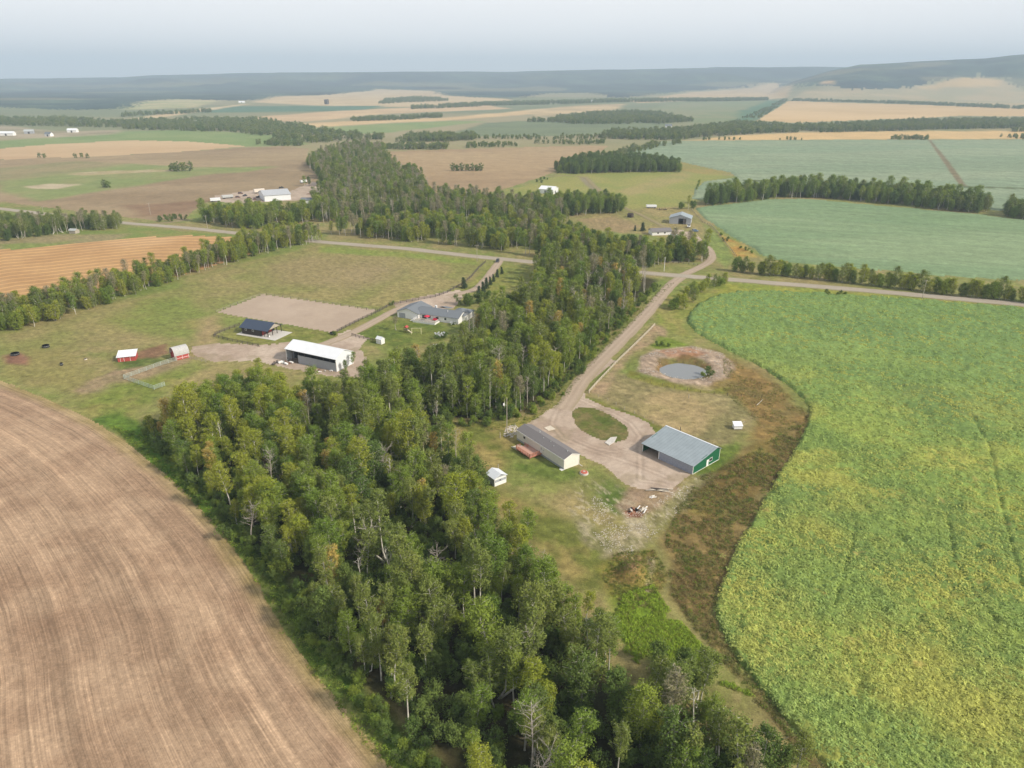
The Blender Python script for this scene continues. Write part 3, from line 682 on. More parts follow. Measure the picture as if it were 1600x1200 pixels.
def paint(k, xs, ys, col):
    nm = 'ground' if k == 0 else REG[k - 1][0]
    for pi, (names, px, c1, c2, soft, rag, st) in enumerate(PATCH):
        if nm not in names or st == 0: continue
        P = PL(px)
        sd = sdist_box(xs, ys, P, soft + rag + 2)
        m = sd > -(soft + rag + 1)
        if not m.any(): continue
        X = xs[m]; Y = ys[m]
        sc = max(rag * 3.0, 1.2)
        s = sd[m] + rag * 2.4 * (fbm(X, Y, sc * 2, 200 + pi, 3) - 0.5)
        w = sstep(-soft, soft, s) * st
        t = sstep(0.35, 0.65, fbm(X, Y, sc * 1.6, 300 + pi, 4))
        cc = np.outer(1 - t, c1) + np.outer(t, c2)
        if np.hypot(*P.mean(0)) < 600: cc = cc * (0.62 + 0.76 * fbm(X, Y, 1.7, 500 + pi, 3))[:, None]
        col[m] = col[m] * (1 - w[:, None]) + cc * w[:, None]
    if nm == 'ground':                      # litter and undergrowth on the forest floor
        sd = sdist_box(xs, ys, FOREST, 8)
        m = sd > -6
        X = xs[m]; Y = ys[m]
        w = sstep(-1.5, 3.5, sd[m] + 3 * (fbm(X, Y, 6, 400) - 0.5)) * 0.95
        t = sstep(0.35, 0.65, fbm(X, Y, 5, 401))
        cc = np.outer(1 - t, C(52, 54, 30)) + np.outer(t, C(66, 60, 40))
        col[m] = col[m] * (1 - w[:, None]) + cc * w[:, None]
        # pale stems of dead weeds and stones scattered over the yard
        r = np.hypot(xs, ys)
        sdY = sdist_box(xs, ys, YARD_DRY, 6)
        w = sstep(-3, 3, sdY) * sstep(0.5, 0.75, fbm(xs * 2.2 + ys * 0.8, ys * 0.9, 1.5, 402, 3))
        col[:] = mixc(col, C(196, 184, 156)[None, :], w * 0.6)
    return col
YARD_DRY = PL([(905, 745), (960, 760), (1000, 790), (1090, 745), (1060, 800), (1010, 850), (985, 875), (940, 860), (900, 830), (890, 790)])

GMATS = {
 'ground': ground_mat('grass_ground', 0.35, 0.26, 0.6, fine2=3.2, k2=0.25, speck=(0.55, 0.28, 0.35)),
 'wooded_hills': ground_mat('distant_forest', 0.02, 0.4, 0.0, fine2=0.08, k2=0.3),
 'stubble_field': ground_mat('grain_stubble', 0.5, 0.10, 0.25, row=[(0.42, 0.007, 0.19), (1.6, 0.016, 0.20), (4.2, 0.05, 0.24), (9.0, 0.2, 0.14), (0.12, 0.006, 0.14)], fine2=2.6, k2=0.14, speck=(1.1, 0.22, 0.20)),
 'swath_field': ground_mat('swathed_grain', 0.3, 0.12, 0.2, wave=(8.6, 0.38, 0.35), fine2=1.5, k2=0.08),
 'bare_field': ground_mat('dry_soil', 0.05, 0.12, 0.0, fine2=0.3, k2=0.12, speck=(0.06, 0.10, 0.14)),
 'ploughed_field': ground_mat('ploughed_soil', 0.05, 0.12, 0.0, fine2=0.3, k2=0.12, speck=(0.06, 0.10, 0.14)),
 'pale_grain_field': ground_mat('pale_grain', 0.03, 0.06, 0.0, fine2=0.2, k2=0.05),
 'far_green_field': ground_mat('distant_crop', 0.05, 0.12, 0.15, row=[(0.05, 0.006, 0.12), (0.25, 0.012, 0.10)], fine2=0.4, k2=0.14, speck=(0.10, 0.12, 0.15)),
 'middle_green_field': ground_mat('middle_crop', 0.12, 0.14, 0.3, row=[(0.12, 0.010, 0.14), (0.5, 0.02, 0.12)], fine2=0.8, k2=0.16, speck=(0.22, 0.12, 0.18)),
 'gold_grain_field': ground_mat('gold_grain', 0.02, 0.05, 0.0, fine2=0.15, k2=0.05),
 'crop_field': ground_mat('green_crop', 0.8, 0.32, 0.9, row=[(0.25, 0.03, 0.14)], fine2=2.8, k2=0.30, speck=(0.5, 0.25, 0.35)),
 'riding_arena': ground_mat('arena_sand', 0.4, 0.06, 0.1, fine2=3.0, k2=0.05),
 'gravel_yard': ground_mat('gravel', 0.3, 0.12, 0.3, fine2=5.0, k2=0.14, speck=(0.7, 0.12, 0.16)),
 'grass_island': ground_mat('mown_grass', 0.6, 0.25, 0.5, fine2=4.0, k2=0.25, speck=(0.9, 0.3, 0.3)),
}
ROWREF = {'stubble_field': STUB_EDGE, 'swath_field': PL([(-500, 470), (-200, 420), (0, 390), (80, 384), (150, 377), (230, 370), (290, 367), (430, 367)]),
          'crop_field': PL([(1072, 505), (1110, 535), (1190, 575), (1250, 620), (1265, 645), (1215, 745), (1150, 860), (1115, 950), (1150, 1030), (1240, 1145), (1340, 1250), (1600, 1500)]),
          'middle_green_field': ROADC, 'far_green_field': ROADC}

merged = {}
for k in range(n_cls):
    nm = 'ground' if k == 0 else REG[k - 1][0]
    merged.setdefault((nm, k if nm == 'gravel_yard' else 0), []).append(k)
for (nm, _), ks in merged.items():
    m = np.isin(fcl, ks)
    if not m.any(): continue
    qd = quads[m]
    used, inv = np.unique(qd, return_inverse=True)
    X = x[used]; Y = y[used]
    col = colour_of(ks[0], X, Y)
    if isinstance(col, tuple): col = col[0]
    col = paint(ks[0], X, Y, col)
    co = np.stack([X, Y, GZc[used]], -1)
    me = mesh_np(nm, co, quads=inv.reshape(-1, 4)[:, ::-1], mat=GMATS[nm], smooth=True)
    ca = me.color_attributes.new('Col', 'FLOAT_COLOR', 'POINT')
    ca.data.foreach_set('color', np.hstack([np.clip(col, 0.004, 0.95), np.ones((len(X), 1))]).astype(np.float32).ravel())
    if nm in ROWREF:
        d, al = segd(X, Y, ROWREF[nm], False)
        ra = me.attributes.new('Row', 'FLOAT_VECTOR', 'POINT')
        ra.data.foreach_set('vector', np.stack([d, al, np.zeros_like(d)], -1).astype(np.float32).ravel())
    tag(link(nm, me), kind='structure')

# land behind and beside the viewpoint, and beyond the hills
pts = [(0.0, 0.0, 0.0)]; fcs = []
angs = [math.radians(53 + i * (254 / 40)) for i in range(41)]
for a in angs: pts.append((15000 * math.sin(a), 15000 * math.cos(a), 0.0))
fcs = [(0, i + 2, i + 1) for i in range(40)]
b0 = len(pts)
inner = [math.radians(-53 + i * 106 / 24) for i in range(25)]
for a in inner: pts.append((rr[0] * math.sin(a), rr[0] * math.cos(a), 0.0))
fcs += [(0, b0 + i, b0 + i + 1) for i in range(24)]
me = D.meshes.new('ground_behind'); me.from_pydata(pts, [], [f[::-1] for f in fcs]); me.update()
ca = me.color_attributes.new('Col', 'FLOAT_COLOR', 'POINT')
ca.data.foreach_set('color', np.tile(np.append(GR_A, 1.0), len(pts)).astype(np.float32))
me.materials.append(GMATS['ground'])
tag(link('ground', me), kind='structure')

# ---- roads: crowned ribbons a little above the land
def ribbon(name, P, w, mat, lift=0.06, seed=0, rag=0.25, crown=0.08):
    P = np.asarray(P); seg = np.linalg.norm(np.diff(P, axis=0), axis=1); s = np.concatenate([[0], np.cumsum(seg)])
    n = max(int(s[-1] / 2.5), 8); t = np.linspace(0, s[-1], n)
    Q = np.stack([np.interp(t, s, P[:, 0]), np.interp(t, s, P[:, 1])], -1)
    for _ in range(6): Q[1:-1] = (Q[:-2] + 2 * Q[1:-1] + Q[2:]) / 4
    T = np.gradient(Q, axis=0); T /= np.linalg.norm(T, axis=1)[:, None]; Nn = np.stack([T[:, 1], -T[:, 0]], -1)
    offs = np.array([-1, -0.62, -0.35, 0, 0.35, 0.62, 1]) * w / 2
    co = []; cols = []
    c0 = {'road': (C(184, 174, 158), C(170, 160, 142)), 'farm_drive': (C(188, 170, 150), C(178, 160, 140)), 'farm_track': (C(160, 146, 112), C(146, 136, 96))}[name]
    for j, o in enumerate(offs):
        e = o + (rag * (vnoise(t / 3.0, t * 0 + j, seed) - 0.5) * 2 if j in (0, 6) else 0)
        p = Q + Nn * (e[:, None] if hasattr(e, '__len__') else e)
        taper = np.clip(np.minimum(t, s[-1] - t) / 9.0, 0.0, 1.0)
        z = np.array([ground_z(*a) for a in p]) + 0.035 + (lift - 0.035 + (crown if abs(j - 3) < 3 else -0.05)) * taper
        co.append(np.column_stack([p, z]))
        tt = vnoise(t / 9.0, t * 0 + j * 1.7, seed + 3)
        c = np.outer(1 - tt, c0[0]) + np.outer(tt, c0[1])
        if j in (1, 5, 3): c = c * 0.93
        if j in (2, 4): c = c * 1.06
        if j in (0, 6): c = c * 0.6 + C(140, 136, 84) * 0.4
        cols.append(c)
    co = np.stack(co, 1).reshape(-1, 3); cols = np.stack(cols, 1).reshape(-1, 3)
    v = np.arange(n * 7).reshape(n, 7)
    qd = np.stack([v[:-1, :-1], v[:-1, 1:], v[1:, 1:], v[1:, :-1]], -1).reshape(-1, 4)
    me = mesh_np(name, co, quads=qd, mat=mat, smooth=True)
    ca = me.color_attributes.new('Col', 'FLOAT_COLOR', 'POINT')
    ca.data.foreach_set('color', np.hstack([cols, np.ones((len(co), 1))]).astype(np.float32).ravel())
    return tag(link(name, me), kind='structure')

road_mat = ground_mat('road_gravel', 0.5, 0.08, 0.2, fine2=4.0, k2=0.08)
ribbon('road', ROADC, 8.6, road_mat, 0.10, 1)
DRIVE = PL([(1066, 432), (1050, 444), (1035, 460), (1015, 485), (990, 512), (965, 537), (938, 564), (915, 588), (903, 603), (893, 622), (880, 640)])
ribbon('farm_drive', DRIVE, 6.2, road_mat, 0.14, 2)
ribbon('farm_drive', PL([(783, 405), (772, 420), (757, 440), (745, 452), (725, 458), (700, 463)]), 5.0, road_mat, 0.14, 3)
ribbon('farm_drive', PL([(640, 475), (620, 484), (590, 500), (560, 516), (535, 528), (500, 540)]), 5.2, road_mat, 0.14, 4)
ribbon('farm_drive', PL([(1066, 430), (1085, 422), (1105, 412), (1113, 403), (1110, 392), (1098, 382), (1085, 374), (1070, 368), (1052, 362)]), 5.6, road_mat, 0.14, 5)
ribbon('farm_track', PL([(1048, 360), (1025, 348), (1000, 335), (978, 326), (955, 312), (935, 297), (922, 285), (915, 277), (890, 274), (850, 276)]), 4.2, road_mat, 0.12, 6)
ribbon('farm_track', PL([(232, 350), (255, 349), (275, 346), (292, 343)]), 6.0, road_mat, 0.12, 7)
ribbon('farm_track', PL([(20, 700), (40, 690)]), 0.5, road_mat, 0.02, 8) if False else None

# ---- pond water
wm, nt, out = newmat('pond_water')
bs = N(nt, 'ShaderNodeBsdfPrincipled'); bs.inputs['Base Color'].default_value = (0.20, 0.215, 0.22, 1); bs.inputs['Roughness'].default_value = 0.06
bs.inputs['IOR'].default_value = 1.33
no = N(nt, 'ShaderNodeTexNoise'); no.inputs['Scale'].default_value = 2.0; bp = N(nt, 'ShaderNodeBump'); bp.inputs['Strength'].default_value = 0.06
nt.links.new(no.outputs['Fac'], bp.inputs['Height']); nt.links.new(bp.outputs['Normal'], bs.inputs['Normal']); nt.links.new(bs.outputs[0], out.inputs['Surface'])
pts = []
for i in range(48):
    t = i * 2 * math.pi / 48; k = 1.0
    p = pc + pu * pa * k * math.cos(t) + pv * pb * k * math.sin(t); pts.append((p[0], p[1], POND_Z))
me = D.meshes.new('pond_water'); me.from_pydata(pts, [], [tuple(range(48))]); me.update(); me.materials.append(wm)
if me.polygons[0].normal.z < 0: me.flip_normals()
tag(link('pond_water', me), kind='structure')

# ================================================================== HAZE
HAZE = 0.000150
hz = D.meshes.new('haze')
co, fq = boxm([(-15600, -700, -6, 15600, 15700, 480)])
hz.from_pydata(co, [], fq); hz.update()
hm, nt, out = newmat('hazy_air')
pv_ = N(nt, 'ShaderNodeVolumePrincipled'); pv_.inputs['Density'].default_value = HAZE; pv_.inputs['Color'].default_value = (0.66, 0.84, 1.0, 1); pv_.inputs['Anisotropy'].default_value = 0.0
nt.links.new(pv_.outputs[0], out.inputs['Volume'])
hz.materials.append(hm)
tag(link('haze', hz), kind='stuff', label='pale blue haze over the fields and hills')

# ================================================================== TREES
LEAF = {
 'green': leaf_mat('aspen_leaves', (0.155, 0.238, 0.044), (0.255, 0.315, 0.052)),
 'olive': leaf_mat('olive_leaves', (0.170, 0.222, 0.055), (0.225, 0.262, 0.066)),
 'dark': leaf_mat('dark_leaves', (0.108, 0.172, 0.044), (0.155, 0.212, 0.054)),
 'bright': leaf_mat('bright_leaves', (0.265, 0.315, 0.042), (0.310, 0.335, 0.052)),
 'yellow': leaf_mat('turning_leaves', (0.400, 0.320, 0.090), (0.440, 0.330, 0.095)),
 'grey': leaf_mat('sparse_grey_leaves', (0.270, 0.260, 0.140), (0.300, 0.275, 0.165)),
 'far': leaf_mat('distant_leaves', (0.160, 0.210, 0.080), (0.225, 0.255, 0.100)),
 'spruce': leaf_mat('spruce_needles', (0.055, 0.085, 0.042), (0.070, 0.100, 0.050), 0.1),
 'weed': leaf_mat('weed_leaves', (0.185, 0.130, 0.060), (0.280, 0.215, 0.090), 0.2, big=((0.165, 0.170, 0.060), 0.14)),
 'grass': leaf_mat('grass_blades', (0.200, 0.230, 0.050), (0.265, 0.270, 0.075), 0.3),
 'rank': leaf_mat('rank_grass', (0.110, 0.165, 0.032), (0.160, 0.205, 0.040), 0.3),
 'lush': leaf_mat('lush_grass', (0.220, 0.330, 0.040), (0.290, 0.390, 0.050), 0.3),
 'crop': leaf_mat('crop_leaves', (0.305, 0.425, 0.140), (0.385, 0.490, 0.140), 0.3, big=((0.510, 0.530, 0.145), 0.045)),
}
BARK = plain('pale_bark', (0.52, 0.50, 0.43), 0.9, var=0.35, scale=1.5)
BARKG = plain('grey_dead_bark', (0.42, 0.38, 0.33), 0.9, var=0.3, scale=1.5)
BARKD = plain('brown_bark', (0.10, 0.08, 0.06), 0.9, var=0.3, scale=1.5)

def leaves(centres, rads, n, size, rng, out_from=None, flat=0.5):
    """leaf-sized faces scattered round clump centres"""
    c = np.repeat(centres, n, axis=0); rd = np.repeat(rads, n)
    d = rng.normal(size=(len(c), 3)); d /= np.linalg.norm(d, axis=1)[:, None]
    p = c + d * (rd * rng.uniform(0.25, 1.0, len(c)) ** 0.6)[:, None]
    nrm = d * 0.75 + rng.normal(size=d.shape) * 0.42; nrm[:, 2] += flat
    nrm /= np.linalg.norm(nrm, axis=1)[:, None]
    t = rng.normal(size=d.shape); u = np.cross(nrm, t); u /= np.linalg.norm(u, axis=1)[:, None]; v = np.cross(nrm, u)
    s = size * rng.uniform(0.65, 1.25, len(c))
    a = u * s[:, None]; b = v * (s * 0.75)[:, None]
    co = np.stack([p - a, p - b * 0.9, p + a, p + b * 0.9], 1).reshape(-1, 3)
    q = np.arange(len(co)).reshape(-1, 4)
    return co, q

def tree_meshes(nm, seed, h, cb, cr, leaf, bark, dens=1.0, lsize=0.17, shape='aspen', stems=1, twigs=0, lean=0.03, nb=30, tr=0.19):
    """trunk with limbs, and the crown of leaf clumps carried by them"""
    rng = np.random.default_rng(seed)
    tc, tq = [], []; cen = []; rad = []
    for sidx in range(stems):
        off = rng.normal(size=2) * (0.0 if stems == 1 else 0.9)
        hh = h * (1 if sidx == 0 else rng.uniform(0.75, 0.97))
        drift = rng.normal(size=2) * lean * hh + off * 1.2
        k = 7; pts = []
        bend = rng.normal(size=2) * 0.25
        for i in range(k):
            t = i / (k - 1)
            pts.append(np.array([off[0] + drift[0] * t ** 1.5 + bend[0] * math.sin(t * 5), off[1] + drift[1] * t ** 1.5 + bend[1] * math.sin(t * 4 + 1), hh * t * 0.97]))
        pts[0] = np.array([0.0, 0.0, 0.0])
        for i in range(k - 1):
            tube(tc, tq, pts[i] if i else pts[0] - np.array([0, 0, 0.4]), pts[i + 1], tr * (1 - 0.85 * i / (k - 1)) + 0.015, tr * (1 - 0.85 * (i + 1) / (k - 1)) + 0.015, 5)
        def at(z):
            t = np.clip(z / (hh * 0.97), 0, 1) * (k - 1); i = min(int(t), k - 2)
            return pts[i] + (pts[i + 1] - pts[i]) * (t - i)
        n_b = int(nb / stems ** 0.5)
        for bi in range(n_b):
            f = (bi + rng.uniform(0, 0.9)) / n_b
            z = hh * (cb + (1 - cb) * f * 0.97)
            if shape == 'aspen': prof = math.sin(math.pi * (0.20 + f * 0.66)) ** 0.65
            elif shape == 'round': prof = math.sqrt(max(0.05, 1 - (2 * f - 0.9) ** 2 * 0.85))
            elif shape == 'cone': prof = (1 - f) ** 0.9 + 0.05
            elif shape == 'vase': prof = 0.45 + 0.6 * f * (1.2 - f) * 2
            else: prof = 1
            an = bi * 2.4 + rng.uniform(-0.5, 0.5)
            ln = cr * prof * rng.uniform(0.65, 1.2)
            up = {'cone': -0.12, 'aspen': 0.75, 'round': 0.45, 'vase': 1.0}.get(shape, 0.5) * rng.uniform(0.6, 1.3)
            a = at(z); dr = np.array([math.cos(an), math.sin(an), up])
            b = a + dr * ln
            if shape in ('round', 'aspen') and b[2] > hh * 0.99: b[2] = hh * rng.uniform(0.9, 1.0)
            mid = (a + b) / 2 + np.array([0, 0, 0.12 * ln])
            tube(tc, tq, a, mid, 0.05, 0.035, 3); tube(tc, tq, mid, b, 0.035, 0.015, 3)
            for w in range(twigs):
                st = a + (b - a) * rng.uniform(0.3, 1.0)
                e = st + (dr * rng.uniform(0.2, 0.6) + rng.normal(size=3) * 0.45 + np.array([0, 0, 0.3])) * rng.uniform(0.5, 1.3)
                tube(tc, tq, st, e, 0.022, 0.008, 3)
            if leaf:
                nn = 3 if ln > cr * 0.5 else 2
                for w in range(nn):
                    t = 0.45 + 0.6 * w / nn + rng.uniform(-0.08, 0.08)
                    cen.append(a + (b - a) * t + rng.normal(size=3) * 0.22); rad.append(rng.uniform(0.50, 1.0) * (cr / 2.0) ** 0.6)
        if leaf:
            for w in range(4): cen.append(at(hh * (0.9 + 0.03 * w)) + rng.normal(size=3) * 0.2); rad.append(0.45)
    tm = mesh_np(nm + '_trunk', tc, quads=tq, mat=bark, smooth=True)
    if not leaf: return tm, None
    co, q = leaves(np.array(cen), np.array(rad), int(30 * dens), lsize, rng)
    return tm, mesh_np(nm + '_crown', co, quads=q, mat=LEAF[leaf])

KINDS = {}   # kind -> list of (object name, trunk mesh, crown mesh, look words)
def K(kind, *items): KINDS[kind] = items
def tm(*a, **k): return tree_meshes(*a, **k)
K('aspen',
  ('aspen_tree', *tm('aspen_one', 1, 16.0, 0.38, 2.1, 'green', BARK, dens=1.3, lsize=.145), 'tall green aspen'),
  ('aspen_tree', *tm('aspen_two', 2, 14.5, 0.32, 2.6, 'green', BARK, dens=1.4, nb=34, lsize=.15), 'full crowned green aspen'),
  ('aspen_tree', *tm('aspen_three', 3, 18.0, 0.50, 1.95, 'olive', BARK, dens=1.2, lsize=.145), 'very tall olive aspen'),
  ('aspen_tree', *tm('aspen_four', 4, 13.0, 0.26, 2.35, 'bright', BARK, dens=1.3, nb=34, lsize=.15), 'bushy light green aspen'),
  ('aspen_tree', *tm('aspen_five', 5, 15.5, 0.34, 2.3, 'olive', BARK, stems=2, nb=38, dens=1.3, lsize=.15), 'twin stemmed olive green aspen'),
  ('aspen_tree', *tm('aspen_six', 6, 16.5, 0.42, 2.3, 'bright', BARK, dens=1.2, lsize=.15), 'tall yellowish green aspen'),
  ('poplar_tree', *tm('poplar', 7, 15.0, 0.30, 3.5, 'green', BARK, shape='round', nb=48, dens=1.35, lsize=.155, tr=0.22), 'broad round crowned green poplar'),
  ('poplar_tree', *tm('poplar_dark', 8, 13.0, 0.18, 3.0, 'dark', BARKD, shape='round', nb=46, tr=0.2, dens=1.2), 'broad dark green poplar'),
  ('aspen_tree', *tm('aspen_slim', 9, 15.0, 0.45, 1.8, 'olive', BARK, dens=0.8, nb=26), 'slim wispy aspen'),
  ('aspen_tree', *tm('aspen_dark', 10, 13.0, 0.20, 2.8, 'dark', BARK, dens=1.1, nb=34), 'dense dark green aspen'),
)
K('rare',
  ('aspen_tree', *tm('aspen_turning', 11, 13.5, 0.35, 1.8, 'yellow', BARK, dens=0.8), 'yellow turning aspen'),
  ('aspen_tree', *tm('aspen_fading', 12, 15.5, 0.45, 1.9, 'grey', BARKG, dens=0.55, twigs=2), 'fading greyish aspen'),
  ('dead_tree', *tm('dead_one', 13, 15.0, 0.45, 1.7, None, BARKG, twigs=5, nb=24), 'upright leafless dead tree'),
  ('dead_tree', *tm('dead_two', 14, 12.5, 0.40, 2.2, None, BARKG, twigs=6, nb=20, lean=0.08), 'leaning leafless dead tree'),
  ('dead_tree', *tm('snag', 15, 13.0, 0.7, 0.9, None, BARK, twigs=1, nb=9, lean=0.06), 'bare pale snag'),
)
K('shrub',
  ('willow_shrub', *tm('willow', 16, 4.2, 0.12, 1.9, 'green', BARKD, shape='round', nb=22, stems=3, tr=0.06, dens=0.8), 'rounded green willow shrub'),
  ('willow_shrub', *tm('willow_dark', 17, 5.5, 0.10, 2.1, 'dark', BARKD, shape='round', nb=24, stems=3, tr=0.07, dens=0.8), 'dark green rounded shrub'),
  ('young_aspen', *tm('young', 18, 7.0, 0.15, 1.2, 'bright', BARK, nb=22, tr=0.06, dens=0.8), 'young light green aspen'),
)
K('hedge',
  ('leafy_tree', *tm('hedge_one', 41, 9.5, 0.05, 3.0, 'green', BARKD, shape='round', nb=46, stems=2, tr=0.12, dens=1.0), 'green low leafed tree'),
  ('leafy_tree', *tm('hedge_two', 42, 11.0, 0.07, 2.8, 'bright', BARK, shape='round', nb=46, stems=2, tr=0.12, dens=1.0), 'light green low leafed tree'),
  ('leafy_tree', *tm('hedge_three', 43, 12.0, 0.10, 3.2, 'olive', BARK, shape='round', nb=50, tr=0.16, dens=1.05), 'olive tree with low foliage'),
  ('leafy_tree', *tm('hedge_four', 44, 10.0, 0.04, 3.2, 'dark', BARKD, shape='round', nb=50, stems=2, tr=0.14, dens=1.05), 'dark low leafed tree'),
)
K('spruce',
  ('spruce_tree', *tm('spruce', 19, 7.5, 0.04, 2.0, 'spruce', BARKD, shape='cone', nb=60, dens=0.8, lsize=0.15, tr=0.12), 'dark conical spruce'),
)
def far_meshes(nm, seed, h, w, leaf):
    rng = np.random.default_rng(seed)
    n = 30; cen = []; rad = []
    for i in range(n):
        a = rng.uniform(0, 6.28); rr_ = w * math.sqrt(rng.uniform(0, 1)) * 0.8; z = h * rng.uniform(0.10, 0.9) * (1 - 0.25 * rr_ / w)
        cen.append((rr_ * math.cos(a), rr_ * math.sin(a), z)); rad.append(rng.uniform(1.0, 1.9))
    co, q = leaves(np.array(cen), np.array(rad), 20, 0.6, rng)
    tc, tq = [], []
    for i in range(3):
        a = rng.uniform(0, 6.28); tube(tc, tq, (w * .08 * math.cos(a), w * .08 * math.sin(a), -0.3), (w * .4 * math.cos(a), w * .4 * math.sin(a), h * 0.5), 0.16, 0.08, 4)
    return mesh_np(nm + '_trunk', tc, quads=tq, mat=BARK), mesh_np(nm + '_crown', co, quads=q, mat=LEAF[leaf])
K('far',
  ('distant_tree', *far_meshes('far_one', 31, 12, 4.5, 'far'), 'leafy'),
  ('distant_tree', *far_meshes('far_two', 32, 14, 4.0, 'far'), 'leafy'),
  ('distant_tree', *far_meshes('far_three', 33, 10, 4.5, 'dark'), 'leafy'),
  ('distant_tree', *far_meshes('far_four', 34, 12, 4.0, 'olive'), 'leafy'),
)
SRC = {}     # (kind, index) -> (trunk object, crown object) of the first tree of its sort standing in the scene
def plant(kind, idx, x, y, s=1.0, rz=None, label=None, cat='tree', group=None, z=None, sxy=None):
    nm, tmesh, cmesh, look = KINDS[kind][idx]
    t = empty(nm, (x, y, ground_z(x, y) if z is None else z), random.uniform(0, 6.28) if rz is None else rz)
    t.scale = (s * (sxy or 1), s * (sxy or 1), s)
    tr = link('trunk', tmesh, t); cr = link('crown', cmesh, t) if cmesh else None
    SRC.setdefault((kind, idx), (tr, cr))
    tag(t, label or look, cat, group)
    return t

def sample(polyw, spacing, seed, holes=()):
    rng = np.random.default_rng(seed)
    lo = polyw.min(0); hi = polyw.max(0)
    nx = int((hi[0] - lo[0]) / spacing) + 1; ny = int((hi[1] - lo[1]) / spacing) + 1
    gx, gy = np.meshgrid(np.arange(nx), np.arange(ny), indexing='ij')
    X = lo[0] + (gx + 0.5 * (gy % 2) + rng.uniform(-0.42, 0.42, gx.shape)) * spacing
    Y = lo[1] + (gy + rng.uniform(-0.42, 0.42, gx.shape)) * spacing
    X = X.ravel(); Y = Y.ravel()
    m = inside(X, Y, polyw)
    for h in holes: m &= ~inside(X, Y, h)
    return np.stack([X[m], Y[m]], -1)

def scatter(name, label, P, scl, rot, var, sources, group=None):
    """one object whose points each carry a copy of one of the source meshes"""
    zs = np.array([ground_z(*p) for p in P]) if P.shape[1] == 2 else P[:, 2]
    me = D.meshes.new(name); me.vertices.add(len(P))
    me.vertices.foreach_set('co', np.column_stack([P[:, :2], zs]).astype(np.float32).ravel())
    for an, ty, arr in (('scl', 'FLOAT', scl), ('rot', 'FLOAT', rot), ('var', 'INT', var)):
        a = me.attributes.new(an, ty, 'POINT'); a.data.foreach_set('value', np.asarray(arr, np.float32 if ty == 'FLOAT' else np.int32))
    o = link(name, me)
    ng = D.node_groups.new(name + '_nodes', 'GeometryNodeTree')
    ng.interface.new_socket('Geometry', in_out='INPUT', socket_type='NodeSocketGeometry')
    ng.interface.new_socket('Geometry', in_out='OUTPUT', socket_type='NodeSocketGeometry')
    gi = ng.nodes.new('NodeGroupInput'); go = ng.nodes.new('NodeGroupOutput'); jn = ng.nodes.new('GeometryNodeJoinGeometry')
    def named(nm_, ty):
        n = ng.nodes.new('GeometryNodeInputNamedAttribute'); n.data_type = ty; n.inputs['Name'].default_value = nm_
        return n
    a_s = named('scl', 'FLOAT'); a_r = named('rot', 'FLOAT'); a_v = named('var', 'INT')
    out_of = lambda n: [s for s in n.outputs if s.enabled and s.name == 'Attribute'][0]
    cx = ng.nodes.new('ShaderNodeCombineXYZ'); ng.links.new(out_of(a_r), cx.inputs['Z'])
    e2r = ng.nodes.new('FunctionNodeEulerToRotation'); ng.links.new(cx.outputs[0], e2r.inputs[0])
    cs = ng.nodes.new('ShaderNodeCombineXYZ')
    for k in range(3): ng.links.new(out_of(a_s), cs.inputs[k])
    for vi, objs in enumerate(sources):
        cmp_ = ng.nodes.new('FunctionNodeCompare'); cmp_.data_type = 'INT'; cmp_.operation = 'EQUAL'
        ins = [s for s in cmp_.inputs if s.enabled and s.type == 'INT']
        ng.links.new(out_of(a_v), ins[0]); ins[1].default_value = vi
        for ob in objs:
            if ob is None: continue
            oi = ng.nodes.new('GeometryNodeObjectInfo'); oi.transform_space = 'ORIGINAL'
            oi.inputs['Object'].default_value = ob; oi.inputs['As Instance'].default_value = True
            ip = ng.nodes.new('GeometryNodeInstanceOnPoints')
            ng.links.new(gi.outputs[0], ip.inputs['Points']); ng.links.new(cmp_.outputs[0], ip.inputs['Selection'])
            ng.links.new(oi.outputs['Geometry'], ip.inputs['Instance']); ng.links.new(e2r.outputs[0], ip.inputs['Rotation'])
            ng.links.new(cs.outputs[0], ip.inputs['Scale']); ng.links.new(ip.outputs[0], jn.inputs[0])
    ng.links.new(jn.outputs[0], go.inputs[0])
    md = o.modifiers.new('scatter', 'NODES'); md.node_group = ng
    return tag(o, label, None, group, 'stuff')

def forest_points(polyw, spacing, seed, kinds_w, rare=0.06):
    P = sample(polyw, spacing, seed)
    return P

# ---- the big wood
P = sample(FOREST, 4.05, 5)
rng = np.random.default_rng(9)
P = P[fbm(P[:, 0], P[:, 1], 9, 510, 2) > 0.36 + 0.07 * (np.hypot(P[:, 0], P[:, 1]) < 135)]
dist = np.hypot(P[:, 0], P[:, 1])
P = P[np.argsort(dist)]
pxs = [proj(a[0], a[1], 0) for a in P]
# stand character varies over the wood
sel = fbm(P[:, 0], P[:, 1], 28, 500, 2)
r1 = rng.uniform(size=len(P)); r2 = rng.uniform(size=len(P))
def choose(i, s, u, v):
    px_, py_ = pxs[i]
    rare_p = 0.11 + (0.10 if 560 < px_ < 760 and 700 < py_ < 960 else 0) + (0.25 if 900 < px_ < 1010 and 430 < py_ < 520 else 0) + (0.06 if py_ < 560 and px_ > 860 else 0)
    if u < rare_p: return ('rare', int(v * 5) % 5)
    if s < 0.42: tb = [0, 1, 3, 3, 5, 9, 1, 4]
    elif s < 0.55: tb = [0, 1, 2, 4, 8, 9, 6, 5]
    else: tb = [2, 8, 4, 0, 7, 1, 2, 6]
    if px_ < 480 and 600 < py_ < 900: tb = [3, 5, 1, 6, 3, 5, 9, 1]
    if py_ < 600 and v > 0.40: return ('hedge', int(v * 97) % 4)
    if px_ > 1000 and py_ > 1000: tb = [2, 8, 4, 9, 7, 1, 8, 3]
    return ('aspen', tb[int(v * 8) % 8])
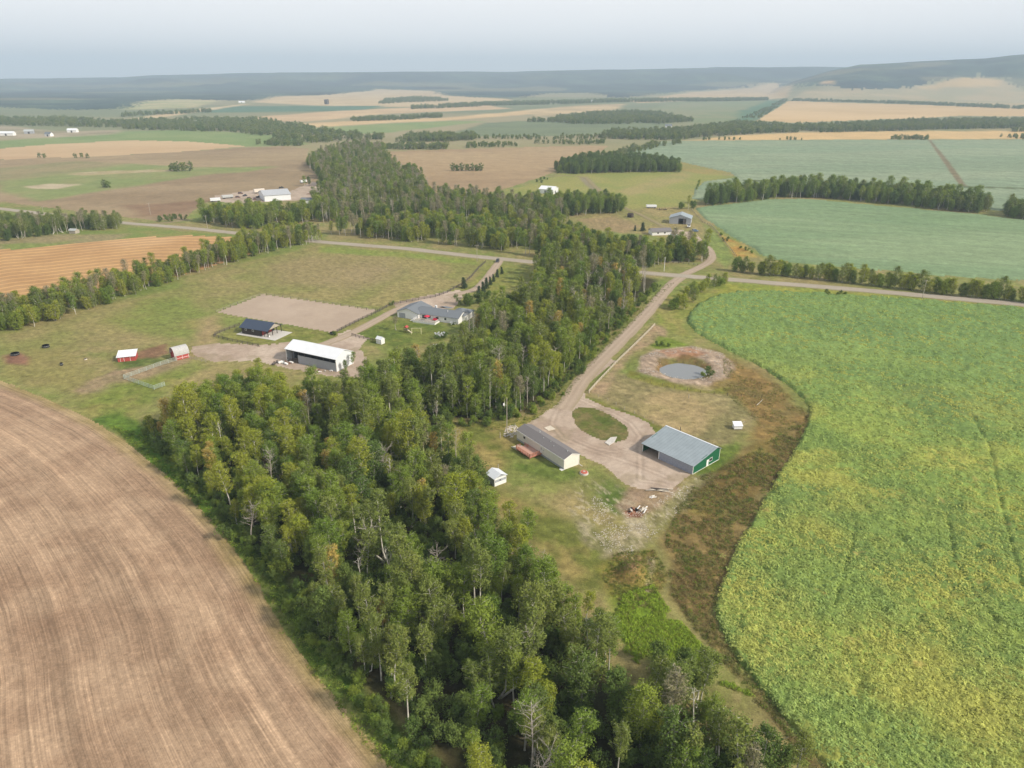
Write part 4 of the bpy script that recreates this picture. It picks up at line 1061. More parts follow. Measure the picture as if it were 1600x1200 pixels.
ch = [choose(i, sel[i], r1[i], r2[i]) for i in range(len(P))]
scl = rng.uniform(0.60, 1.12, len(P)) + 0.16 * (rng.uniform(size=len(P)) < 0.15)
edge = sdist(P[:, 0], P[:, 1], FOREST)
scl = scl * (0.80 + 0.20 * sstep(0, 8, edge))

def ordn(n):
    w = 'zeroth first second third fourth fifth sixth seventh eighth ninth tenth eleventh twelfth thirteenth fourteenth fifteenth sixteenth seventeenth eighteenth nineteenth'.split()
    tens = {2: 'twent', 3: 'thirt', 4: 'fort', 5: 'fift', 6: 'sixt', 7: 'sevent', 8: 'eight', 9: 'ninet'}
    if n < 20: return w[n]
    return tens[n // 10] + ('ieth' if n % 10 == 0 else 'y-' + w[n % 10])
def zone(px_, py_):
    """where in the photograph the tree stands, by things one can find"""
    if px_ < 520 and py_ < 900: return 'at the wood edge beside the stubble field' if py_ > 760 else 'at the upper left corner of the wood'
    if py_ > 1130:
        if px_ < 760: return 'at the bottom left near the stubble field'
        if px_ < 940: return 'at the bottom middle of the wood'
        if px_ < 1120: return 'at the bottom of the wood right of its middle'
        return 'at the bottom right beside the green crop'
    if py_ > 1010:
        if px_ < 620: return 'on the grassy left rim of the wood'
        if px_ < 780: return 'in the lower left part of the wood'
        if px_ < 930: return 'in the lower middle of the wood'
        if px_ < 1060: return 'below the bright green wet grass'
        return 'between the bright wet grass and the crop'
    if py_ > 900:
        if px_ < 560: return 'at the left wood edge above the grassy bend'
        if px_ < 700: return 'mid wood towards the stubble field'
        if px_ < 830: return 'in the very middle of the wood'
        return 'on the right wood edge beside the soil mound'
    if px_ > 760: return 'on the right wood edge below the grey shed'
    if px_ > 680: return 'in the wood just left of the grey shed'
    if px_ > 600: return 'deep in the wood well left of the shed'
    return 'deep in the wood near its left rim'
entries = []
n_ind = 0
LIM = 285
kept = []
for i in range(len(P)):
    px_, py_ = pxs[i]
    vis = -40 < px_ < 1640 and py_ < 1330
    if n_ind < LIM and vis:
        entries.append((i, zone(px_, py_))); n_ind += 1
    else:
        kept.append(i)
by = {}
for (i, zn) in entries:
    by.setdefault((ch[i], zn), []).append(i)
ORD = {1: [''], 2: ['left one of two', 'right one of two'], 3: ['leftmost of three', 'middle of three', 'rightmost of three']}
for ((kd, ix), zn), lst in by.items():
    lst = sorted(lst, key=lambda i: pxs[i][0])
    look = KINDS[kd][ix][3]
    for j, i in enumerate(lst):
        n = len(lst)
        lb = look + ' ' + zn
        if n == 2: lb = ('left-hand ', 'right-hand ')[j] + lb
        elif n == 3: lb = ('leftmost ', 'middle ', 'rightmost ')[j] + lb
        elif n > 3: lb = ('leftmost ' if j == 0 else 'rightmost ' if j == n - 1 else ordn(j + 1) + ' ') + lb
        if len(lb.split()) > 16: print('LONG', lb)
        plant(kd, ix, P[i][0], P[i][1], scl[i], label=lb, group='trees of the big wood')
# make sure that every sort exists once as a standing tree, to be copied by the far woods
TREE_KINDS = [('aspen', k) for k in range(10)] + [('rare', k) for k in range(5)] + [('hedge', k) for k in range(4)]
miss = [k for k in TREE_KINDS if k not in SRC]
for k in miss:
    i = kept.pop(0)
    plant(k[0], k[1], P[i][0], P[i][1], scl[i], label=KINDS[k[0]][k[1]][3] + ' ' + zone(*pxs[i]), group='trees of the big wood')
srcs = [SRC[k] for k in TREE_KINDS]
kept = np.array(kept)
scatter('wood', 'mixed aspen and poplar wood filling the middle of the picture behind its front trees', P[kept], scl[kept], rng.uniform(0, 6.28, len(kept)),
        [TREE_KINDS.index(ch[i]) for i in kept], srcs)

# ---- other woods: name, label, base outline, spacing, choice table, scale, seed
A_ = lambda *k: [('aspen', i) for i in k]
H_ = lambda *k: [('hedge', i) for i in k]
WOODS = [
 ('roadside_wood', 'dense green young wood along the far side of the gravel road', [(512, 366, 0), (560, 371, 0), (640, 378, 0), (720, 385, 0), (800, 395, 0), (860, 405, 0), (920, 411, 0), (1000, 418, 0), (1030, 419, 0), (1040, 411, 0), (1104, 411, 0), (1106, 400, 0), (1060, 385, 3), (1020, 378, 8), (960, 362, 12), (900, 345, 13), (870, 335, 13), (820, 325, 13), (760, 330, 12), (700, 322, 13), (600, 330, 13), (520, 335, 13), (505, 352, 5)], 4.6, A_(1, 3, 5, 7, 1) + H_(0, 1, 1, 2, 3) + [('rare', 1)], 0.92),
 ('creek_wood', 'mixed wood with pale bare stems winding along the creek', [(478, 252, 5), (500, 236, 8), (545, 225, 8), (600, 222, 8), (600, 240, 0), (610, 258, 0), (640, 272, 0), (672, 294, 0), (660, 306, 0), (700, 314, 0), (770, 308, 5), (810, 318, 5), (860, 322, 8), (900, 345, 0), (860, 350, 0), (700, 345, 0), (600, 345, 0), (500, 350, 0), (490, 320, 0), (510, 308, 0), (500, 282, 0), (488, 268, 0)], 5.6, A_(2, 8, 4, 7, 6) + H_(0, 2, 3, 1) + [('rare', 1), ('rare', 2), ('rare', 1)], 0.95),
 ('junkyard_wood', 'clump of broad green trees in front of the scrap yard', [(292, 342, 0), (320, 350, 0), (370, 357, 0), (420, 357, 0), (450, 352, 0), (480, 347, 0), (512, 342, 0), (510, 325, 5), (460, 325, 8), (400, 322, 9), (340, 322, 9), (300, 330, 8)], 5.6, A_(6, 1, 3, 6) + H_(0, 1, 2, 3), 1.05),
 ('fence_line_wood', 'long band of aspens between the swathed field and the pasture', [(-120, 545, 0), (0, 521, 0), (60, 510, 0), (100, 499, 0), (160, 478, 0), (220, 458, 0), (300, 430, 0), (380, 407, 0), (440, 391, 0), (508, 376, 0), (490, 370, 0), (420, 378, 0), (330, 404, 0), (250, 432, 0), (160, 456, 0), (80, 476, 0), (0, 492, 0), (-120, 515, 0)], 4.0, A_(1, 3, 5, 4) + H_(0, 1, 2, 2, 1) + [('rare', 1)], 0.80),
 ('field_corner_wood', 'low mixed wood on the left between road and swathed field', [(-100, 395, 0), (0, 378, 0), (60, 371, 0), (120, 363, 0), (190, 358, 0), (190, 350, 0), (120, 350, 0), (60, 352, 0), (-10, 350, 0), (-100, 358, 0)], 4.8, A_(8, 4) + H_(0, 2, 3, 2, 3) + [('rare', 1)], 0.80),
 ('belt_wood', 'long narrow belt of dark trees between two pale green fields', [(1092, 322, 0), (1120, 321, 0), (1165, 315, 0), (1230, 309, 0), (1300, 311, 0), (1400, 320, 0), (1480, 330, 0), (1542, 335, 0), (1545, 325, 0), (1480, 316, 0), (1400, 308, 0), (1300, 300, 0), (1230, 299, 0), (1180, 303, 0), (1130, 311, 0), (1100, 316, 0)], 5.4, A_(1, 7, 6) + H_(0, 3, 2, 3, 0), 1.1),
 ('belt_wood', 'dark tree clump at the right edge between two pale green fields', [(1566, 338, 0), (1600, 344, 0), (1700, 352, 0), (1700, 336, 0), (1600, 328, 0), (1575, 328, 0)], 5.2, H_(3, 0, 3, 2), 1.0),
 ('spruce_and_aspen_wood', 'dense dark wood behind the grassy yard of the white barn', [(868, 270, 0), (900, 272, 0), (960, 270, 0), (1060, 269, 0), (1060, 262, 0), (1000, 256, 0), (930, 255, 0), (880, 262, 0)], 6.0, A_(7, 9, 7) + H_(3, 0, 3), 1.15),
 ('barn_front_wood', 'dark green trees in front of the white metal barn', [(800, 332, 0), (860, 338, 0), (900, 338, 0), (970, 334, 0), (975, 326, 0), (930, 318, 0), (880, 320, 0), (820, 322, 0)], 5.2, A_(7, 6) + H_(3, 0, 2), 0.95),
]
for wi, (nm, lb, px, sp, tb, sc) in enumerate(WOODS):
    W = PL([p[:2] if p[2] == 0 else (*p[:2], p[2]) for p in px])
    Q = sample(W, sp, 40 + wi)
    if nm in ('roadside_wood', 'creek_wood'): Q = Q[fbm(Q[:, 0], Q[:, 1], 26, 520 + wi, 2) > 0.36]
    rg = np.random.default_rng(60 + wi)
    v = [TREE_KINDS.index(tb[k]) for k in rg.integers(0, len(tb), len(Q))]
    if len(Q): scatter(nm, lb, Q, sc * rg.uniform(0.75, 1.15, len(Q)), rg.uniform(0, 6.28, len(Q)), v, srcs)

# ---- distant tree islands, each tree a thing; they also lend their meshes to the far-off woods
isl = [(270, 267, 2, 'leftmost'), (279, 268, 1, 'second from the left'), (288, 267, 3, 'third from the left'), (298, 267, 1, 'rightmost')]
for (px_, py_, k, w) in isl:
    p = unproj(px_, py_); plant('far', k, p[0], p[1], 1.0, label=w + ' dark tree of the clump alone in the brown field', group='trees of the field clumps')
for (px_, py_, k, w) in [(163, 293, 1, 'left'), (169, 293, 2, 'right')]:
    p = unproj(px_, py_); plant('far', k, p[0], p[1], 0.72, label=w + ' dark bush of the pair alone at the green streak', group='trees of the field clumps')
for j, px_ in enumerate([707, 714, 722, 730, 738, 745, 752]):
    p = unproj(px_, 267); plant('far', (1, 2, 1, 3)[j % 4], p[0], p[1], 0.8, label=('first', 'second', 'third', 'fourth', 'fifth', 'sixth', 'last')[j] + ' tree from the left in the row alone in the ploughed field', group='trees of the field clumps')
for j, (px_, py_, w) in enumerate([(62, 246, 'reddish bush left of the others at the pale grain field edge'), (70, 247, 'low bush beside the reddish bush at the pale grain field edge'), (118, 247, 'left bush of the trio below the pale grain field'), (128, 246, 'middle bush of the trio below the pale grain field'), (137, 247, 'right bush of the trio below the pale grain field')]):
    p = unproj(px_, py_); plant('far', (0, 3)[j % 2], p[0], p[1], 0.62, label=w, group='trees of the field clumps', cat='bush')
for (px_, py_, s, w) in [(586, 217, 1.15, 'left'), (594, 218, 1.05, 'right')]:
    p = unproj(px_, py_); plant('far', 1, p[0], p[1], s, label=w + ' round tree of the pair standing alone beyond the creek wood', group='trees of the field clumps')

FS = [SRC[('far', k)] for k in range(4)]
FARW = [
 ('far_wood', 'bluish wood spreading below the hills at the far left', [(185, 192), (250, 187), (330, 188), (400, 188), (450, 194), (500, 204), (540, 210), (600, 214), (600, 224), (550, 226), (500, 226), (455, 222), (420, 214), (360, 206), (290, 205), (190, 202)], 13, 1.0),
 ('far_wood', 'wood below the hills seen at the left edge', [(-300, 190), (0, 186), (90, 186), (185, 192), (190, 200), (90, 198), (0, 196), (-300, 205)], 15, 1.0),
 ('far_wood', 'narrow dark belt between tan fields in the far middle', [(548, 187), (600, 185), (690, 181), (690, 184), (620, 188), (552, 190)], 11, 0.9),
 ('far_wood', 'dark far belt along the top of the ploughed field', [(600, 233), (640, 234), (700, 234), (700, 229), (640, 227), (605, 228)], 9, 0.85),
 ('far_wood', 'far clump with paler trees above the ploughed field', [(618, 222), (680, 222), (745, 219), (745, 214), (690, 213), (640, 215)], 9, 1.0),
 ('far_wood', 'low far belt above the right part of the ploughed field', [(730, 232), (800, 230), (860, 228), (950, 225), (950, 221), (860, 223), (800, 224), (730, 227)], 10, 0.6),
 ('far_wood', 'scrub strip crossing the far plain', [(745, 217), (850, 219), (1000, 217), (1080, 215), (1080, 210), (980, 211), (850, 213), (750, 213)], 12, 0.55),
 ('far_wood', 'mottled far wood in the middle of the plain', [(820, 191), (860, 191), (900, 194), (960, 194), (1030, 194), (1085, 190), (1030, 178), (980, 176), (930, 178), (880, 184)], 13, 1.0),
 ('far_wood', 'far wood along the near edge of the golden field', [(930, 216), (1000, 219), (1060, 219), (1120, 213), (1200, 208), (1300, 207), (1400, 205), (1480, 202), (1560, 201), (1700, 200), (1700, 191), (1600, 189), (1440, 190), (1300, 198), (1230, 198), (1180, 194), (1120, 197), (1060, 204), (960, 208)], 11, 1.0),
 ('far_wood', 'bush clump at the right end of the golden stubble', [(1575, 206), (1620, 207), (1700, 207), (1700, 202), (1590, 203)], 10, 0.8),
 ('far_wood', 'tree line in the far middle below the hills', [(640, 171), (700, 169), (780, 165), (880, 163), (960, 160), (1100, 159), (1200, 157), (1200, 155), (1080, 156), (960, 157), (850, 160), (760, 162), (650, 168)], 15, 0.9),
 ('far_wood', 'broken tree line above the golden field', [(1236, 158), (1330, 160), (1420, 163), (1600, 171), (1600, 168), (1400, 160), (1300, 157), (1240, 156)], 16, 0.75),
 ('far_wood', 'thin belts on the far left of the plain', [(190, 183), (260, 179), (330, 176), (330, 174), (260, 177), (190, 180)], 14, 0.85),
 ('far_wood', 'tree line running up the tan slope', [(590, 163), (640, 160), (700, 158), (700, 155), (650, 152), (600, 156)], 18, 0.8),
 ('far_wood', 'green wedge of trees beside the golden field', [(1150, 195), (1180, 192), (1205, 174), (1232, 156), (1222, 156), (1190, 172), (1150, 188)], 16, 0.55),
 ('far_wood', 'belt below the upper left pale field', [(395, 226), (430, 228), (470, 229), (480, 224), (430, 222)], 10, 0.8),
 ('far_wood', 'row of low trees along the tan stubble by the green field', [(1090, 219), (1200, 219), (1275, 219), (1275, 216), (1200, 216), (1100, 217)], 9, 0.5),
 ('far_wood', 'low row of bushes at the top of the pale green field', [(1390, 219), (1450, 219), (1450, 216), (1395, 216)], 9, 0.7),
 ('far_wood', 'scattered trees at the right end of the tan stubble', [(1540, 218), (1610, 218), (1700, 218), (1700, 214), (1560, 213)], 12, 0.6),
 ('far_wood', 'brushy slope between ploughed field and white barn', [(780, 304), (820, 290), (850, 278), (880, 266), (935, 246), (985, 237), (1000, 240), (960, 252), (890, 272), (850, 284), (820, 300)], 8, 0.30),
 ('far_wood', 'wooded gully above the yard of the white barn', [(940, 250), (985, 240), (1010, 236), (1030, 230), (1060, 226), (1080, 222), (1060, 222), (1010, 226), (975, 236), (940, 246)], 9, 0.7),
]
for wi, (nm, lb, px, sp, sc) in enumerate(FARW):
    W = PL(px); Q = sample(W, sp, 140 + wi); rg = np.random.default_rng(160 + wi)
    if not len(Q): continue
    m = fbm(Q[:, 0], Q[:, 1], sp * 6, 170 + wi, 2) > (0.30 if sc > 0.7 else 0.45)
    Q = Q[m]
    if not len(Q): continue
    dd = np.hypot(Q[:, 0], Q[:, 1])
    scatter(nm, lb, Q, sc * rg.uniform(0.7, 1.2, len(Q)) * (1 + 0.25 * (dd > 2500)), rg.uniform(0, 6.28, len(Q)), rg.integers(0, 4, len(Q)), FS)

# ---- windbreak along the far side of the road on the right: every tree a thing
wb = PL([(1148, 424), (1180, 427), (1230, 432), (1300, 439), (1360, 446), (1420, 452)])
wb2 = PL([(1428, 454), (1480, 460), (1540, 466), (1600, 472), (1660, 478)])
def along(P, step):
    seg = np.linalg.norm(np.diff(P, axis=0), axis=1); s = np.concatenate([[0], np.cumsum(seg)]); t = np.arange(0, s[-1], step)
    return np.stack([np.interp(t, s, P[:, 0]), np.interp(t, s, P[:, 1])], -1)
wb_pts = np.vstack([along(wb, 3.1), along(wb2, 2.9)])
for j, p in enumerate(wb_pts):
    k = [0, 1, 2, 1, 3, 0, 2, 1][(j * 5) % 8]
    px_ = proj(p[0], p[1], 0)[0]
    plant('hedge', k, p[0] + random.uniform(-.8, .8), p[1] + random.uniform(-1.2, 1.2), random.uniform(0.58, 0.95), sxy=random.uniform(0.95, 1.25),
          label=f'{ordn(j + 1)} tree from the left in the windbreak along the road', group='trees of the roadside windbreak')

# ---- shrubs and single trees round the farms
def one(kind, k, px_, py_, s, label, group=None, cat='tree', sxy=None):
    p = unproj(px_, py_)
    return plant(kind, k, p[0], p[1], s, label=label, group=group, cat=cat, sxy=sxy)
one('spruce', 0, 725, 450, 0.75, 'thick dark spruce at the fence bend beside the house drive', cat='spruce', sxy=1.35)
for j, (px_, py_, s) in enumerate([(748, 464, .75), (755, 458, .8), (760, 451, .78), (766, 445, .6), (771, 440, .55), (777, 433, .6), (784, 428, .55)]):
    one('spruce', 0, px_, py_, s, ordn(j + 1) + ' spruce of the row beside the house drive, counted from the house', 'spruces beside the house drive', 'spruce')
one('spruce', 0, 992, 361, 0.55, 'small pointed spruce left of the low grey roof', cat='spruce')
one('spruce', 0, 1004, 361, 0.8, 'larger dark round spruce beside the low grey roof', cat='spruce', sxy=1.3)
one('spruce', 0, 1016, 364, 0.4, 'smallest dark spruce right in front of the low grey roof', cat='spruce')
for j, (px_, py_, s) in enumerate([(726, 476, 1.0), (735, 478, .9), (745, 474, 1.1), (756, 472, 1.05)]):
    one('shrub', 1, px_, py_, s, ordn(j + 1) + ' dark bush from the left in the clump between house and drive', 'bushes between house and drive', 'bush')
one('rare', 1, 619, 516, 0.42, 'small half bare lawn tree behind the house garden', cat='tree', sxy=1.6)
one('shrub', 1, 524, 524, 0.35, 'small dark bush at the corner of the arena fence', cat='bush')
one('shrub', 1, 612, 477, 0.4, 'small dark bush at the drive fence near the garage', cat='bush')
one('aspen', 7, 540, 580, 0.35, 'small dark tree in front of the end wall of the white barn', cat='tree')
one('aspen', 1, 552, 574, 0.42, 'small green tree at the right corner of the white barn', cat='tree')
for j, (px_, py_) in enumerate([(1052, 484), (1062, 480), (1070, 472), (1078, 466), (1088, 458), (1096, 456), (1105, 452), (1116, 450), (1124, 446), (1134, 444), (1068, 484), (1084, 472)]):
    one(('shrub', 'hedge')[j % 2], (0, 1, 2, 2)[j % 4], px_, py_, (1.2, .62, 1.1, .6)[j % 4], ordn(j + 1) + ' leafy bush from the near end of the thicket right of the farm drive', 'thicket between farm drive and green crop', 'bush')
for j, (px_, py_) in enumerate([(1075, 328), (1064, 326), (1084, 326)]):
    one(('aspen', 'shrub', 'shrub')[j], (5, 0, 1)[j], px_, py_, (.7, 1.3, 1.2)[j], ('pale green tree', 'round green bush', 'greyish bush')[j] + ' beside the far grey barn', 'greenery behind the far grey barn', 'tree')
for j, (px_, py_) in enumerate([(1088, 301), (1092, 292), (1090, 296)]):
    one('aspen', (1, 3, 0)[j], px_, py_, .55, ('nearest', 'farthest', 'middle')[j] + ' of three small trees at the point of the pale green field', 'trees at the field point', 'tree')
for j, (px_, py_, s) in enumerate([(1127, 368, .5), (1134, 377, .6), (1156, 388, .4), (1165, 392, .45), (1175, 396, .4), (1310, 462, .5), (1318, 462, .5), (1290, 461, .5)]):
    one('shrub', (0, 1)[j % 2], px_, py_, s, ordn(j + 1) + ' low bush from the left on the orange weedy strip' if j < 5 else ('right', 'middle', 'left')[(j - 5 + 2) % 3 if False else {5: 1, 6: 0, 7: 2}[j]] + ' low bush of three on the grass verge below the road', 'low verge bushes', 'bush')
one('shrub', 1, 1106, 584, 0.55, 'dark round bush standing at the right bank of the pond', cat='bush')
one('shrub', 0, 1100, 587, 0.4, 'small green bush low on the near bank of the pond', cat='bush')
for j, (px_, py_) in enumerate([(1028, 541), (1036, 539), (1045, 541)]):
    one('shrub', (1, 0, 0)[j], px_, py_, .38, ('left', 'middle', 'right')[j] + ' low green bush of three on the far bank above the pond', 'pond bank bushes', 'bush')
for j, (px_, py_) in enumerate([(249, 346), (262, 343), (268, 346), (275, 342), (285, 343)]):
    one('shrub', 1, px_, py_, .75, ordn(j + 1) + ' dark bush from the left at the side road junction', 'bushes at the side road junction', 'bush')
for j, (px_, py_) in enumerate([(476, 291), (483, 290), (502, 298), (512, 302), (507, 306)]):
    one('aspen', (6, 7, 7, 6, 1)[j], px_, py_, .7, ordn(j + 1) + ' round green tree from the left behind the scrap yard', 'trees behind the scrap yard', 'tree')
# shrubs in front of the bright wet grass
for j, (px_, py_) in enumerate([(1035, 1052), (1050, 1058), (1064, 1062), (1042, 1068), (1078, 1074)]):
    one('shrub', (1, 1, 1, 0, 1)[j], px_, py_, .95, ordn(j + 1) + ' dark green shrub from the left along the near side of the bright grass', 'shrubs by the bright wet grass', 'bush')

# ---- undergrowth of the big wood and its rim
Q = sample(FOREST, 2.9, 77); rg = np.random.default_rng(78)
e = sdist(Q[:, 0], Q[:, 1], FOREST)
Q = Q[(np.hypot(Q[:, 0], Q[:, 1]) < 330) & (rg.uniform(size=len(Q)) < 0.45)]
SH = [SRC[('shrub', k)] if ('shrub', k) in SRC else None for k in range(3)]
if SH[2] is None:
    one('shrub', 2, 1040, 498, 0.7, 'young light green aspen at the near end of the drive thicket'); SH[2] = SRC[('shrub', 2)]
scatter('undergrowth', 'dark bushes and saplings growing under the trees of the big wood', Q, rg.uniform(0.45, 1.05, len(Q)), rg.uniform(0, 6.28, len(Q)), rg.choice([1, 1, 1, 0], len(Q)), SH)
rim = PL([(215, 672), (260, 722), (320, 800), (375, 868), (424, 930), (465, 1000), (528, 1075), (600, 1160), (680, 1265), (770, 1400)])
Q = along(rim, 1.4); Q = Q + rg.normal(size=Q.shape) * np.array([1.3, 1.3]) + np.array([2.8, 0.8])
rim2 = PL([(705, 662), (760, 662), (820, 650), (868, 616), (905, 578), (945, 532), (990, 484), (1028, 446)])
Q2 = along(rim2, 2.0); Q2 = Q2 + rg.normal(size=Q2.shape) * 1.2
Q = np.vstack([Q, Q2])
scatter('undergrowth', 'low green bushes along the grassy rim of the big wood', Q, rg.uniform(0.25, 0.62, len(Q)), rg.uniform(0, 6.28, len(Q)), rg.choice([0, 0, 1], len(Q)), SH)

# ---- ground plants: one standing example of each, its mesh scattered as ground cover
def clump_mesh(nm, seed, w, h, n, size, leaf, up=0.8):
    rg = np.random.default_rng(seed)
    a = rg.uniform(0, 6.28, n); r_ = w * np.sqrt(rg.uniform(0, 1, n)); z = h * (1 - 0.6 * (r_ / w) ** 2) * rg.uniform(0.45, 1.0, n)
    p = np.stack([r_ * np.cos(a), r_ * np.sin(a), z], -1)
    nr = np.stack([np.cos(a) * r_ / w * .5, np.sin(a) * r_ / w * .5, np.full(n, up)], -1) + rg.normal(size=(n, 3)) * .33
    nr /= np.linalg.norm(nr, axis=1)[:, None]
    t = rg.normal(size=(n, 3)); u = np.cross(nr, t); u /= np.linalg.norm(u, axis=1)[:, None]; v = np.cross(nr, u)
    s = size * rg.uniform(.6, 1.3, n)[:, None]
    co = np.stack([p - u * s, p - v * s * .6, p + u * s, p + v * s * .6], 1).reshape(-1, 3); q = np.arange(4 * n).reshape(-1, 4)
    return mesh_np(nm, co, quads=q, mat=LEAF[leaf])
def lone(nm, me, px_, py_, label, cat, s=1.0):
    p = unproj(px_, py_); t = empty(nm, (p[0], p[1], ground_z(*p)), 0.4); t.scale = (s, s, s); tag(t, label, cat)
    return link('leaves', me, t)
GC = {
 'crop': lone('crop_plant', clump_mesh('crop_plant', 1, 0.85, 0.75, 34, 0.20, 'crop'), 1128, 870, 'green crop plant at the left edge of the crop field, level with the mound', 'crop plant'),
 'grass': lone('grass_tussock', clump_mesh('grass_tussock', 2, 0.45, 0.4, 16, 0.10, 'grass'), 1004, 1000, 'grass tussock in the bright green wet grass', 'grass'),
 'weed': lone('weed_clump', clump_mesh('weed_clump', 3, 0.5, 0.65, 18, 0.12, 'weed'), 1090, 880, 'brown weed clump in the brown weedy strip beside the green crop', 'weed'),
 'lush': lone('grass_tussock', clump_mesh('lush_tussock', 5, 0.5, 0.5, 18, 0.12, 'lush'), 1030, 1000, 'tall lush grass tussock in the bright green wet grass', 'grass'),
 'scrub': lone('grass_tussock', clump_mesh('green_weed', 4, 0.5, 0.6, 20, 0.13, 'rank'), 440, 990, 'leafy green tussock on the grass strip beside the stubble field', 'grass'),
}
def cover(name, label, polypx, n, keys, s0, s1, seed, lift=0.0, cond=None, near=None, thresh=None, tscale=6):
    rg = np.random.default_rng(seed)
    W = PL(polypx); lo = W.min(0); hi = W.max(0)
    Q = rg.uniform(lo, hi, (n * 4, 2)); Q = Q[inside(Q[:, 0], Q[:, 1], W)]
    if near: Q = Q[rg.uniform(size=len(Q)) < np.clip((near / np.hypot(Q[:, 0], Q[:, 1])) ** 2.2, 0, 1)]
    if thresh: Q = Q[fbm(Q[:, 0], Q[:, 1], tscale, seed + 1, 3) > thresh]
    if cond is not None: Q = Q[cond(Q)]
    Q = Q[:n]
    z = np.array([ground_z(*p) for p in Q]) + (lift if np.isscalar(lift) else lift(Q))
    scatter(name, label, np.column_stack([Q, z]), rg.uniform(s0, s1, len(Q)), rg.uniform(0, 6.28, len(Q)), rg.integers(0, len(keys), len(Q)), [(GC[k],) for k in keys])
def crop_lift(Q):
    z = []
    for p in Q:
        a = math.atan2(p[0], p[1]); r = math.hypot(*p)
        i = int(np.clip((a - az[0]) / (az[1] - az[0]), 0, NAZ - 2)); j = int(np.clip(np.searchsorted(rr, r) - 1, 0, NR - 2))
        z.append(GZc[i * NR + j] - GZ[i * NR + j] - 0.45)
    return np.array(z)
CROPPX = [p for p in REG[CROP - 1][1]]
CROPPX_V = [(1072, 505), (1076, 490), (1090, 476), (1115, 464), (1150, 456), (1200, 455), (1300, 460), (1450, 470), (1600, 482), (1720, 492), (1760, 700), (1800, 1300), (1420, 1330), (1340, 1250), (1290, 1200), (1240, 1145), (1190, 1080), (1150, 1030), (1125, 985), (1115, 950), (1130, 910), (1150, 860), (1185, 800), (1215, 745), (1245, 700), (1262, 660), (1265, 640), (1250, 620), (1225, 600), (1190, 575), (1150, 555), (1110, 535), (1085, 520)]
def in_crop(Q):
    ok = np.ones(len(Q), bool)
    for Tk in TRK:
        d, _ = segd(Q[:, 0], Q[:, 1], Tk, False); ok &= d > 0.5
    return ok
cover('crop_plants', 'leafy green crop canopy of the large field on the right', CROPPX_V, 62000, ['crop'], 0.45, 1.25, 900, crop_lift, in_crop, near=135)
cover('weeds', 'brown and rust coloured weeds on the strip beside the green crop', [(1095, 745), (1150, 720), (1180, 705), (1240, 665), (1262, 660), (1240, 705), (1180, 800), (1145, 860), (1125, 905), (1112, 950), (1122, 985), (1150, 1032), (1190, 1082), (1240, 1147), (1290, 1202), (1268, 1200), (1204, 1120), (1134, 1040), (1086, 985), (1050, 930), (1045, 880), (1040, 850), (1055, 800)], 9000, ['weed', 'weed', 'weed', 'grass', 'scrub'], 0.35, 1.3, 910, thresh=0.36, tscale=5)
cover('weeds', 'dry weeds between the pond and the green crop', [(1130, 560), (1170, 575), (1220, 605), (1262, 645), (1262, 660), (1210, 690), (1160, 640), (1130, 610)], 3000, ['weed', 'grass'], 0.3, 0.8, 915, thresh=0.45, tscale=5)
cover('tall_grass', 'rank green grass between stubble field and wood', [(170, 665), (240, 680), (300, 745), (360, 820), (420, 890), (470, 970), (530, 1060), (600, 1160), (700, 1300), (800, 1450), (760, 1450), (640, 1250), (560, 1150), (480, 1040), (420, 945), (380, 875), (300, 785), (210, 700)], 15000, ['scrub', 'grass', 'lush', 'scrub'], 0.4, 1.1, 920)
cover('tall_grass', 'bright green wet grass between mound and wood', [(955, 935), (1020, 915), (1050, 960), (1130, 1040), (1180, 1090), (1100, 1060), (1000, 1040), (940, 990)], 5500, ['lush', 'lush', 'grass'], 0.4, 1.2, 930, thresh=0.44, tscale=7)
cover('tall_grass', 'uncut grass on both sides of the farm drive', [(705, 662), (820, 650), (870, 620), (910, 575), (950, 528), (1000, 480), (1040, 445), (1055, 442), (1015, 480), (960, 535), (915, 582), (885, 625), (830, 660), (760, 675)], 7000, ['grass', 'scrub'], 0.5, 1.0, 940)
cover('tall_grass', 'grass and weeds on the soil mound', [(960, 865), (1025, 860), (1045, 900), (1020, 950), (970, 950), (940, 900)], 1500, ['grass', 'weed', 'scrub'], 0.4, 0.8, 960)

# stones and rubble
def rock_mesh(nm, seed):
    rg = np.random.default_rng(seed); bm = bmesh.new(); bmesh.ops.create_icosphere(bm, subdivisions=1, radius=.22)
    for v in bm.verts: v.co = v.co * rg.uniform(.7, 1.25); v.co.z *= .6
    me = D.meshes.new(nm); bm.to_mesh(me); bm.free(); return me
STONE = plain('pale_stone', (.50, .46, .40), .95, var=.3)
rm_ = rock_mesh('stone', 3); rm_.materials.append(STONE)
p = unproj(1050, 560); t = tag(link('stone', rm_, loc=(p[0], p[1], ground_z(*p))), 'pale stone on the far bank of the pond', 'stone'); GC['stone'] = t
cover('stones', 'pale stones strewn round the banks of the pond', [(1000, 560), (1025, 545), (1080, 540), (1130, 552), (1148, 572), (1140, 592), (1105, 605), (1050, 600), (995, 582)], 900, ['stone'], .3, 1.1, 970, thresh=.5, tscale=4)
cover('stones', 'rubble strewn over the stony yard below the gravel', [(900, 790), (930, 775), (960, 790), (1000, 800), (1090, 745), (1070, 790), (1010, 850), (985, 872), (945, 862)], 1500, ['stone'], .2, .85, 971, thresh=.5, tscale=3)
cover('stones', 'rubble at the far end of the mobile home', [(790, 668), (806, 662), (812, 676), (800, 684), (786, 682)], 160, ['stone'], .6, 1.8, 972)

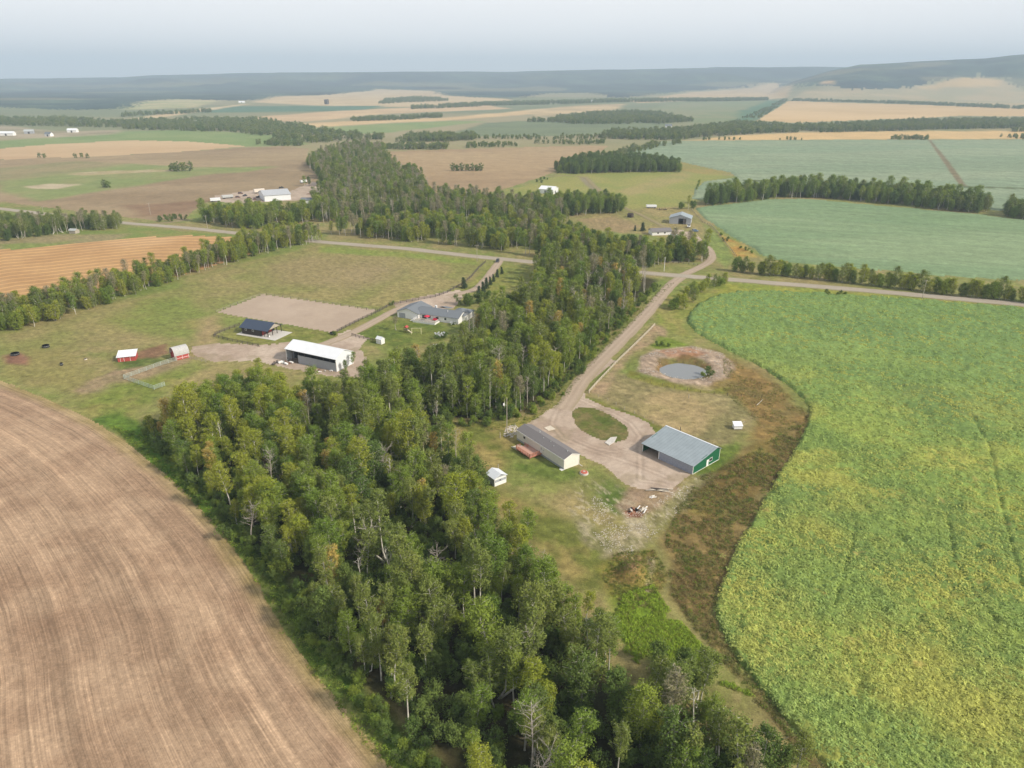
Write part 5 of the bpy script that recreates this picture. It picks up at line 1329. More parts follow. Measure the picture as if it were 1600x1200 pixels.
# ================================================================== BUILDINGS
M_CREAM = plain('cream_siding', (0.78, 0.74, 0.66), 0.6, var=0.06, ribs=('Z', 5.0), bump=0.35)
M_WHITE = plain('white_paint', (0.78, 0.78, 0.76), 0.5, var=0.05)
M_WMETAL = plain('white_sheet_metal', (0.76, 0.79, 0.82), 0.38, var=0.05, ribs=('X', 1.0), spec=0.5, bump=0.3, scale=.6)
M_WSHED = plain('pale_blue_white_metal', (0.72, 0.76, 0.80), 0.4, var=0.05, ribs=('X', 3.0), spec=0.5, bump=0.3)
M_GREYW = plain('grey_sheet_wall', (0.36, 0.38, 0.41), 0.5, var=0.10, ribs=('X', 3.0), bump=0.4)
M_BLUEG = plain('blue_grey_sheet_wall', (0.30, 0.33, 0.40), 0.45, var=0.14, ribs=('X', 3.0), spec=0.4, bump=0.4)
M_ROOFM = plain('grey_green_metal_roof', (0.27, 0.32, 0.345), 0.42, var=0.08, ribs=('X', 1.0), spec=0.5, bump=0.3, scale=.5)
M_SHING = plain('brown_grey_shingles', (0.175, 0.165, 0.165), 0.9, var=0.10, scale=6.0)
M_SHINB = plain('blue_grey_shingles', (0.16, 0.18, 0.20), 0.9, var=0.12, scale=6.0)
M_GREEN = plain('dark_green_sheet', (0.010, 0.115, 0.055), 0.4, var=0.08, ribs=('Y', 3.0), spec=0.5, bump=0.3)
M_NAVY = plain('navy_metal_roof', (0.030, 0.048, 0.085), 0.38, var=0.08, ribs=('X', 0.9), spec=0.6, bump=0.3)
M_LOG = plain('dark_brown_boards', (0.055, 0.042, 0.035), 0.8, var=0.2, ribs=('Z', 3.0), bump=0.4)
M_RED = plain('barn_red_boards', (0.42, 0.075, 0.065), 0.7, var=0.15, ribs=('X', 3.0), bump=0.3)
M_DARK = plain('shade_and_scrap_black', (0.015, 0.015, 0.016), 0.9)  # near-black standing in for shade within openings; also colours some scrap
M_GLASS = plain('window_glass', (0.03, 0.035, 0.04), 0.12, spec=0.8)
M_DECK = plain('reddish_deck_boards', (0.50, 0.30, 0.23), 0.8, var=0.12, ribs=('X', 6.0), bump=0.4)
M_DECKR = plain('redwood_rail', (0.46, 0.19, 0.13), 0.8, var=0.12)
M_WOOD = plain('weathered_wood', (0.38, 0.34, 0.28), 0.9, var=0.2)
M_PALE = plain('pale_raw_timber', (0.58, 0.52, 0.42), 0.85, var=0.15)
M_DWOOD = plain('dark_fence_wood', (0.10, 0.085, 0.075), 0.9, var=0.2)
M_CONC = plain('pale_concrete', (0.52, 0.50, 0.46), 0.9, var=0.12)
M_REDL = plain('red_lid', (0.45, 0.12, 0.08), 0.7)
M_RUST = plain('rusty_steel', (0.20, 0.10, 0.06), 0.8, var=0.3)
M_STEEL = plain('galvanised_steel', (0.50, 0.53, 0.52), 0.45, metal=0.3, var=0.08)
M_PIPE = plain('pale_green_pipe', (0.42, 0.50, 0.44), 0.5, var=0.08)
M_CRIM = plain('crimson_cloth', (0.55, 0.035, 0.07), 0.8)
M_YEL = plain('pale_yellow_timber', (0.62, 0.60, 0.36), 0.8)
M_TYRE = plain('tyre_rubber', (0.02, 0.02, 0.02), 0.9)
M_BLACK = plain('black_plastic', (0.025, 0.025, 0.027), 0.6)

def hz_of(px_, py_, top):
    """height of a point straight above ground picture point (px_, py_) that shows at row top"""
    g_ = unproj(px_, py_); return zpix(g_[1], top)

class Frame:
    """local frame on the ground: origin A, x towards B, y towards the side of C"""
    def __init__(s, A, B, C_=None, z=None):
        s.A = np.array(A, float); d = np.array(B, float) - s.A; s.L = float(np.linalg.norm(d)); s.u = d / s.L
        s.v = np.array([-s.u[1], s.u[0]]); s.rz = math.atan2(s.u[1], s.u[0])
        s.W = float(np.dot(np.array(C_) - s.A, s.v)) if C_ is not None else 0
        s.z = ground_z(*s.A) if z is None else z
    def root(s, name, **kw): return empty(name, (s.A[0], s.A[1], s.z), s.rz, **kw)
    def px(s, px_, py_, z=0.0):
        """local coordinates of the picture point at height z"""
        p = unproj(px_, py_, z) - s.A; return float(np.dot(p, s.u)), float(np.dot(p, s.v))

def wall_ring(root, L, W, eave, ridge, rp, mats, t=0.14, skip=()):
    """four walls: long 'front' (y=0), 'back' (y=W), gable ends 'left' (x=0) and 'right' (x=L); rp = ridge position 0..1"""
    yr = W * rp; e0, e1 = (eave if isinstance(eave, tuple) else (eave, eave))
    if 'front' not in skip: part('wall', root, mats['front'], boxes=[(0, 0, -0.2, L, t, e0)])
    if 'back' not in skip: part('wall', root, mats['back'], boxes=[(0, W - t, -0.2, L, W, e1)])
    k0 = (ridge - e0) / yr if yr > 0 else 0; k1 = (ridge - e1) / (W - yr) if W > yr else 0
    prof = [(t + .003, -0.2), (W - t - .003, -0.2), (W - t - .003, e1 + k1 * t - .02), (yr, ridge - .02), (t + .003, e0 + k0 * t - .02)]
    for nm, x0, x1 in (('left', 0.0, t), ('right', L - t, L)):
        if nm in skip: continue
        c, f = prism(prof, x0, x1); part('wall', root, mats[nm], co=c, faces=f)

def gable_roof(root, L, W, eave, ridge, rp, mat, ov=0.4, ove=0.4, t=0.14, name='roof'):
    yr = W * rp; e0, e1 = (eave if isinstance(eave, tuple) else (eave, eave))
    k0 = (ridge - e0) / max(yr, .01); k1 = (ridge - e1) / max(W - yr, .01)
    a = (-ov, e0 - k0 * ov); b = (yr, ridge); c_ = (W + ov, e1 - k1 * ov)
    prof = [a, b, c_, (c_[0], c_[1] + t), (b[0], b[1] + t), (a[0], a[1] + t)]
    n = len(prof); x0, x1 = -ove, L + ove
    co = [(x0, y_, z_) for y_, z_ in prof] + [(x1, y_, z_) for y_, z_ in prof]
    f = [(0, 1, 4, 5), (1, 2, 3, 4), (6, 11, 10, 7), (7, 10, 9, 8)] + [(i, n + i, n + (i + 1) % n, (i + 1) % n) for i in range(n)]
    return part(name, root, mat, co=co, faces=f)

def corner_trims(root, L, W, h, mat, ends=((0, 0), (1, 0), (1, 1), (0, 1)), s=0.12):
    for (a, b) in ends:
        x_ = L * a; y_ = W * b; hh = h[b] if isinstance(h, tuple) else h
        part('corner_trim', root, mat, boxes=[(x_ - s if a else x_ - .02, y_ - s if b else y_ - .02, -0.1, x_ + .02 if a else x_ + s, y_ + .02 if b else y_ + s, hh - 0.05)])

def window(root, face, a0, a1, z0, z1, at, frame=None, glass=None, nm='window', d=0.05):
    """window or door leaf set proud on a wall; face 'x' = wall across x (at = x), 'y' = wall across y"""
    frame = frame or M_WHITE; glass = glass or M_GLASS
    sgn = 1 if d > 0 else -1; fr = 0.09
    def bx(lo, hi, za, zb, dd0, dd1):
        q0, q1 = sorted((at + dd0, at + dd1))
        return (q0, lo, za, q1, hi, zb) if face == 'x' else (lo, q0, za, hi, q1, zb)
    o = part(nm, root, frame, boxes=[bx(a0, a1, z0, z0 + fr, 0, d), bx(a0, a1, z1 - fr, z1, 0, d), bx(a0, a0 + fr, z0 + fr, z1 - fr, 0, d), bx(a1 - fr, a1, z0 + fr, z1 - fr, 0, d)])
    part('pane', o, glass, boxes=[bx(a0 + fr, a1 - fr, z0 + fr, z1 - fr, 0, d * 0.6)])
    return o
def door(root, face, a0, a1, z1, at, mat, d=0.05, z0=0.0):
    q = lambda lo, hi, za, zb, e: ((min(at, at + e), lo, za, max(at, at + e), hi, zb) if face == 'x' else (lo, min(at, at + e), za, hi, max(at, at + e), zb))
    o = part('door', root, mat, boxes=[q(a0, a1, z0, z1, d)])
    part('handle', o, M_STEEL, boxes=[q(a1 - .18, a1 - .1, z0 + .95, z0 + 1.1, d * 1.9)])
    return o

# ---- long mobile home
F = Frame(unproj(807.7, 687), unproj(880.7, 734.5), unproj(910, 725.5))
W = 5.6
r = F.root('mobile_home', label='long cream mobile home with a dark shingle roof beside the gravel yard', cat='mobile home')
L = F.L; E_, R_ = 3.35, 4.35
wall_ring(r, L, W, E_, R_, 0.5, {k: M_CREAM for k in ('front', 'back', 'left', 'right')})
gable_roof(r, L, W, E_, R_, 0.5, M_SHING, 0.12, 0.15, 0.12)
part('skirting', r, M_GREYW, boxes=[(0.05, -0.035, -0.2, L - 0.02, -0.005, 0.55)])
corner_trims(r, L, W, E_, M_WHITE, ((1, 0), (1, 1), (0, 0)), 0.10)
part('gutter', r, M_WHITE, boxes=[(-.1, -.24, E_ - .1, L + .1, -.13, E_ + .0)])
part('fascia', r, M_WHITE, co=prism([(-.12, E_ - .22), (W / 2, R_ - .16), (W + .12, E_ - .22), (W + .12, E_ - .06), (W / 2, R_ - .0), (-.12, E_ - .06)], L + .152, L + .18)[0], faces=prism([(0, 0)] * 6, 0, 1)[1])
xd = F.px(843, 708, 1.0)[0]
door(r, 'y', xd - .5, xd + .45, 2.95, 0, M_WHITE, -0.06, 0.95)
window(r, 'y', xd - 0.22, xd + .18, 1.8, 2.7, -0.062, d=-0.03)
window(r, 'y', xd + 0.9, xd + 1.3, 1.9, 2.4, 0, d=-0.05)
window(r, 'y', 3.2, 4.4, 1.8, 2.8, 0, d=-0.05)
for (fx, fy, hh, w_) in ((0.30, 0.62, .5, .28), (0.46, 0.38, .35, .16), (0.60, 0.42, .35, .16), (0.70, 0.30, .3, .14), (0.93, 0.45, .4, .2)):
    zz = E_ + (R_ - E_) * (1 - abs(fy - .5) * 2)
    part('roof_vent', r, M_STEEL, boxes=[(L * fx - w_ / 2, W * fy - w_ / 2, zz, L * fx + w_ / 2, W * fy + w_ / 2, zz + hh)])
for (x_, y_, s) in ((L + .1, .05, 1), (L + .1, W - .1, 1)):
    part('downspout', r, M_WHITE, boxes=[(L + .025, y_, 0.1, L + .1, y_ + .08, E_ - .2), (L - 1.0 if y_ < 1 else L + .1, y_ - .9 if y_ < 1 else y_, 0.02, L + .1 if y_ < 1 else L + 1.4, y_ if y_ < 1 else y_ + .12, .12)])

# deck in front of the home
x0, _ = F.px(809, 693, .9); x1, _ = F.px(842, 702, .9); _, yy = F.px(823, 713.5, .9)
x0, x1 = 5.6, 12.2; yd = -4.3
dk = empty('deck', (*(F.A + F.u * x0), F.z), F.rz, label='raised reddish wooden deck on the long side of the mobile home', cat='deck')
DX = x1 - x0
nb_ = 18
plank = D.meshes.new('plank'); c, f = boxm([(0, yd, .82, DX / nb_ - .02, -.06, .88)]); plank.from_pydata(c, [], f); plank.materials.append(M_DECK)
for i in range(nb_):
    o = link('plank', plank, dk); o.location = (i * DX / nb_, 0, random.uniform(-.008, .008))
part('frame', dk, M_DECKR, boxes=[(-.02, yd - .05, .58, DX + .02, yd - .004, .84), (-.05, yd, .58, -.004, -.06, .84), (DX + .004, yd, .58, DX + .05, -.06, .84)])
for (px0, py0) in ((0.1, yd + .1), (DX - .2, yd + .1), (DX / 2, yd + .1), (0.1, -.4), (DX - .2, -.4)):
    part('post', dk, M_DECKR, boxes=[(px0, py0, -.1, px0 + .12, py0 + .12, .81)])
def railing(root, a, b, z0, hh=.95, mat=M_DECKR, step=1.2, bal=.16):
    a = np.array(a, float); b = np.array(b, float); n = max(1, round(np.linalg.norm(b - a) / step)); d = (b - a) / np.linalg.norm(b - a)
    rr_ = part('railing', root, mat, boxes=[(min(a[0], b[0]) - .03, min(a[1], b[1]) - .03, z0 + hh - .06, max(a[0], b[0]) + .03, max(a[1], b[1]) + .03, z0 + hh), (min(a[0], b[0]) - .02, min(a[1], b[1]) - .02, z0 + .1, max(a[0], b[0]) + .02, max(a[1], b[1]) + .02, z0 + .16)])
    bx = []
    m_ = int(np.linalg.norm(b - a) / bal)
    for i in range(m_ + 1):
        p = a + (b - a) * i / max(m_, 1); bx.append((p[0] - .018, p[1] - .018, z0 + .16, p[0] + .018, p[1] + .018, z0 + hh - .06))
    bl = part('baluster', rr_, mat, boxes=bx); bl['kind'] = 'stuff'
    for i in range(n + 1):
        p = a + (b - a) * i / n; part('newel_post', rr_, mat, boxes=[(p[0] - .06, p[1] - .06, z0, p[0] + .06, p[1] + .06, z0 + hh + .06)])
railing(dk, (DX, yd), (DX, -.9), .88); railing(dk, (0, yd), (DX, yd), .88); railing(dk, (0, -1.2), (1.6, -1.2), .88); railing(dk, (0, yd), (0, -2.9), .88)
st = part('stairs', dk, M_PALE, boxes=[(-2.6 + i * .36, yd + .2, .0, -2.6 + i * .36 + .30, yd + 2.2, .12 + i * .11) for i in range(7)])
for y_ in (yd + .14, yd + 2.22):
    c, f = prism([(-2.7, 0.0), (-2.7, .3), (-.05, 1.0), (-.05, .6)], y_, y_ + .05)
    part('stringer', dk, M_WHITE, co=[(p[1], p[0], p[2]) for p in c], faces=[q[::-1] for q in f])

# ---- green-ended machine shed
F = Frame(unproj(1003.5, 705.5), unproj(1082, 741.5), unproj(1109.5, 712))
r = F.root('machine_shed', label='blue grey metal machine shed with dark green gable end and open bay', cat='shed')
L, W = F.L, F.W; E0, E1, R_ = 2.75, 3.7, 4.6; rp = 0.86; t = .14
xo = F.px(1029, 717)[0]
part('wall', r, M_BLUEG, boxes=[(xo, 0, -.2, L, t, E0), (0, 0, 2.35, xo, t, E0)])
part('wall', r, M_GREYW, boxes=[(0, W - t, -.2, L, W, E1)])
wall_ring(r, L, W, (E0, E1), R_, rp, {'left': M_GREEN, 'right': M_GREEN}, skip=('front', 'back'))
part('inner_wall', r, M_DARK, boxes=[(xo + .3, t + .02, 0, xo + .4, W - t - .02, 2.7)])  # near-black panel: the open bay's inner shade put into its colour
k = (R_ - E0) / (W * rp)
mid = 0.46 * W; zm = E0 + k * mid - .16     # the front roof slope is laid in two pitches
prof = [(-.35, E0 - .16), (mid, zm), (W * rp, R_), (W + .3, E1 - .2)]
tt = .12
pr = prof + [(a, b + tt) for a, b in prof[::-1]]; n = len(pr); xa, xb = -.35, L + .3
co = [(xa, a, b) for a, b in pr] + [(xb, a, b) for a, b in pr]
fcs = [(i, n + i, n + (i + 1) % n, (i + 1) % n) for i in range(n)] + [(0, 1, 6, 7), (1, 2, 5, 6), (2, 3, 4, 5), (n, n + 7, n + 6, n + 1), (n + 1, n + 6, n + 5, n + 2), (n + 2, n + 5, n + 4, n + 3)]
part('roof', r, M_ROOFM, co=co, faces=fcs)
part('ridge_cap', r, M_WSHED, boxes=[(xa, W * rp - .2, R_ + .09, xb, W * rp + .22, R_ + .15)])
corner_trims(r, L, W, (E0, E1), M_WHITE)
part('door_post', r, M_WHITE, boxes=[(xo - .1, -.04, -.1, xo + .12, -.005, 2.4)])
part('base_trim', r, M_WHITE, boxes=[(L + .005, .15, -.1, L + .04, W - .14, .14)])
door(r, 'x', W * .50, W * .50 + .95, 2.1, L, M_WHITE, .06)
window(r, 'x', W * .60, W * .60 + 1.5, 1.1, 2.2, L, d=.06)
# fences and odds beside the shed
# ---- little grey shed with the white roof
def small_shed(name, label, A, B, Cc, eave, ridge, wall, roof, ov=.25, cat='shed', dr=None, win=None, Wd=None):
    F = Frame(A, B, Cc); r = F.root(name, label=label, cat=cat); Wd = Wd or abs(F.W)
    wall_ring(r, F.L, Wd, eave, ridge, .5, {k: wall for k in ('front', 'back', 'left', 'right')}, t=.1)
    gable_roof(r, F.L, Wd, eave, ridge, .5, roof, ov, ov, .08)
    if win == 'right': window(r, 'x', Wd * .40, Wd * .40 + .6, 1.2, 1.75, F.L, frame=M_GREYW, d=.05)
    if dr == 'right': door(r, 'x', Wd * .5 - .1, Wd * .5 + .8, 2.0, F.L, M_WHITE, .05)
    if dr == 'front': door(r, 'y', F.L * .35, F.L * .35 + .9, 1.9, 0, M_WHITE, -.05)
    return F, r
F, r = small_shed('garden_shed', 'small pale grey shed with white metal roof at the wood edge', unproj(760.5, 751.5), unproj(772.8, 760.5), unproj(793.5, 755.2), 2.45, 3.35, M_GREYW, M_WSHED, .3, win='right')
part('corner_trim', r, M_WHITE, boxes=[(F.L - .1, -.02, 0, F.L + .02, .08, 2.4), (F.L - .1, F.W - .08, 0, F.L + .02, F.W + .02, 2.4)])
part('gable_panel', r, M_WHITE, boxes=[(F.L + .003, .12, .02, F.L + .03, F.W - .12, 1.1), (F.L + .003, .12, 1.85, F.L + .03, F.W - .12, 2.4)])

# ---- long white barn
F = Frame(unproj(448.5, 563.5), unproj(526.5, 581), unproj(555.5, 568.5))
L, W = F.L, F.W; E_, R_ = 5.0, 7.1
r = F.root('white_barn', label='long white barn with a bright roof and dark open band under the eave', cat='barn')
wall_ring(r, L, W, E_, R_, .5, {'back': M_WMETAL, 'left': M_WSHED, 'right': M_WSHED}, skip=('front',))
xs_ = L * 0.24
part('wall', r, M_GREYW, boxes=[(xs_, 0, -.2, L, .12, 3.3)], label='low side wall painted shade grey under the dark open band')  # grey holds the shade on this side of the white barn
for i in range(9):
    xx = i * (L - .16) / 8; part('post', r, M_DWOOD, boxes=[(xx, .0 if xx < xs_ else .13, -.1, xx + .16, .12 if xx < xs_ else .26, E_)])
part('beam', r, M_DARK, boxes=[(0, -.02, E_ - .5, L, .1, E_ - .05)])  # near-black strip: shade under the eave put into its colour
part('inner_wall', r, M_DARK, boxes=[(.2, W * .42, 0, L - .2, W * .42 + .1, E_)])  # near-black sheet painting the shade behind the open band
gable_roof(r, L, W, E_, R_, .5, M_WMETAL, .35, .3, .14)
corner_trims(r, L, W, E_, M_WHITE, ((1, 0), (1, 1), (0, 0)), .25)
part('gate', r, M_DWOOD, boxes=[(.3, -.12, .3 + .35 * k_, xs_ - .2, -.05, .42 + .35 * k_) for k_ in range(4)] + [(xx, -.05, 0, xx + .08, .02, 1.6) for xx in (.3, xs_ * .5, xs_ - .3)])

# ---- stable with the navy roof
F = Frame(unproj(378.5, 521), unproj(419, 527.5), unproj(446, 518))
r = F.root('stable', label='dark board stable with navy metal roof and red doors under a porch', cat='stable')
L = F.L; W = 8.6; E_, R_ = 3.1, 5.2; Lw = L * .72
wall_ring(r, Lw, W, E_, R_, .5, {k: M_LOG for k in ('front', 'back', 'left', 'right')})
gable_roof(r, L, W, E_, R_, .5, M_NAVY, .7, .7, .14)
c, f = prism([(0.0, E_ - .05), (W, E_ - .05), (W / 2, R_ - .08)], L + .1, L + .2); part('gable_panel', r, M_WOOD, co=c, faces=f)
for y_ in (0.0, W * .33, W * .66, W - .2): part('porch_post', r, M_LOG, boxes=[(L - .1, y_, -.1, L + .12, y_ + .22, E_ + .1)])
for x_ in (Lw + (L - Lw) * .5,): part('porch_post', r, M_LOG, boxes=[(x_, 0, -.1, x_ + .2, .2, E_ + .02)])
part('beam', r, M_LOG, boxes=[(L - .12, 0, E_ - .28, L + .08, W, E_ - .06)])
for y_ in (1.0, 4.9): door(r, 'x', y_, y_ + 1.9, 2.3, Lw, M_RED, .06)
for x_ in (1.8, 5.6): window(r, 'y', x_, x_ + .9, 1.6, 2.4, 0, d=-.05)
q_ = F
me = D.meshes.new('patio'); c, f = boxm([(-1.6, -2.0, -.15, L + 5.2, W + .6, .07)]); me.from_pydata(c, [], f); me.materials.append(M_CONC)
tag(link('patio', me, loc=(F.A[0], F.A[1], F.z), rot=(0, 0, F.rz)), kind='structure')

# ---- low run-in shed with white roof (red walls)
F = Frame(unproj(184.5, 566), unproj(212.5, 563.2), unproj(214, 560))
r = F.root('run_in_shed', label='low red shed with a flat white roof alone in the pasture', cat='shed')
L = F.L; W = 5.2; part('wall', r, M_RED, boxes=[(0, 0, -.1, L, .12, 1.9)]); part('wall', r, M_RED, boxes=[(0, .12, -.1, .12, W - .12, 2.15)]); part('wall', r, M_RED, boxes=[(L - .12, .12, -.1, L, W - .12, 2.15)])
part('wall', r, M_RED, boxes=[(0, W - .12, -.1, L, W, 2.5)])
co = [(-.3, -.4, 1.9), (L + .3, -.4, 1.9), (L + .3, W + .3, 2.75), (-.3, W + .3, 2.75)]; co += [(a, b, c_ + .1) for a, b, c_ in co]
part('roof', r, M_WMETAL, co=co, faces=[(0, 3, 2, 1), (4, 5, 6, 7), (0, 1, 5, 4), (1, 2, 6, 5), (2, 3, 7, 6), (3, 0, 4, 7)])
for xx in (L * .15, L * .35, L * .7): part('batten', r, M_WHITE, boxes=[(xx, -.03, 0, xx + .1, -.004, 1.85)])

# ---- arched red shed
F = Frame(unproj(275, 563.5), unproj(296, 558.2), unproj(264, 560))
r = F.root('arched_shed', label='red shed with a pale arched roof and open end beside the pipe fence', cat='shed')
L = F.L; W = 4.6
n = 14; arch = []
for i in range(n + 1):
    a = math.pi * i / n; y_ = W / 2 - math.cos(a) * (W / 2 + .15); z_ = 1.9 + (math.sin(a) ** .8) * 2.9
    arch.append((y_, z_))
arch = [(-.16, 1.75)] + arch + [(W + .16, 1.75)]
inn = [(W / 2 + (a - W / 2) * .96, b - .1) for a, b in arch]
pr = arch + inn[::-1]; N_ = len(pr); xa, xb = -.3, L + .3; m_ = len(arch)
co = [(xa, a, b) for a, b in pr] + [(xb, a, b) for a, b in pr]
fcs = [(i, (i + 1) % N_, N_ + (i + 1) % N_, N_ + i) for i in range(N_)]
for i in range(m_ - 1): fcs += [(i, N_ - 1 - i, N_ - 2 - i, i + 1), (N_ + i, N_ + i + 1, 2 * N_ - 2 - i, 2 * N_ - 1 - i)]
part('roof', r, plain('pale_grey_shingles', (.44, .44, .43), .8), co=co, faces=fcs)
part('wall', r, M_RED, boxes=[(0, 0, -.1, L, .12, 2.1)]); part('wall', r, M_RED, boxes=[(0, W - .12, -.1, L, W, 2.1)])
endp = [(.13, -.1), (W - .13, -.1)] + [(min(max(a, .13), W - .13), b - .12) for a, b in arch[::-1]]
c, f = prism(endp, L - .12, L); part('wall', r, M_RED, co=c, faces=f)
c, f = prism(endp, .5, .6); part('inner_wall', r, M_RED, co=c, faces=f)
for xx in (.1, L * .5, L - .2): part('batten', r, M_WHITE, boxes=[(xx, -.03, 0, xx + .1, -.004, 1.5)])
part('trim', r, M_WHITE, boxes=[(.0, -.03, .6, L, -.006, .72)])

# ---- farmhouse with garage wing, rear wing, deck
F = Frame(unproj(652, 498), unproj(716, 507), unproj(724, 500))
r = F.root('farmhouse', label='long grey roofed farmhouse with garage wing and white walls', cat='house')
L = F.L; W = 9.0; E_, R_ = 2.9, 4.7
wall_ring(r, L, W, E_, R_, .5, {k: M_WHITE for k in ('front', 'back', 'left', 'right')})
gable_roof(r, L, W, E_, R_, .5, M_SHINB, .5, .5, .14)
# garage wing: ridge runs across
G0, G1 = -9.5, 1.5; gy0, gy1 = -1.5, 10.5
gr = part('garage_wing', r, M_WHITE, boxes=[(G0, gy0, -.2, G0 + .14, gy1, E_), (G1 - .14, gy0, -.2, G1, -.003, E_), (G0 + .14, gy1 - .14, -.2, G1 - .14, gy1, E_), (G0 + .14, gy0, -.2, G1 - .14, gy0 + .14, E_)])
gx = (G0 + G1) / 2
for (a, b) in (((gy0, gy0 + .14)), ((gy1 - .14, gy1))):
    part('gable', gr, M_WHITE, co=[(G0, a, E_), (G1, a, E_), (gx, a, R_ + .1), (G0, b, E_), (G1, b, E_), (gx, b, R_ + .1)], faces=[(0, 1, 2), (5, 4, 3), (0, 3, 4, 1), (1, 4, 5, 2), (2, 5, 3, 0)])
co = []
for y_ in (gy0 - .5, gy1 + .5):
    co += [(G0 - .5, y_, E_ - .15), (gx, y_, R_ + .15), (G1 + .5, y_, E_ - .15), (G1 + .5, y_, E_), (gx, y_, R_ + .3), (G0 - .5, y_, E_)]
part('roof', r, M_SHINB, co=co, faces=[(0, 1, 4, 5), (1, 2, 3, 4), (6, 11, 10, 7), (7, 10, 9, 8)] + [(i, 6 + i, 6 + (i + 1) % 6, (i + 1) % 6) for i in range(6)])
part('garage_door', r, M_GREYW, boxes=[(G0 + 1.0, gy0 - .05, 0, G0 + 4.2, gy0 - .005, 2.3)])
# rear right wing
wx0, wx1 = L - 6.5, L + 1.2; wy0, wy1 = W * .45, W + 4.5
part('wing_wall', r, M_WHITE, boxes=[(L + .003, wy0, -.2, wx1, wy1, E_), (wx0, W + .003, -.2, L + .0, wy1, E_)])
wyc = (wy0 + wy1) / 2; xm = (wx0 + wx1) / 2
co = [(wx0 - .4, wy0 - .4, E_), (wx1 + .4, wy0 - .4, E_), (wx1 + .4, wy1 + .4, E_), (wx0 - .4, wy1 + .4, E_), (xm, wyc - .5, R_ + .05), (xm, wyc + .5, R_ + .05)]
part('roof', r, M_SHINB, co=co, faces=[(0, 1, 4), (1, 2, 5, 4), (2, 3, 5), (3, 0, 4, 5), (0, 3, 2, 1)])
# north porch roof
co = [(L * .30, W - .5, E_ + .9), (L * .55, W - .5, E_ + .9), (L * .58, W + 4.0, E_), (L * .27, W + 4.0, E_), (L * .425, W - 1.2, R_ - .1), (L * .425, W + 2.4, E_ + .9)]
part('porch_roof', r, M_SHINB, co=co, faces=[(0, 4, 5, 3), (4, 1, 2, 5), (3, 5, 2), (0, 3, 2, 1)])
for (xx, w_) in ((5.5, 1.6), (9.5, 1.6), (13.8, 1.2)): window(r, 'y', xx, xx + w_, 1.1, 2.3, 0, d=-.05)
part('chimney', r, M_WHITE, boxes=[(L * .30, W * .60, R_ - .6, L * .30 + .9, W * .60 + .7, R_ + .8)])
part('roof_vent', r, M_WHITE, boxes=[(L * .68, W * .30, R_ - .8, L * .68 + .2, W * .30 + .2, R_ + .35)])
part('patio_door', r, M_GLASS, boxes=[(2.6, -.04, .3, 4.8, -.005, 2.3)])
dk = empty('deck', (*(F.A + F.u * 0.6 + F.v * -.2), F.z), F.rz, label='white railed deck in front of the grey roofed farmhouse', cat='deck')
DX, DY = 11.0, -4.6
for i in range(16):
    me = plank if False else None
part('floor', dk, M_WOOD, boxes=[(0, DY, .55, DX, -.05, .7)]); part('skirt', dk, M_WHITE, boxes=[(0, DY - .06, -.1, DX, DY - .005, .68), (-.06, DY, -.1, -.005, -.05, .68), (DX + .005, DY, -.1, DX + .06, -.05, .68)])
railing(dk, (0, DY), (DX, DY), .7, .95, M_WHITE, 2.0, .14); railing(dk, (0, DY), (0, -.2), .7, .95, M_WHITE, 2.0, .14); railing(dk, (DX, DY), (DX, -1.4), .7, .95, M_WHITE, 2.0, .14)
part('stairs', dk, M_WHITE, boxes=[(-2.2 + .35 * i, -3.6, -.1, -2.2 + .35 * i + .36, -1.8, .12 + .11 * i) for i in range(6)])
# parasol on the deck
p = F.A + F.u * 6.6 + F.v * -2.6
um = empty('parasol', (p[0], p[1], F.z + .7), 0, label='closed crimson parasol standing on the white railed farmhouse deck', cat='parasol')
c, f = [], []; tube(c, f, (0, 0, 0), (0, 0, 2.6), .03, .03, 6); part('pole', um, M_STEEL, co=c, faces=f)
n = 8; co = [(0, 0, 2.75)] + [(1.35 * math.cos(i * math.pi / 4), 1.35 * math.sin(i * math.pi / 4), 2.15) for i in range(8)] + [(1.33 * math.cos(i * math.pi / 4), 1.33 * math.sin(i * math.pi / 4), 1.95) for i in range(8)]
part('canopy', um, M_CRIM, co=co, faces=[(0, 1 + i, 1 + (i + 1) % 8) for i in range(8)] + [(1 + i, 9 + i, 9 + (i + 1) % 8, 1 + (i + 1) % 8) for i in range(8)])
um['label'] = 'open crimson parasol standing on the white railed farmhouse deck'
p = F.A + F.u * 8.6 + F.v * -1.4
so = empty('patio_sofa', (p[0], p[1], F.z + .7), F.rz, label='crimson cushioned patio sofa on the farmhouse deck', cat='sofa')
part('seat', so, M_CRIM, boxes=[(0, 0, .25, 1.9, .8, .45)], bevel=.03); part('backrest', so, M_CRIM, boxes=[(0, .82, .3, 1.9, 1.0, .95)], bevel=.03)
for q in (0.03, 1.8): part('leg', so, M_DWOOD, boxes=[(q, .05, 0, q + .07, .12, .245)]); part('leg', so, M_DWOOD, boxes=[(q, .7, 0, q + .07, .77, .245)])

# ---- small white pump shed
small_shed('pump_shed', 'tiny white shed beside the gravel between barn and farmhouse', unproj(588, 536.5), unproj(596, 538.5), unproj(602, 536.3), 2.1, 2.9, M_WHITE, M_WSHED, .2, dr='right')

# ---- farm buildings beyond the road
F = Frame(unproj(1045.3, 349.5), unproj(1079, 351.2), unproj(1080, 346.5))
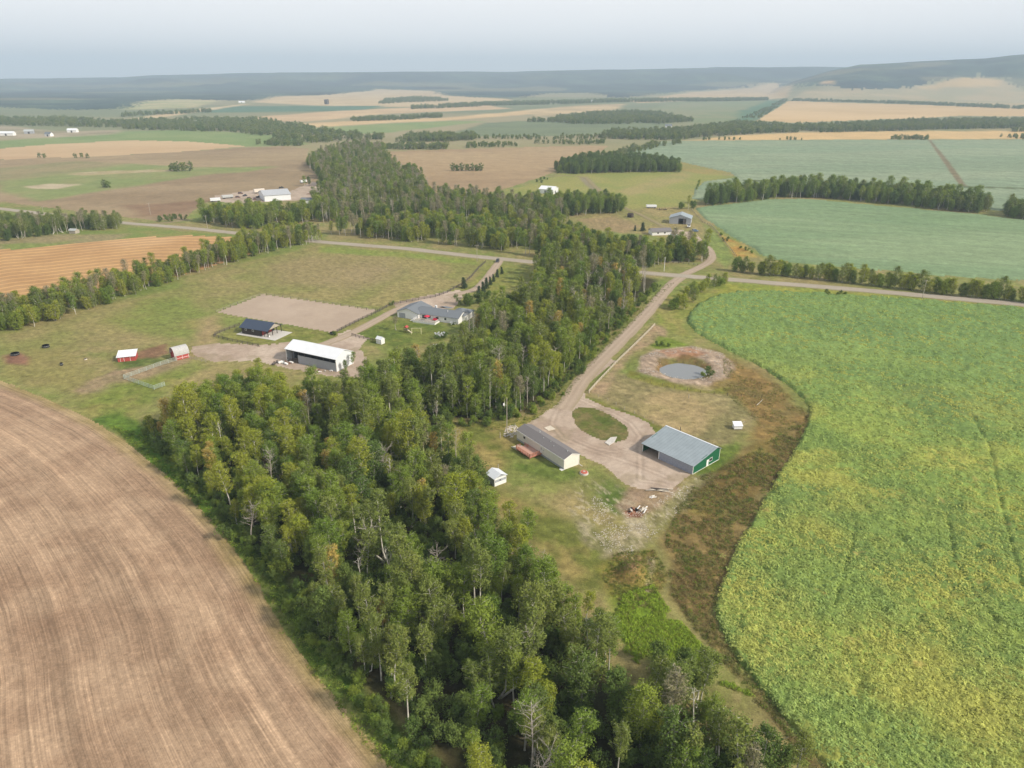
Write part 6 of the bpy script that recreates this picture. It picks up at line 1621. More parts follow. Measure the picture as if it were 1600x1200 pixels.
# gable end faces the road, so the ridge runs away from the viewer
F = Frame(unproj(1079, 351.2), unproj(1081, 345.6), unproj(1045.3, 349.8))
r = F.root('grey_barn', label='grey metal barn with dark open doorway beyond the crossroads', cat='barn')
L = 14.0; W = F.W; E_, R_ = 4.3, 6.9; t = .15
part('wall', r, M_GREYW, boxes=[(0, 0, -.2, L, t, E_)]); part('wall', r, M_GREYW, boxes=[(0, W - t, -.2, L, W, E_)])
c, f = prism([(t, -.2), (W - t, -.2), (W - t, E_ + .02), (W / 2, R_ - .05), (t, E_ + .02)], L - t, L); part('wall', r, M_GREYW, co=c, faces=f)
dw0, dw1, dh = W * .36, W * .58, 4.2
c1, f1 = prism([(t, -.2), (dw0, -.2), (dw0, dh), (dw1, dh), (dw1, -.2), (W - t, -.2), (W - t, E_ + .02), (W / 2, R_ - .05), (t, E_ + .02)], 0, t); part('wall', r, M_GREYW, co=c1, faces=f1)
gable_roof(r, L, W, E_, R_, .5, M_ROOFM, .5, .4, .15)
part('door', r, M_DWOOD, boxes=[(-.08, dw0 - 2.2, 0, -.01, dw0 - .1, dh)])
F = Frame(unproj(1019, 368), unproj(1049, 367), unproj(1049, 361))
r = F.root('bungalow', label='low grey roofed bungalow half hidden by trees beyond the crossroads', cat='house')
L = F.L; W = 8.0; wall_ring(r, L, W, 2.6, 4.2, .5, {k: M_WHITE for k in ('front', 'back', 'left', 'right')}); gable_roof(r, L, W, 2.6, 4.2, .5, M_SHING, .5, .5, .14)
for xx in (L * .25, L * .6): window(r, 'y', xx, xx + 1.4, 1.0, 2.1, 0, d=-.05)
door(r, 'x', W * .4, W * .4 + 1, 2.1, L, M_WHITE, .05)
F = Frame(unproj(842, 302), unproj(864, 303.5), unproj(873, 300.5))
r = F.root('white_metal_barn', label='wide white metal barn alone on the grass before the dark wood', cat='barn')
L = F.L; W = F.W; 
wall_ring(r, L, W, 4.0, 6.2, .5, {k: M_WMETAL for k in ('front', 'back', 'left', 'right')}); gable_roof(r, L, W, 4.0, 6.2, .5, M_WMETAL, .4, .4, .15)
part('door', r, M_DARK, boxes=[(L * .40, -.06, 0, L * .47, -.004, 3.0)])
part('door', r, M_DARK, boxes=[(L + .004, W * .35, 0, L + .06, W * .5, 2.4)])
small_shed('brown_hut', 'small dark brown hut beside the track left of the grey barn', unproj(980, 339.5), unproj(986.5, 340.2), unproj(987, 337), 2.4, 3.3, M_LOG, M_LOG, .2, cat='hut', Wd=4)
small_shed('field_hut', 'small weathered hut in front of the field corner wood', unproj(108, 365), unproj(118, 365.5), unproj(118, 362.5), 2.2, 3.2, M_WOOD, M_STEEL, .25, cat='hut', Wd=4)
# homesteads scattered over the far plain
for j, (px_, py_, L_, W_, wm_, rm_2, lb) in enumerate([
    (297, 193, 26, 14, M_WHITE, M_WMETAL, 'white barn in front of the far bluish wood on the left'),
    (1040, 200, 22, 12, M_WHITE, M_SHINB, 'white farm building in the far wood below the green wedge'),
    (1204, 199, 24, 12, M_WHITE, M_WSHED, 'white farm building at the tip of the golden field'),
    (918, 159, 40, 18, M_WHITE, M_WMETAL, 'pale building by the far tree line below the hills'),
    (905, 160, 30, 16, M_WHITE, M_STEEL, 'smaller pale building left of the other by the far tree line'),
    (373, 161, 40, 20, M_WHITE, M_WMETAL, 'tiny white building at the foot of the far left hills'),
    (507, 163, 22, 22, M_DWOOD, M_DWOOD, 'tall dark grain store on the far plain'),
    (0, 212, 40, 16, M_WHITE, M_WMETAL, 'long white building of the settlement at the far left edge'),
    (38, 209, 26, 14, M_GREYW, M_STEEL, 'grey building of the settlement at the far left'),
    (70, 213, 22, 12, M_WHITE, M_SHINB, 'white house nearest the field in the far left settlement'),
    (105, 207, 30, 14, M_WHITE, M_WMETAL, 'white building furthest back in the far left settlement')]):
    p = unproj(px_, py_); z_ = float(terrain(p[0], p[1])); hh = 16 if 'grain' in lb else 4.5
    r = empty('distant_building', (p[0], p[1], z_), .3 * (j % 3) - .3, label=lb, cat='building')
    L_, W_ = L_ * .62, W_ * .62
    wall_ring(r, L_, W_, hh, hh + 3, .5, {k: wm_ for k in ('front', 'back', 'left', 'right')}); gable_roof(r, L_, W_, hh, hh + 3, .5, rm_2, .6, .6, .2)
    part('door', r, M_DARK, boxes=[(L_ * .4, -.1, 0, L_ * .4 + 3, -.01, 3.4)])
# scrap yard sheds
F = Frame(unproj(414, 315), unproj(455, 312), unproj(467, 304))
r = F.root('workshop', label='big pale workshop with grey metal roof in the scrap yard', cat='workshop')
L = F.L; W = max(F.W, 12); wall_ring(r, L, W, 5.0, 8.0, .5, {k: M_WMETAL for k in ('front', 'back', 'left', 'right')}); gable_roof(r, L, W, 5.0, 8.0, .5, plain('pale_grey_roof', (.42, .44, .46), .4, ribs=('X', 2.0)), .5, .5, .15)
part('door', r, M_DARK, boxes=[(L + .004, W * .3, 0, L + .06, W * .6, 3.6)])
F = Frame(unproj(470, 318), unproj(492, 318), unproj(492, 313))
r = F.root('storage_shed', label='low grey roofed shed right of the big workshop', cat='shed')
wall_ring(r, F.L, 9, 3, 4.4, .5, {k: M_WHITE for k in ('front', 'back', 'left', 'right')}); gable_roof(r, F.L, 9, 3, 4.4, .5, M_SHINB, .4, .4, .14)
def trailer(px0, py0, px1, py1, h, w, mat, label, name='trailer', cat='trailer'):
    F = Frame(unproj(px0, py0), unproj(px1, py1)); r = F.root(name, label=label, cat=cat)
    part('body', r, mat, boxes=[(0, 0, .9, F.L, w, h)], bevel=.08); part('chassis', r, M_BLACK, boxes=[(.3, .3, .6, F.L - .3, w - .3, .895)])
    for fx in (.12, .2, .8, .88):
        for yy_ in (.02, w - .3):
            c, f = [], []; tube(c, f, (F.L * fx, yy_, .45), (F.L * fx, yy_ + .28, .45), .45, .45, 10)
            f.append(tuple(range(10))[::-1]); f.append(tuple(range(10, 20))); part('wheel', r, M_TYRE, co=c, faces=f)
    part('door', r, M_DARK, boxes=[(F.L - .01, .3, 1.1, F.L + .03, w - .3, h - .3)])
    return r
trailer(398, 302.5, 414, 301, 3.8, 2.8, plain('cream_trailer', (.66, .60, .52), .5), 'cream box trailer in the scrap yard behind the workshop')
trailer(329, 316, 345, 315, 3.2, 3.0, M_WMETAL, 'long white trailer at the left end of the scrap yard')
trailer(348, 311, 365, 309.5, 2.8, 3.0, M_STEEL, 'grey metal trailer beside the long white one in the scrap yard')
trailer(471, 286.5, 480, 285.5, 3.0, 2.6, M_WMETAL, 'white trailer alone at the top of the scrap yard track')
trailer(1010, 325.5, 1026, 325.5, 2.6, 2.8, M_WMETAL, 'white flat trailer in the weeds behind the grey barn')

# ---- vehicles
def car(name, label, px_, py_, rz, mat, cat='car', pickup=False, L=4.7, Wd=1.85, Hh=1.7):
    p = unproj(px_, py_); z0 = ground_z(*p) + .16
    r = empty(name, (p[0], p[1], z0), rz, label=label, cat=cat)
    def loft(prof, w0, w1, zb, zt):
        return prof
    hb = .95
    # lower body in plan-tapered slices
    secs = [(-L / 2, .42, .72, .80), (-L / 2 + .25, .30, .86, .92), (-L / 4, .28, .92, .96), (L / 4, .28, .92, .95), (L / 2 - .35, .30, .86, .88), (L / 2, .42, .74, .72)]
    co = []; f = []
    for (x_, zb, wf, zt) in secs:
        w_ = Wd / 2 * wf / .92; co += [(x_, -w_, zb), (x_, w_, zb), (x_, w_, zt * .98), (x_, w_ * .92, zt), (x_, -w_ * .92, zt), (x_, -w_, zt * .98)]
    for s in range(len(secs) - 1):
        for i in range(6): f.append((s * 6 + i, s * 6 + (i + 1) % 6, (s + 1) * 6 + (i + 1) % 6, (s + 1) * 6 + i))
    f.append(tuple(range(6))[::-1]); f.append(tuple(range((len(secs) - 1) * 6, len(secs) * 6)))
    part('body', r, mat, co=co, faces=[q[::-1] for q in f])
    a0, a1, b0, b1 = (-.1, L * .26, .15, L * .14) if pickup else (-L * .46, L * .27, -L * .40, L * .13)
    w_ = Wd * .45; wt = Wd * .37
    gl = [(a0, -w_, hb - .04), (a1, -w_, hb - .04), (a1, w_, hb - .04), (a0, w_, hb - .04), (b0, -wt, Hh - .07), (b1, -wt, Hh - .07), (b1, wt, Hh - .07), (b0, wt, Hh - .07)]
    part('windows', r, M_GLASS, co=gl, faces=[(0, 3, 2, 1), (4, 5, 6, 7), (0, 1, 5, 4), (1, 2, 6, 5), (2, 3, 7, 6), (3, 0, 4, 7)])
    part('roof', r, mat, boxes=[(b0 - .05, -wt - .02, Hh - .065, b1 + .05, wt + .02, Hh)], bevel=.03)
    if pickup: part('cargo_bed', r, mat, boxes=[(-L / 2 + .1, -Wd * .46, .9, -.15, -Wd * .41, 1.2), (-L / 2 + .1, Wd * .41, .9, -.15, Wd * .46, 1.2), (-L / 2 + .05, -Wd * .41, .9, -L / 2 + .12, Wd * .41, 1.2)])
    for sx in (-1, 1):
        for sy in (-1, 1):
            c, q = [], []; y_ = sy * (Wd / 2 - .12); tube(c, q, (sx * L * .31, y_ - .12, .2), (sx * L * .31, y_ + .12, .2), .36, .36, 12)
            q.append(tuple(range(12))[::-1]); q.append(tuple(range(12, 24))); wh = part('wheel', r, M_TYRE, co=c, faces=q)
            c, q = [], []; tube(c, q, (sx * L * .31, y_ - .13, .2), (sx * L * .31, y_ + .13, .2), .19, .19, 8); q.append(tuple(range(8))[::-1]); q.append(tuple(range(8, 16)))
            part('rim', wh, M_STEEL, co=c, faces=q)
    for sy in (-1, 1):
        part('headlight', r, M_WHITE, boxes=[(L / 2 - .06, sy * Wd * .33 - .14, .55, L / 2 + .02, sy * Wd * .33 + .14, .70)])
        part('tail_light', r, M_REDL, boxes=[(-L / 2 - .02, sy * Wd * .36 - .1, .55, -L / 2 + .04, sy * Wd * .36 + .1, .78)])
    return r
C_DK = plain('dark_car_paint', (.03, .035, .045), .3, spec=.6); C_WH = plain('white_car_paint', (.75, .76, .77), .35, spec=.5); C_SI = plain('silver_car_paint', (.42, .45, .48), .3, spec=.6); C_BL = plain('blue_car_paint', (.12, .2, .32), .3, spec=.6)
d_ = unproj(772, 420) - unproj(783, 405); DRA = math.atan2(d_[1], d_[0])
car('parked_car', 'dark station wagon turning off the gravel road into the house drive', 777.5, 409.5, DRA, C_DK)
car('pickup_truck', 'silver pickup parked at the right end of the low bungalow', 1053, 369, .2, C_SI, 'pickup', True, 5.4, 2.0, 1.8)
car('parked_car', 'blue and white car parked on the grass right of the grey barn', 1086, 362, .1, C_BL)
car('pickup_truck', 'white pickup beside the right corner of the grey barn', 1076, 355, 1.2, C_WH, 'pickup', True, 5.6, 2.1, 2.0)
random.seed(3)
for j, (px_, py_, rz) in enumerate([(372, 309, .3), (383, 306.5, 1.2), (390, 311, .2), (404, 309, .9), (424, 300, .1), (436, 297.5, .3), (376, 303, 0), (440, 294, .2), (398, 312, 2.0)]):
    car(('scrap_car', 'scrap_pickup')[j % 2], ordn(j + 1) + ' derelict vehicle from the left in the scrap yard' if False else ('rusty', 'dark', 'brown', 'faded black', 'rust brown', 'dark rusty', 'old brown', 'blackened', 'faded rusty')[j] + ' derelict vehicle in the scrap yard, ' + ('by the trees', 'in the back row', 'among the front wrecks', 'left of the workshop', 'behind the cream trailer', 'above the workshop roof', 'left of the cream trailer', 'at the far end', 'nearest the workshop')[j],
        px_, py_, rz, (M_RUST, C_DK, M_RUST, M_BLACK)[j % 4], 'wreck', bool(j % 2))

# ================================================================== FENCES, POLES, SMALL THINGS
def fence(name, label, px, post_mat, rail_mat, h=1.3, step=3.0, rails=(.5, .95, 1.25), pw=.14, rw=.05, cat='fence', rh=.12):
    P = PL(px); Q = along(P, step); Q = np.vstack([Q, P[-1:]])
    o = Q[0]; root = empty(name, (o[0], o[1], ground_z(*o)), 0, label=label, cat=cat)
    me = D.meshes.new('post'); c, f = boxm([(-pw / 2, -pw / 2, -.3, pw / 2, pw / 2, h)]); me.from_pydata(c, [], f); me.materials.append(post_mat)
    rm = D.meshes.new('rail'); c, f = boxm([(0, -rw / 2, -rh / 2, 1, rw / 2, rh / 2)]); rm.from_pydata(c, [], f); rm.materials.append(rail_mat)
    for i, p in enumerate(Q):
        z = ground_z(*p) - root.location.z
        a = link('post', me, root); a.location = (p[0] - o[0], p[1] - o[1], z); a.rotation_euler = (random.uniform(-.02, .02), random.uniform(-.02, .02), random.uniform(0, 1))
        if i + 1 < len(Q):
            q = Q[i + 1]; z2 = ground_z(*q) - root.location.z; d = np.array([q[0] - p[0], q[1] - p[1]]); Ld = np.linalg.norm(d)
            if Ld < .1: continue
            for hh in rails:
                b = link('rail', rm, root); b.location = (p[0] - o[0], p[1] - o[1], z + hh); b.scale = (math.hypot(Ld, z2 - z), 1, 1)
                b.rotation_euler = (0, -math.atan2(z2 - z, Ld), math.atan2(d[1], d[0]))
    return root
fence('rail_fence', 'long pale timber rail fence along the right side of the farm drive', [(1023, 509), (1000, 532), (970, 561), (940, 592), (920, 614)], M_PALE, M_PALE, 1.15, 2.6, (.4, .8, 1.1))
fence('board_fence', 'dark board fence between arena and house drive up to the road', [(527, 519), (560, 502), (587, 490), (612, 476.5), (642, 471), (678, 465), (700, 457), (722, 445), (736, 434), (748, 420), (759, 410)], M_DWOOD, M_DWOOD, 1.4, 3.2, (.4, .8, 1.2), .18, .06, rh=.16)
fence('wire_fence', 'thin fence along the far side of the riding arena', [(338, 489), (372, 475), (410, 460.5), (500, 473), (590, 487)], M_DWOOD, M_WOOD, 1.2, 5.0, (.6, 1.1), .14, .04, rh=.07)
fence('board_fence', 'dark board fence round the grass of the navy roofed stable', [(375, 509), (352, 517), (332, 526), (360, 533), (405, 542)], M_DWOOD, M_DWOOD, 1.3, 2.8, (.4, .8, 1.15), .16, .05, rh=.14)
fence('pipe_fence', 'pale pipe panel fence leading to the arched red shed', [(194, 592), (222, 582), (250, 571.5), (277, 563.5)], M_PIPE, M_PIPE, 1.6, 3.0, (.3, .7, 1.1, 1.55), .1, .07, rh=.09)
fence('pipe_fence', 'pale pipe panel fence running down from the corner of the other', [(194, 592.5), (215, 600), (241, 609), (258, 603)], M_PIPE, M_PIPE, 1.6, 3.0, (.3, .7, 1.1, 1.55), .1, .07, rh=.09)
fence('wooden_fence', 'brown wooden fence right of the arched red shed', [(298, 561), (322, 566.5)], M_WOOD, M_WOOD, 1.2, 3.0, (.5, 1.0))
fence('board_fence', 'dark fence along the lane beyond the crossroads', [(1080, 328), (1098, 348), (1111, 353), (1121, 364), (1136, 384), (1150, 401)], M_DWOOD, M_WOOD, 1.3, 4.0, (.5, 1.1), .16)
fence('wire_fence', 'thin fence on the lawn beyond the crossroads', [(1044, 411), (1060, 411.5), (1086, 414.5), (1090, 415)], M_DWOOD, M_WOOD, 1.2, 3.0, (.5, 1.1), .16)
fence('wire_fence', 'thin wire fence between the drive bend and the mown paddock', [(920, 615), (945, 624), (975, 640), (1003, 652), (1035, 670), (1062, 684)], M_WOOD, M_DWOOD, 1.1, 4.2, (.5, 1.0), .10, .015, rh=.02)
fence('wire_fence', 'dark wire fence between paddock and pond', [(978, 592), (1020, 600), (1070, 610), (1128, 618), (1190, 622)], M_DWOOD, M_DWOOD, 1.1, 4.5, (.5, 1.0), .10, .015, rh=.02)
fence('board_fence', 'dark rails on the hedge side of the farmhouse lawn', [(550, 524.5), (560, 528), (588, 534)], M_DWOOD, M_DWOOD, 1.2, 2.4, (.4, .8, 1.1), .16, .05, rh=.14)

def pole(name, label, px_, py_, h, arm=True, cat='power pole', lamp=False, wires=None, mat=None):
    p = unproj(px_, py_); r = empty(name, (p[0], p[1], ground_z(*p)), .35, label=label, cat=cat)
    c, f = [], []; tube(c, f, (0, 0, -.5), (0, 0, h), .16, .10, 8); f.append(tuple(range(8, 16))); part('mast', r, mat or M_WOOD, co=c, faces=f)
    if arm: part('crossarm', r, M_WOOD, boxes=[(-1.1, .12, h - .7, 1.1, .22, h - .58)])
    if arm:
        for xx in (-1.0, -.0, 1.0):
            c, f = [], []; tube(c, f, (xx, .17, h - .57), (xx, .17, h - .3), .06, .04, 6); part('insulator', r, M_WHITE, co=c, faces=f)
    if lamp:
        c, f = [], []; tube(c, f, (0, 0, h * .78), (-.9, -.3, h * .82), .04, .04, 5); am = part('lamp_arm', r, M_STEEL, co=c, faces=f)
        part('lamp_head', r, M_WHITE, boxes=[(-1.3, -.45, h * .80, -.85, -.15, h * .86)], bevel=.05)
    return r
pole('power_pole', 'tall power pole with a yard lamp behind the mobile home', 792, 674.5, 11.5, False, lamp=True)
pole('power_pole', 'power pole on the verge left of the farm drive', 950, 522, 9.5, False)
pole('power_pole', 'power pole at the junction of house drive and road', 745.5, 408.5, 10.0)
pole('power_pole', 'power pole on the verge before the scrap yard trees', 324.6, 359.5, 10.5)
pole('power_pole', 'power pole in the brown field left of the side road', 235.5, 336, 9.5)
pole('power_pole', 'power pole beside the road at the far left', 70, 341, 9.0)
pole('power_pole', 'power pole in the field corner wood at the left', 90, 366, 11.0)
pole('power_pole', 'white post before the dark hedge near the crossroads', 1037.5, 424, 8.0, False, mat=M_WHITE)
pole('power_pole', 'thin pole on the grass right of the white metal barn', 896.5, 315, 11.0, False)
pole('power_pole', 'thin pole on the grass left of the white metal barn', 839.5, 305, 11.0, False)
pole('power_pole', 'power pole beyond the road inside the windbreak at the right', 1441, 466.5, 9.5)
pole('antenna_mast', 'thin pale mast behind the small grey shed', 778.5, 738, 2.6, False, cat='mast')
pole('antenna_mast', 'short grey post on the lawn left of the deck', 781.5, 684, 1.8, False, cat='post')
pole('gate_post', 'dark post beside the back corner of the machine shed', 1062.5, 676, 2.0, False, cat='post', mat=M_DWOOD)
pole('gate_post', 'small pale post between paddock and pond', 1076, 622, 1.5, False, cat='post')

# coop on the paddock
F = Frame(unproj(1147, 671.5), unproj(1159.5, 671.3), unproj(1159.5, 667))
r = F.root('chicken_coop', label='small white hutch with a sloping roof on the mown paddock', cat='hutch')
L = F.L; part('wall', r, M_WHITE, boxes=[(0, 0, .25, L, .08, 1.3), (0, 1.7, .25, L, 1.78, 1.75), (0, .08, .25, .08, 1.7, 1.4), (L - .08, .08, .25, L, 1.7, 1.4)])
co = [(-.15, -.2, 1.3), (L + .15, -.2, 1.3), (L + .15, 2.0, 1.95), (-.15, 2.0, 1.95)]; co += [(a, b, c_ + .08) for a, b, c_ in co]
part('roof', r, M_WMETAL, co=co, faces=[(0, 3, 2, 1), (4, 5, 6, 7), (0, 1, 5, 4), (1, 2, 6, 5), (2, 3, 7, 6), (3, 0, 4, 7)])
for (a, b) in ((.05, .05), (L - .15, .05), (.05, 1.6), (L - .15, 1.6)): part('leg', r, M_WOOD, boxes=[(a, b, -.1, a + .1, b + .1, .249)])
part('ramp', r, M_PALE, co=[(L + .02, 1.2, 1.5), (L + .02, 1.4, 1.5), (L + 1.1, 1.5, 2.3), (L + 1.1, 1.3, 2.3), (L + .02, 1.2, 1.45), (L + .02, 1.4, 1.45), (L + 1.1, 1.5, 2.25), (L + 1.1, 1.3, 2.25)], faces=[(0, 1, 2, 3), (7, 6, 5, 4), (0, 4, 5, 1), (1, 5, 6, 2), (2, 6, 7, 3), (3, 7, 4, 0)])

# cistern with a red lid
def disc(root, nm, mat, r0, z0, z1, r1=None, n=20):
    c, f = [], []; tube(c, f, (0, 0, z0), (0, 0, z1), r0, r1 or r0, n); f.append(tuple(range(n))[::-1]); f.append(tuple(range(n, 2 * n))); return part(nm, root, mat, co=c, faces=f)
p = unproj(912.5, 740); r = empty('cistern', (p[0], p[1], ground_z(*p)), 0, label='round white cistern cap with red lid on the grass by the mobile home', cat='cistern')
disc(r, 'ring', M_CONC, 1.25, -.1, .45, 1.15); disc(r, 'lid', M_REDL, 1.0, .455, .62, .9); part('hatch', r, M_CONC, boxes=[(-.25, -.2, .625, .3, .25, .75)])

# concrete slabs, boards on the ground
def slab(name, label, pts, z, mat, cat, kind=None):
    P = [unproj(*q) for q in pts]; g = ground_z(*P[0]); o = P[0]
    co = [(a - o[0], b - o[1], -.1) for a, b in P] + [(a - o[0], b - o[1], z) for a, b in P]; n = len(P)
    me = D.meshes.new(name); me.from_pydata(co, [], [tuple(range(n)), tuple(range(n, 2 * n))[::-1]] + [(i, n + i, n + (i + 1) % n, (i + 1) % n) for i in range(n)])
    bm = bmesh.new(); bm.from_mesh(me); bmesh.ops.recalc_face_normals(bm, faces=bm.faces); bm.to_mesh(me); bm.free(); me.materials.append(mat)
    return tag(link(name, me, loc=(o[0], o[1], g)), label, cat, kind=kind)
slab('plywood_sheet', 'pale plywood sheet lying on the gravel behind the mobile home', [(850, 668.5), (860, 665), (868, 670.5), (857, 673)], .12, M_PALE, 'board')
slab('concrete_slab', 'grey concrete slab at the lower tip of the grass island', [(945, 692), (954, 684), (964, 683), (960, 691), (952, 696)], .22, M_CONC, 'slab')

# lumber and scrap by the burn pile
def pile(name, label, px_, py_, items, cat='pile', rz=0):
    p = unproj(px_, py_); r = empty(name, (p[0], p[1], ground_z(*p)), rz, label=label, cat=cat); return r
rg = random.Random(4)
r = pile('lumber_pile', 'white boards stacked loosely beside the burnt patch', 1003, 797, None)
for i in range(11):
    Lb = rg.uniform(1.6, 3.2); x_, y_, z_ = rg.uniform(-1, 1), rg.uniform(-.9, .9), .06 + .09 * (i // 3)
    o = part('board', r, (M_WHITE, M_PALE, M_WOOD)[i % 3], boxes=[(-Lb / 2, -.12, -.03, Lb / 2, .12, .03)]); o.location = (x_, y_, z_); o.rotation_euler = (0, rg.uniform(-.06, .06), 1.0 + rg.uniform(-.25, .25))
r = pile('lumber_pile', 'long weathered boards below the gravel yard of the machine shed', 1032, 766, None)
for i in range(9):
    Lb = rg.uniform(2.5, 5.0); o = part('board', r, (M_WOOD, M_DWOOD, M_PALE)[i % 3], boxes=[(-Lb / 2, -.14, -.04, Lb / 2, .14, .04)])
    o.location = (rg.uniform(-1.6, 1.6), rg.uniform(-.6, .6), .06 + .09 * (i // 3)); o.rotation_euler = (0, 0, -.25 + rg.uniform(-.3, .3))
r = pile('lumber_pile', 'short pale boards lying beside the orange weeds', 1022, 776, None)
for i in range(6):
    o = part('board', r, (M_PALE, M_WHITE)[i % 2], boxes=[(-.8, -.1, -.03, .8, .1, .03)]); o.location = (rg.uniform(-.8, .8), rg.uniform(-.4, .4), .06 + .07 * (i // 2)); o.rotation_euler = (0, 0, .5 + rg.uniform(-.4, .4))
r = pile('scrap_heap', 'dark burnt scrap heap beside the white boards', 990, 798, None)
for i in range(14):
    s = rg.uniform(.2, .6); o = part('scrap_piece', r, (M_BLACK, M_RUST, M_DARK, M_CONC)[i % 4], boxes=[(-s, -s * .6, 0, s, s * .6, s * .5)], bevel=.05); o.location = (rg.uniform(-1.1, 1.1), rg.uniform(-.8, .8), rg.uniform(0, .3)); o.rotation_euler = (rg.uniform(-.4, .4), rg.uniform(-.4, .4), rg.uniform(0, 3))
r = pile('scrap_heap', 'jumble of grey scrap at the left corner of the white barn', 441, 568, None)
for i in range(16):
    s = rg.uniform(.3, .9); o = part('scrap_piece', r, (M_STEEL, M_DWOOD, M_WHITE, M_RUST)[i % 4], boxes=[(-s, -s * .5, 0, s, s * .5, s * .6)], bevel=.05); o.location = (rg.uniform(-3.5, 3.5), rg.uniform(-1.4, 1.4), rg.uniform(0, .3)); o.rotation_euler = (rg.uniform(-.3, .3), rg.uniform(-.3, .3), rg.uniform(0, 3))
r = pile('scrap_heap', 'low scrap heap along the near wall of the white barn', 505, 580, None)
for i in range(10):
    s = rg.uniform(.2, .6); o = part('scrap_piece', r, (M_WHITE, M_CONC, M_RUST)[i % 3], boxes=[(-s, -s * .5, 0, s, s * .5, s * .5)], bevel=.04); o.location = (rg.uniform(-3.5, 3.5), rg.uniform(-.6, .6), rg.uniform(0, .2)); o.rotation_euler = (0, 0, rg.uniform(0, 3))
r = pile('brush_heap', 'brown brush heap behind the far grey barn', 1034, 328, None)
for i in range(40):
    c, f = [], []; a = np.array([rg.uniform(-4, 4), rg.uniform(-2, 2), 0.1]); tube(c, f, a, a + np.array([rg.uniform(-2, 2), rg.uniform(-2, 2), rg.uniform(.2, 1.8)]), .12, .05, 4); part('branch', r, BARKD, co=c, faces=f)
r = pile('soil_heap', 'brown soil heap at the scrap yard track', 489, 303, None)
me = None
n = 18; co = [(0, 0, 2.2)]; f = []
for k_ in range(1, 4):
    for i in range(n):
        a = 2 * math.pi * i / n; q_ = k_ / 3; co.append((7 * q_ * math.cos(a) * rg.uniform(.9, 1.1), 3.5 * q_ * math.sin(a) * rg.uniform(.9, 1.1), 2.2 * (1 - q_) ** 1.2 - (.1 if k_ == 3 else 0) + rg.uniform(-.1, .1)))
f = [(0, 1 + i, 1 + (i + 1) % n) for i in range(n)] + [(1 + (k_ - 1) * n + i, 1 + k_ * n + i, 1 + k_ * n + (i + 1) % n, 1 + (k_ - 1) * n + (i + 1) % n) for k_ in (1, 2) for i in range(n)]
part('mound', r, plain('brown_soil', (.25, .17, .12), .95, var=.2), co=co, faces=f)

# fallen pale branches
def branch(label, a, b, w=.09, mid=None):
    A = unproj(*a); B = unproj(*b); z = ground_z(*A); o = A
    c, f = [], []; M_ = unproj(*mid) if mid else (A + B) / 2
    tube(c, f, (0, 0, .25), (M_[0] - o[0], M_[1] - o[1], .12), w, w * .85, 6); tube(c, f, (M_[0] - o[0], M_[1] - o[1], .12), (B[0] - o[0], B[1] - o[1], .35), w * .85, w * .4, 6)
    me = mesh_np('fallen_branch', c, quads=f, mat=BARK, smooth=True); tag(link('fallen_branch', me, loc=(o[0], o[1], z)), label, 'branch')
branch('bent pale fallen branch on the grass at the left wood edge', (427, 857), (457, 864), .12, (438, 868))
branch('straight pale pole lying on the grass before the aspens', (795, 652), (812, 646.5), .13)
branch('pale pipe lying at the right side of the paddock', (1182, 634), (1192, 625), .10)

# swing set, play tower and chairs on the farmhouse lawn
def aframe(px_, py_, rz, label):
    p = unproj(px_, py_); r = empty('swing_set', (p[0], p[1], ground_z(*p)), rz, label=label, cat='swing set')
    for x_ in (-1.9, 1.9):
        for s in (-1, 1):
            c, f = [], []; tube(c, f, (x_ * 1.1, s * 1.1, 0), (x_, 0, 2.4), .08, .08, 6); part('leg', r, M_YEL, co=c, faces=f)
    c, f = [], []; tube(c, f, (-2.3, 0, 2.4), (2.3, 0, 2.4), .09, .09, 6); part('crossbar', r, M_YEL, co=c, faces=f)
    for x_ in (-.8, .8):
        s_ = part('swing', r, M_DWOOD, boxes=[(x_ - .25, -.1, .5, x_ + .25, .1, .55)])
        for q in (-.22, .22): c, f = [], []; tube(c, f, (x_ + q, 0, .55), (x_ + q, 0, 2.38), .015, .015, 4); part('rope', s_, M_WOOD, co=c, faces=f)
aframe(651, 521, .0, 'pale yellow timber swing set on the farmhouse lawn')
p = unproj(635, 519); r = empty('play_tower', (p[0], p[1], ground_z(*p)), -.4, label='dark wooden play tower with cream slide on the farmhouse lawn', cat='play tower')
for a in (-.7, .7):
    for b in (-.7, .7): part('post', r, M_DWOOD, boxes=[(a - .06, b - .06, 0, a + .06, b + .06, 2.3)])
part('platform', r, M_DWOOD, boxes=[(-.75, -.75, 1.1, .75, .75, 1.2)]); part('roof', r, M_RED, co=[(-.9, -.9, 2.3), (.9, -.9, 2.3), (.9, .9, 2.3), (-.9, .9, 2.3), (0, -.9, 3.0), (0, .9, 3.0)], faces=[(0, 4, 5, 3), (4, 1, 2, 5), (0, 1, 4), (2, 3, 5), (0, 3, 2, 1)])
part('slide', r, plain('cream_plastic', (.7, .62, .48), .4), co=[(.76, -.3, 1.2), (.76, .3, 1.2), (2.8, .3, .15), (2.8, -.3, .15), (.76, -.3, 1.1), (.76, .3, 1.1), (2.8, .3, .05), (2.8, -.3, .05)], faces=[(0, 3, 2, 1), (4, 5, 6, 7), (0, 4, 7, 3), (1, 2, 6, 5), (0, 1, 5, 4), (3, 7, 6, 2)])

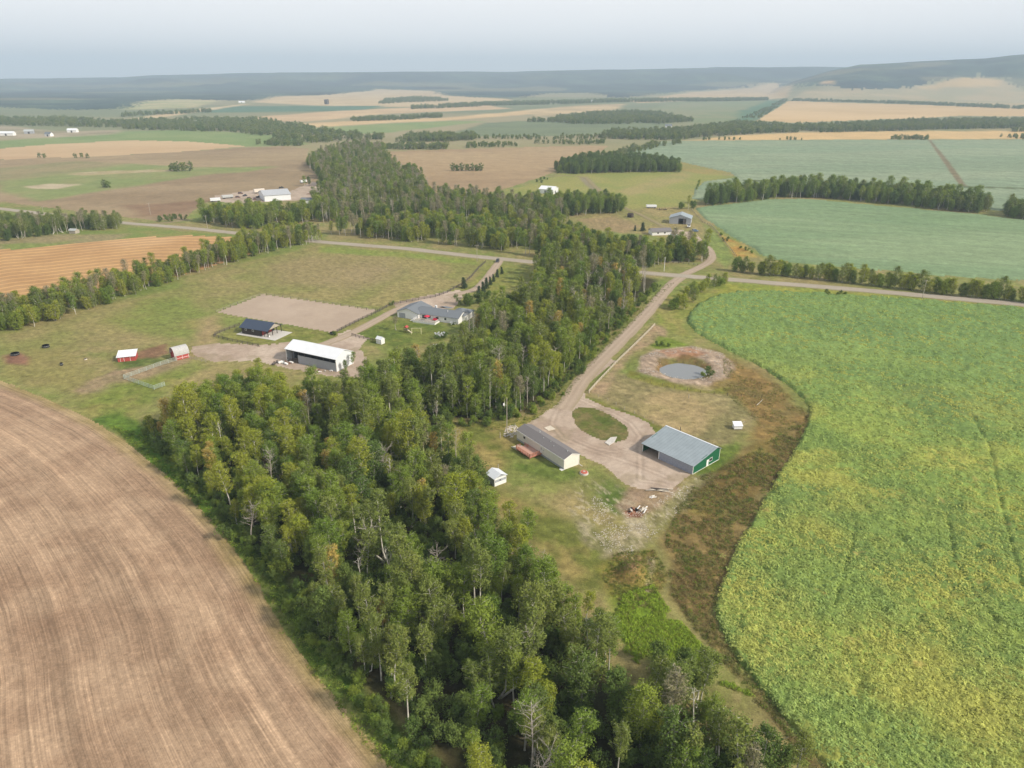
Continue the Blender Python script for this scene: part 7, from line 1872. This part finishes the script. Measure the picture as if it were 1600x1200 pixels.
# white flowering bushes at the house corner
M_BLOOM = leaf_mat('white_blossom', (.62, .64, .66), (.72, .74, .76), .15)
def bloom(px_, py_, s, label):
    rg_ = np.random.default_rng(int(px_)); cen = rg_.normal(size=(26, 3)) * np.array([1.4, 1.1, .5]) + np.array([0, 0, 1.6]); co, q = leaves(cen, np.full(26, .4), 16, .2, rg_)
    p = unproj(px_, py_); t = empty('flowering_bush', (p[0], p[1], ground_z(*p)), 0, label=label, cat='bush'); t.scale = (s, s, s)
    link('blossom', mesh_np('blossom', co, quads=q, mat=M_BLOOM), t); link('foliage', KINDS['shrub'][1][2], t).scale = (.75, .6, .42)
bloom(690, 528, 1.0, 'large bush covered in white blossom in front of the farmhouse')
bloom(684, 542, .55, 'small low bush with white blossom below the larger one')
bloom(707, 508, .6, 'white blossoming bush against the right end of the farmhouse')

# feeders and tubs in the pasture
def tub(px_, py_, r0, h, label, mat, name='feeder', cat='feeder', open_=True):
    p = unproj(px_, py_); r = empty(name, (p[0], p[1], ground_z(*p)), 0, label=label, cat=cat)
    c, f = [], []; tube(c, f, (0, 0, 0), (0, 0, h), r0, r0, 18); tube(c, f, (0, 0, h), (0, 0, .1), r0 * .9, r0 * .9, 18)
    for i in range(18): f.append((18 + i, 18 + (i + 1) % 18, 36 + (i + 1) % 18, 36 + i))
    f.append(tuple(range(54, 72))); part('tub', r, mat, co=c, faces=f)
    c, f = [], []; tube(c, f, (0, 0, h * .55), (0, 0, h * .62), r0 * 1.03, r0 * 1.03, 18); part('band', r, M_STEEL, co=c, faces=f)
    return r
tub(24, 554.5, 1.5, .9, 'round dark feeder on the bare patch at the left edge', M_BLACK)
r = tub(72, 542.5, 1.3, 1.0, 'dark round feeder standing on the green pasture', M_BLACK)
tub(96.5, 571, .5, 1.1, 'small black barrel standing in the pasture', M_BLACK, 'barrel', 'barrel')
tub(134, 562, .55, .5, 'low cream tub in the pasture near the low red shed', M_PALE, 'tub', 'tub')
tub(519, 522, .9, .9, 'dark round tank at the corner of the riding arena', M_BLACK, 'water_tank', 'tank')
tub(420, 526, .5, .6, 'small white tub under the porch of the stable', M_WHITE, 'tub', 'tub')
tub(1051, 410, .35, .9, 'small dark barrel on the lawn beyond the crossroads', M_DWOOD, 'barrel', 'barrel')
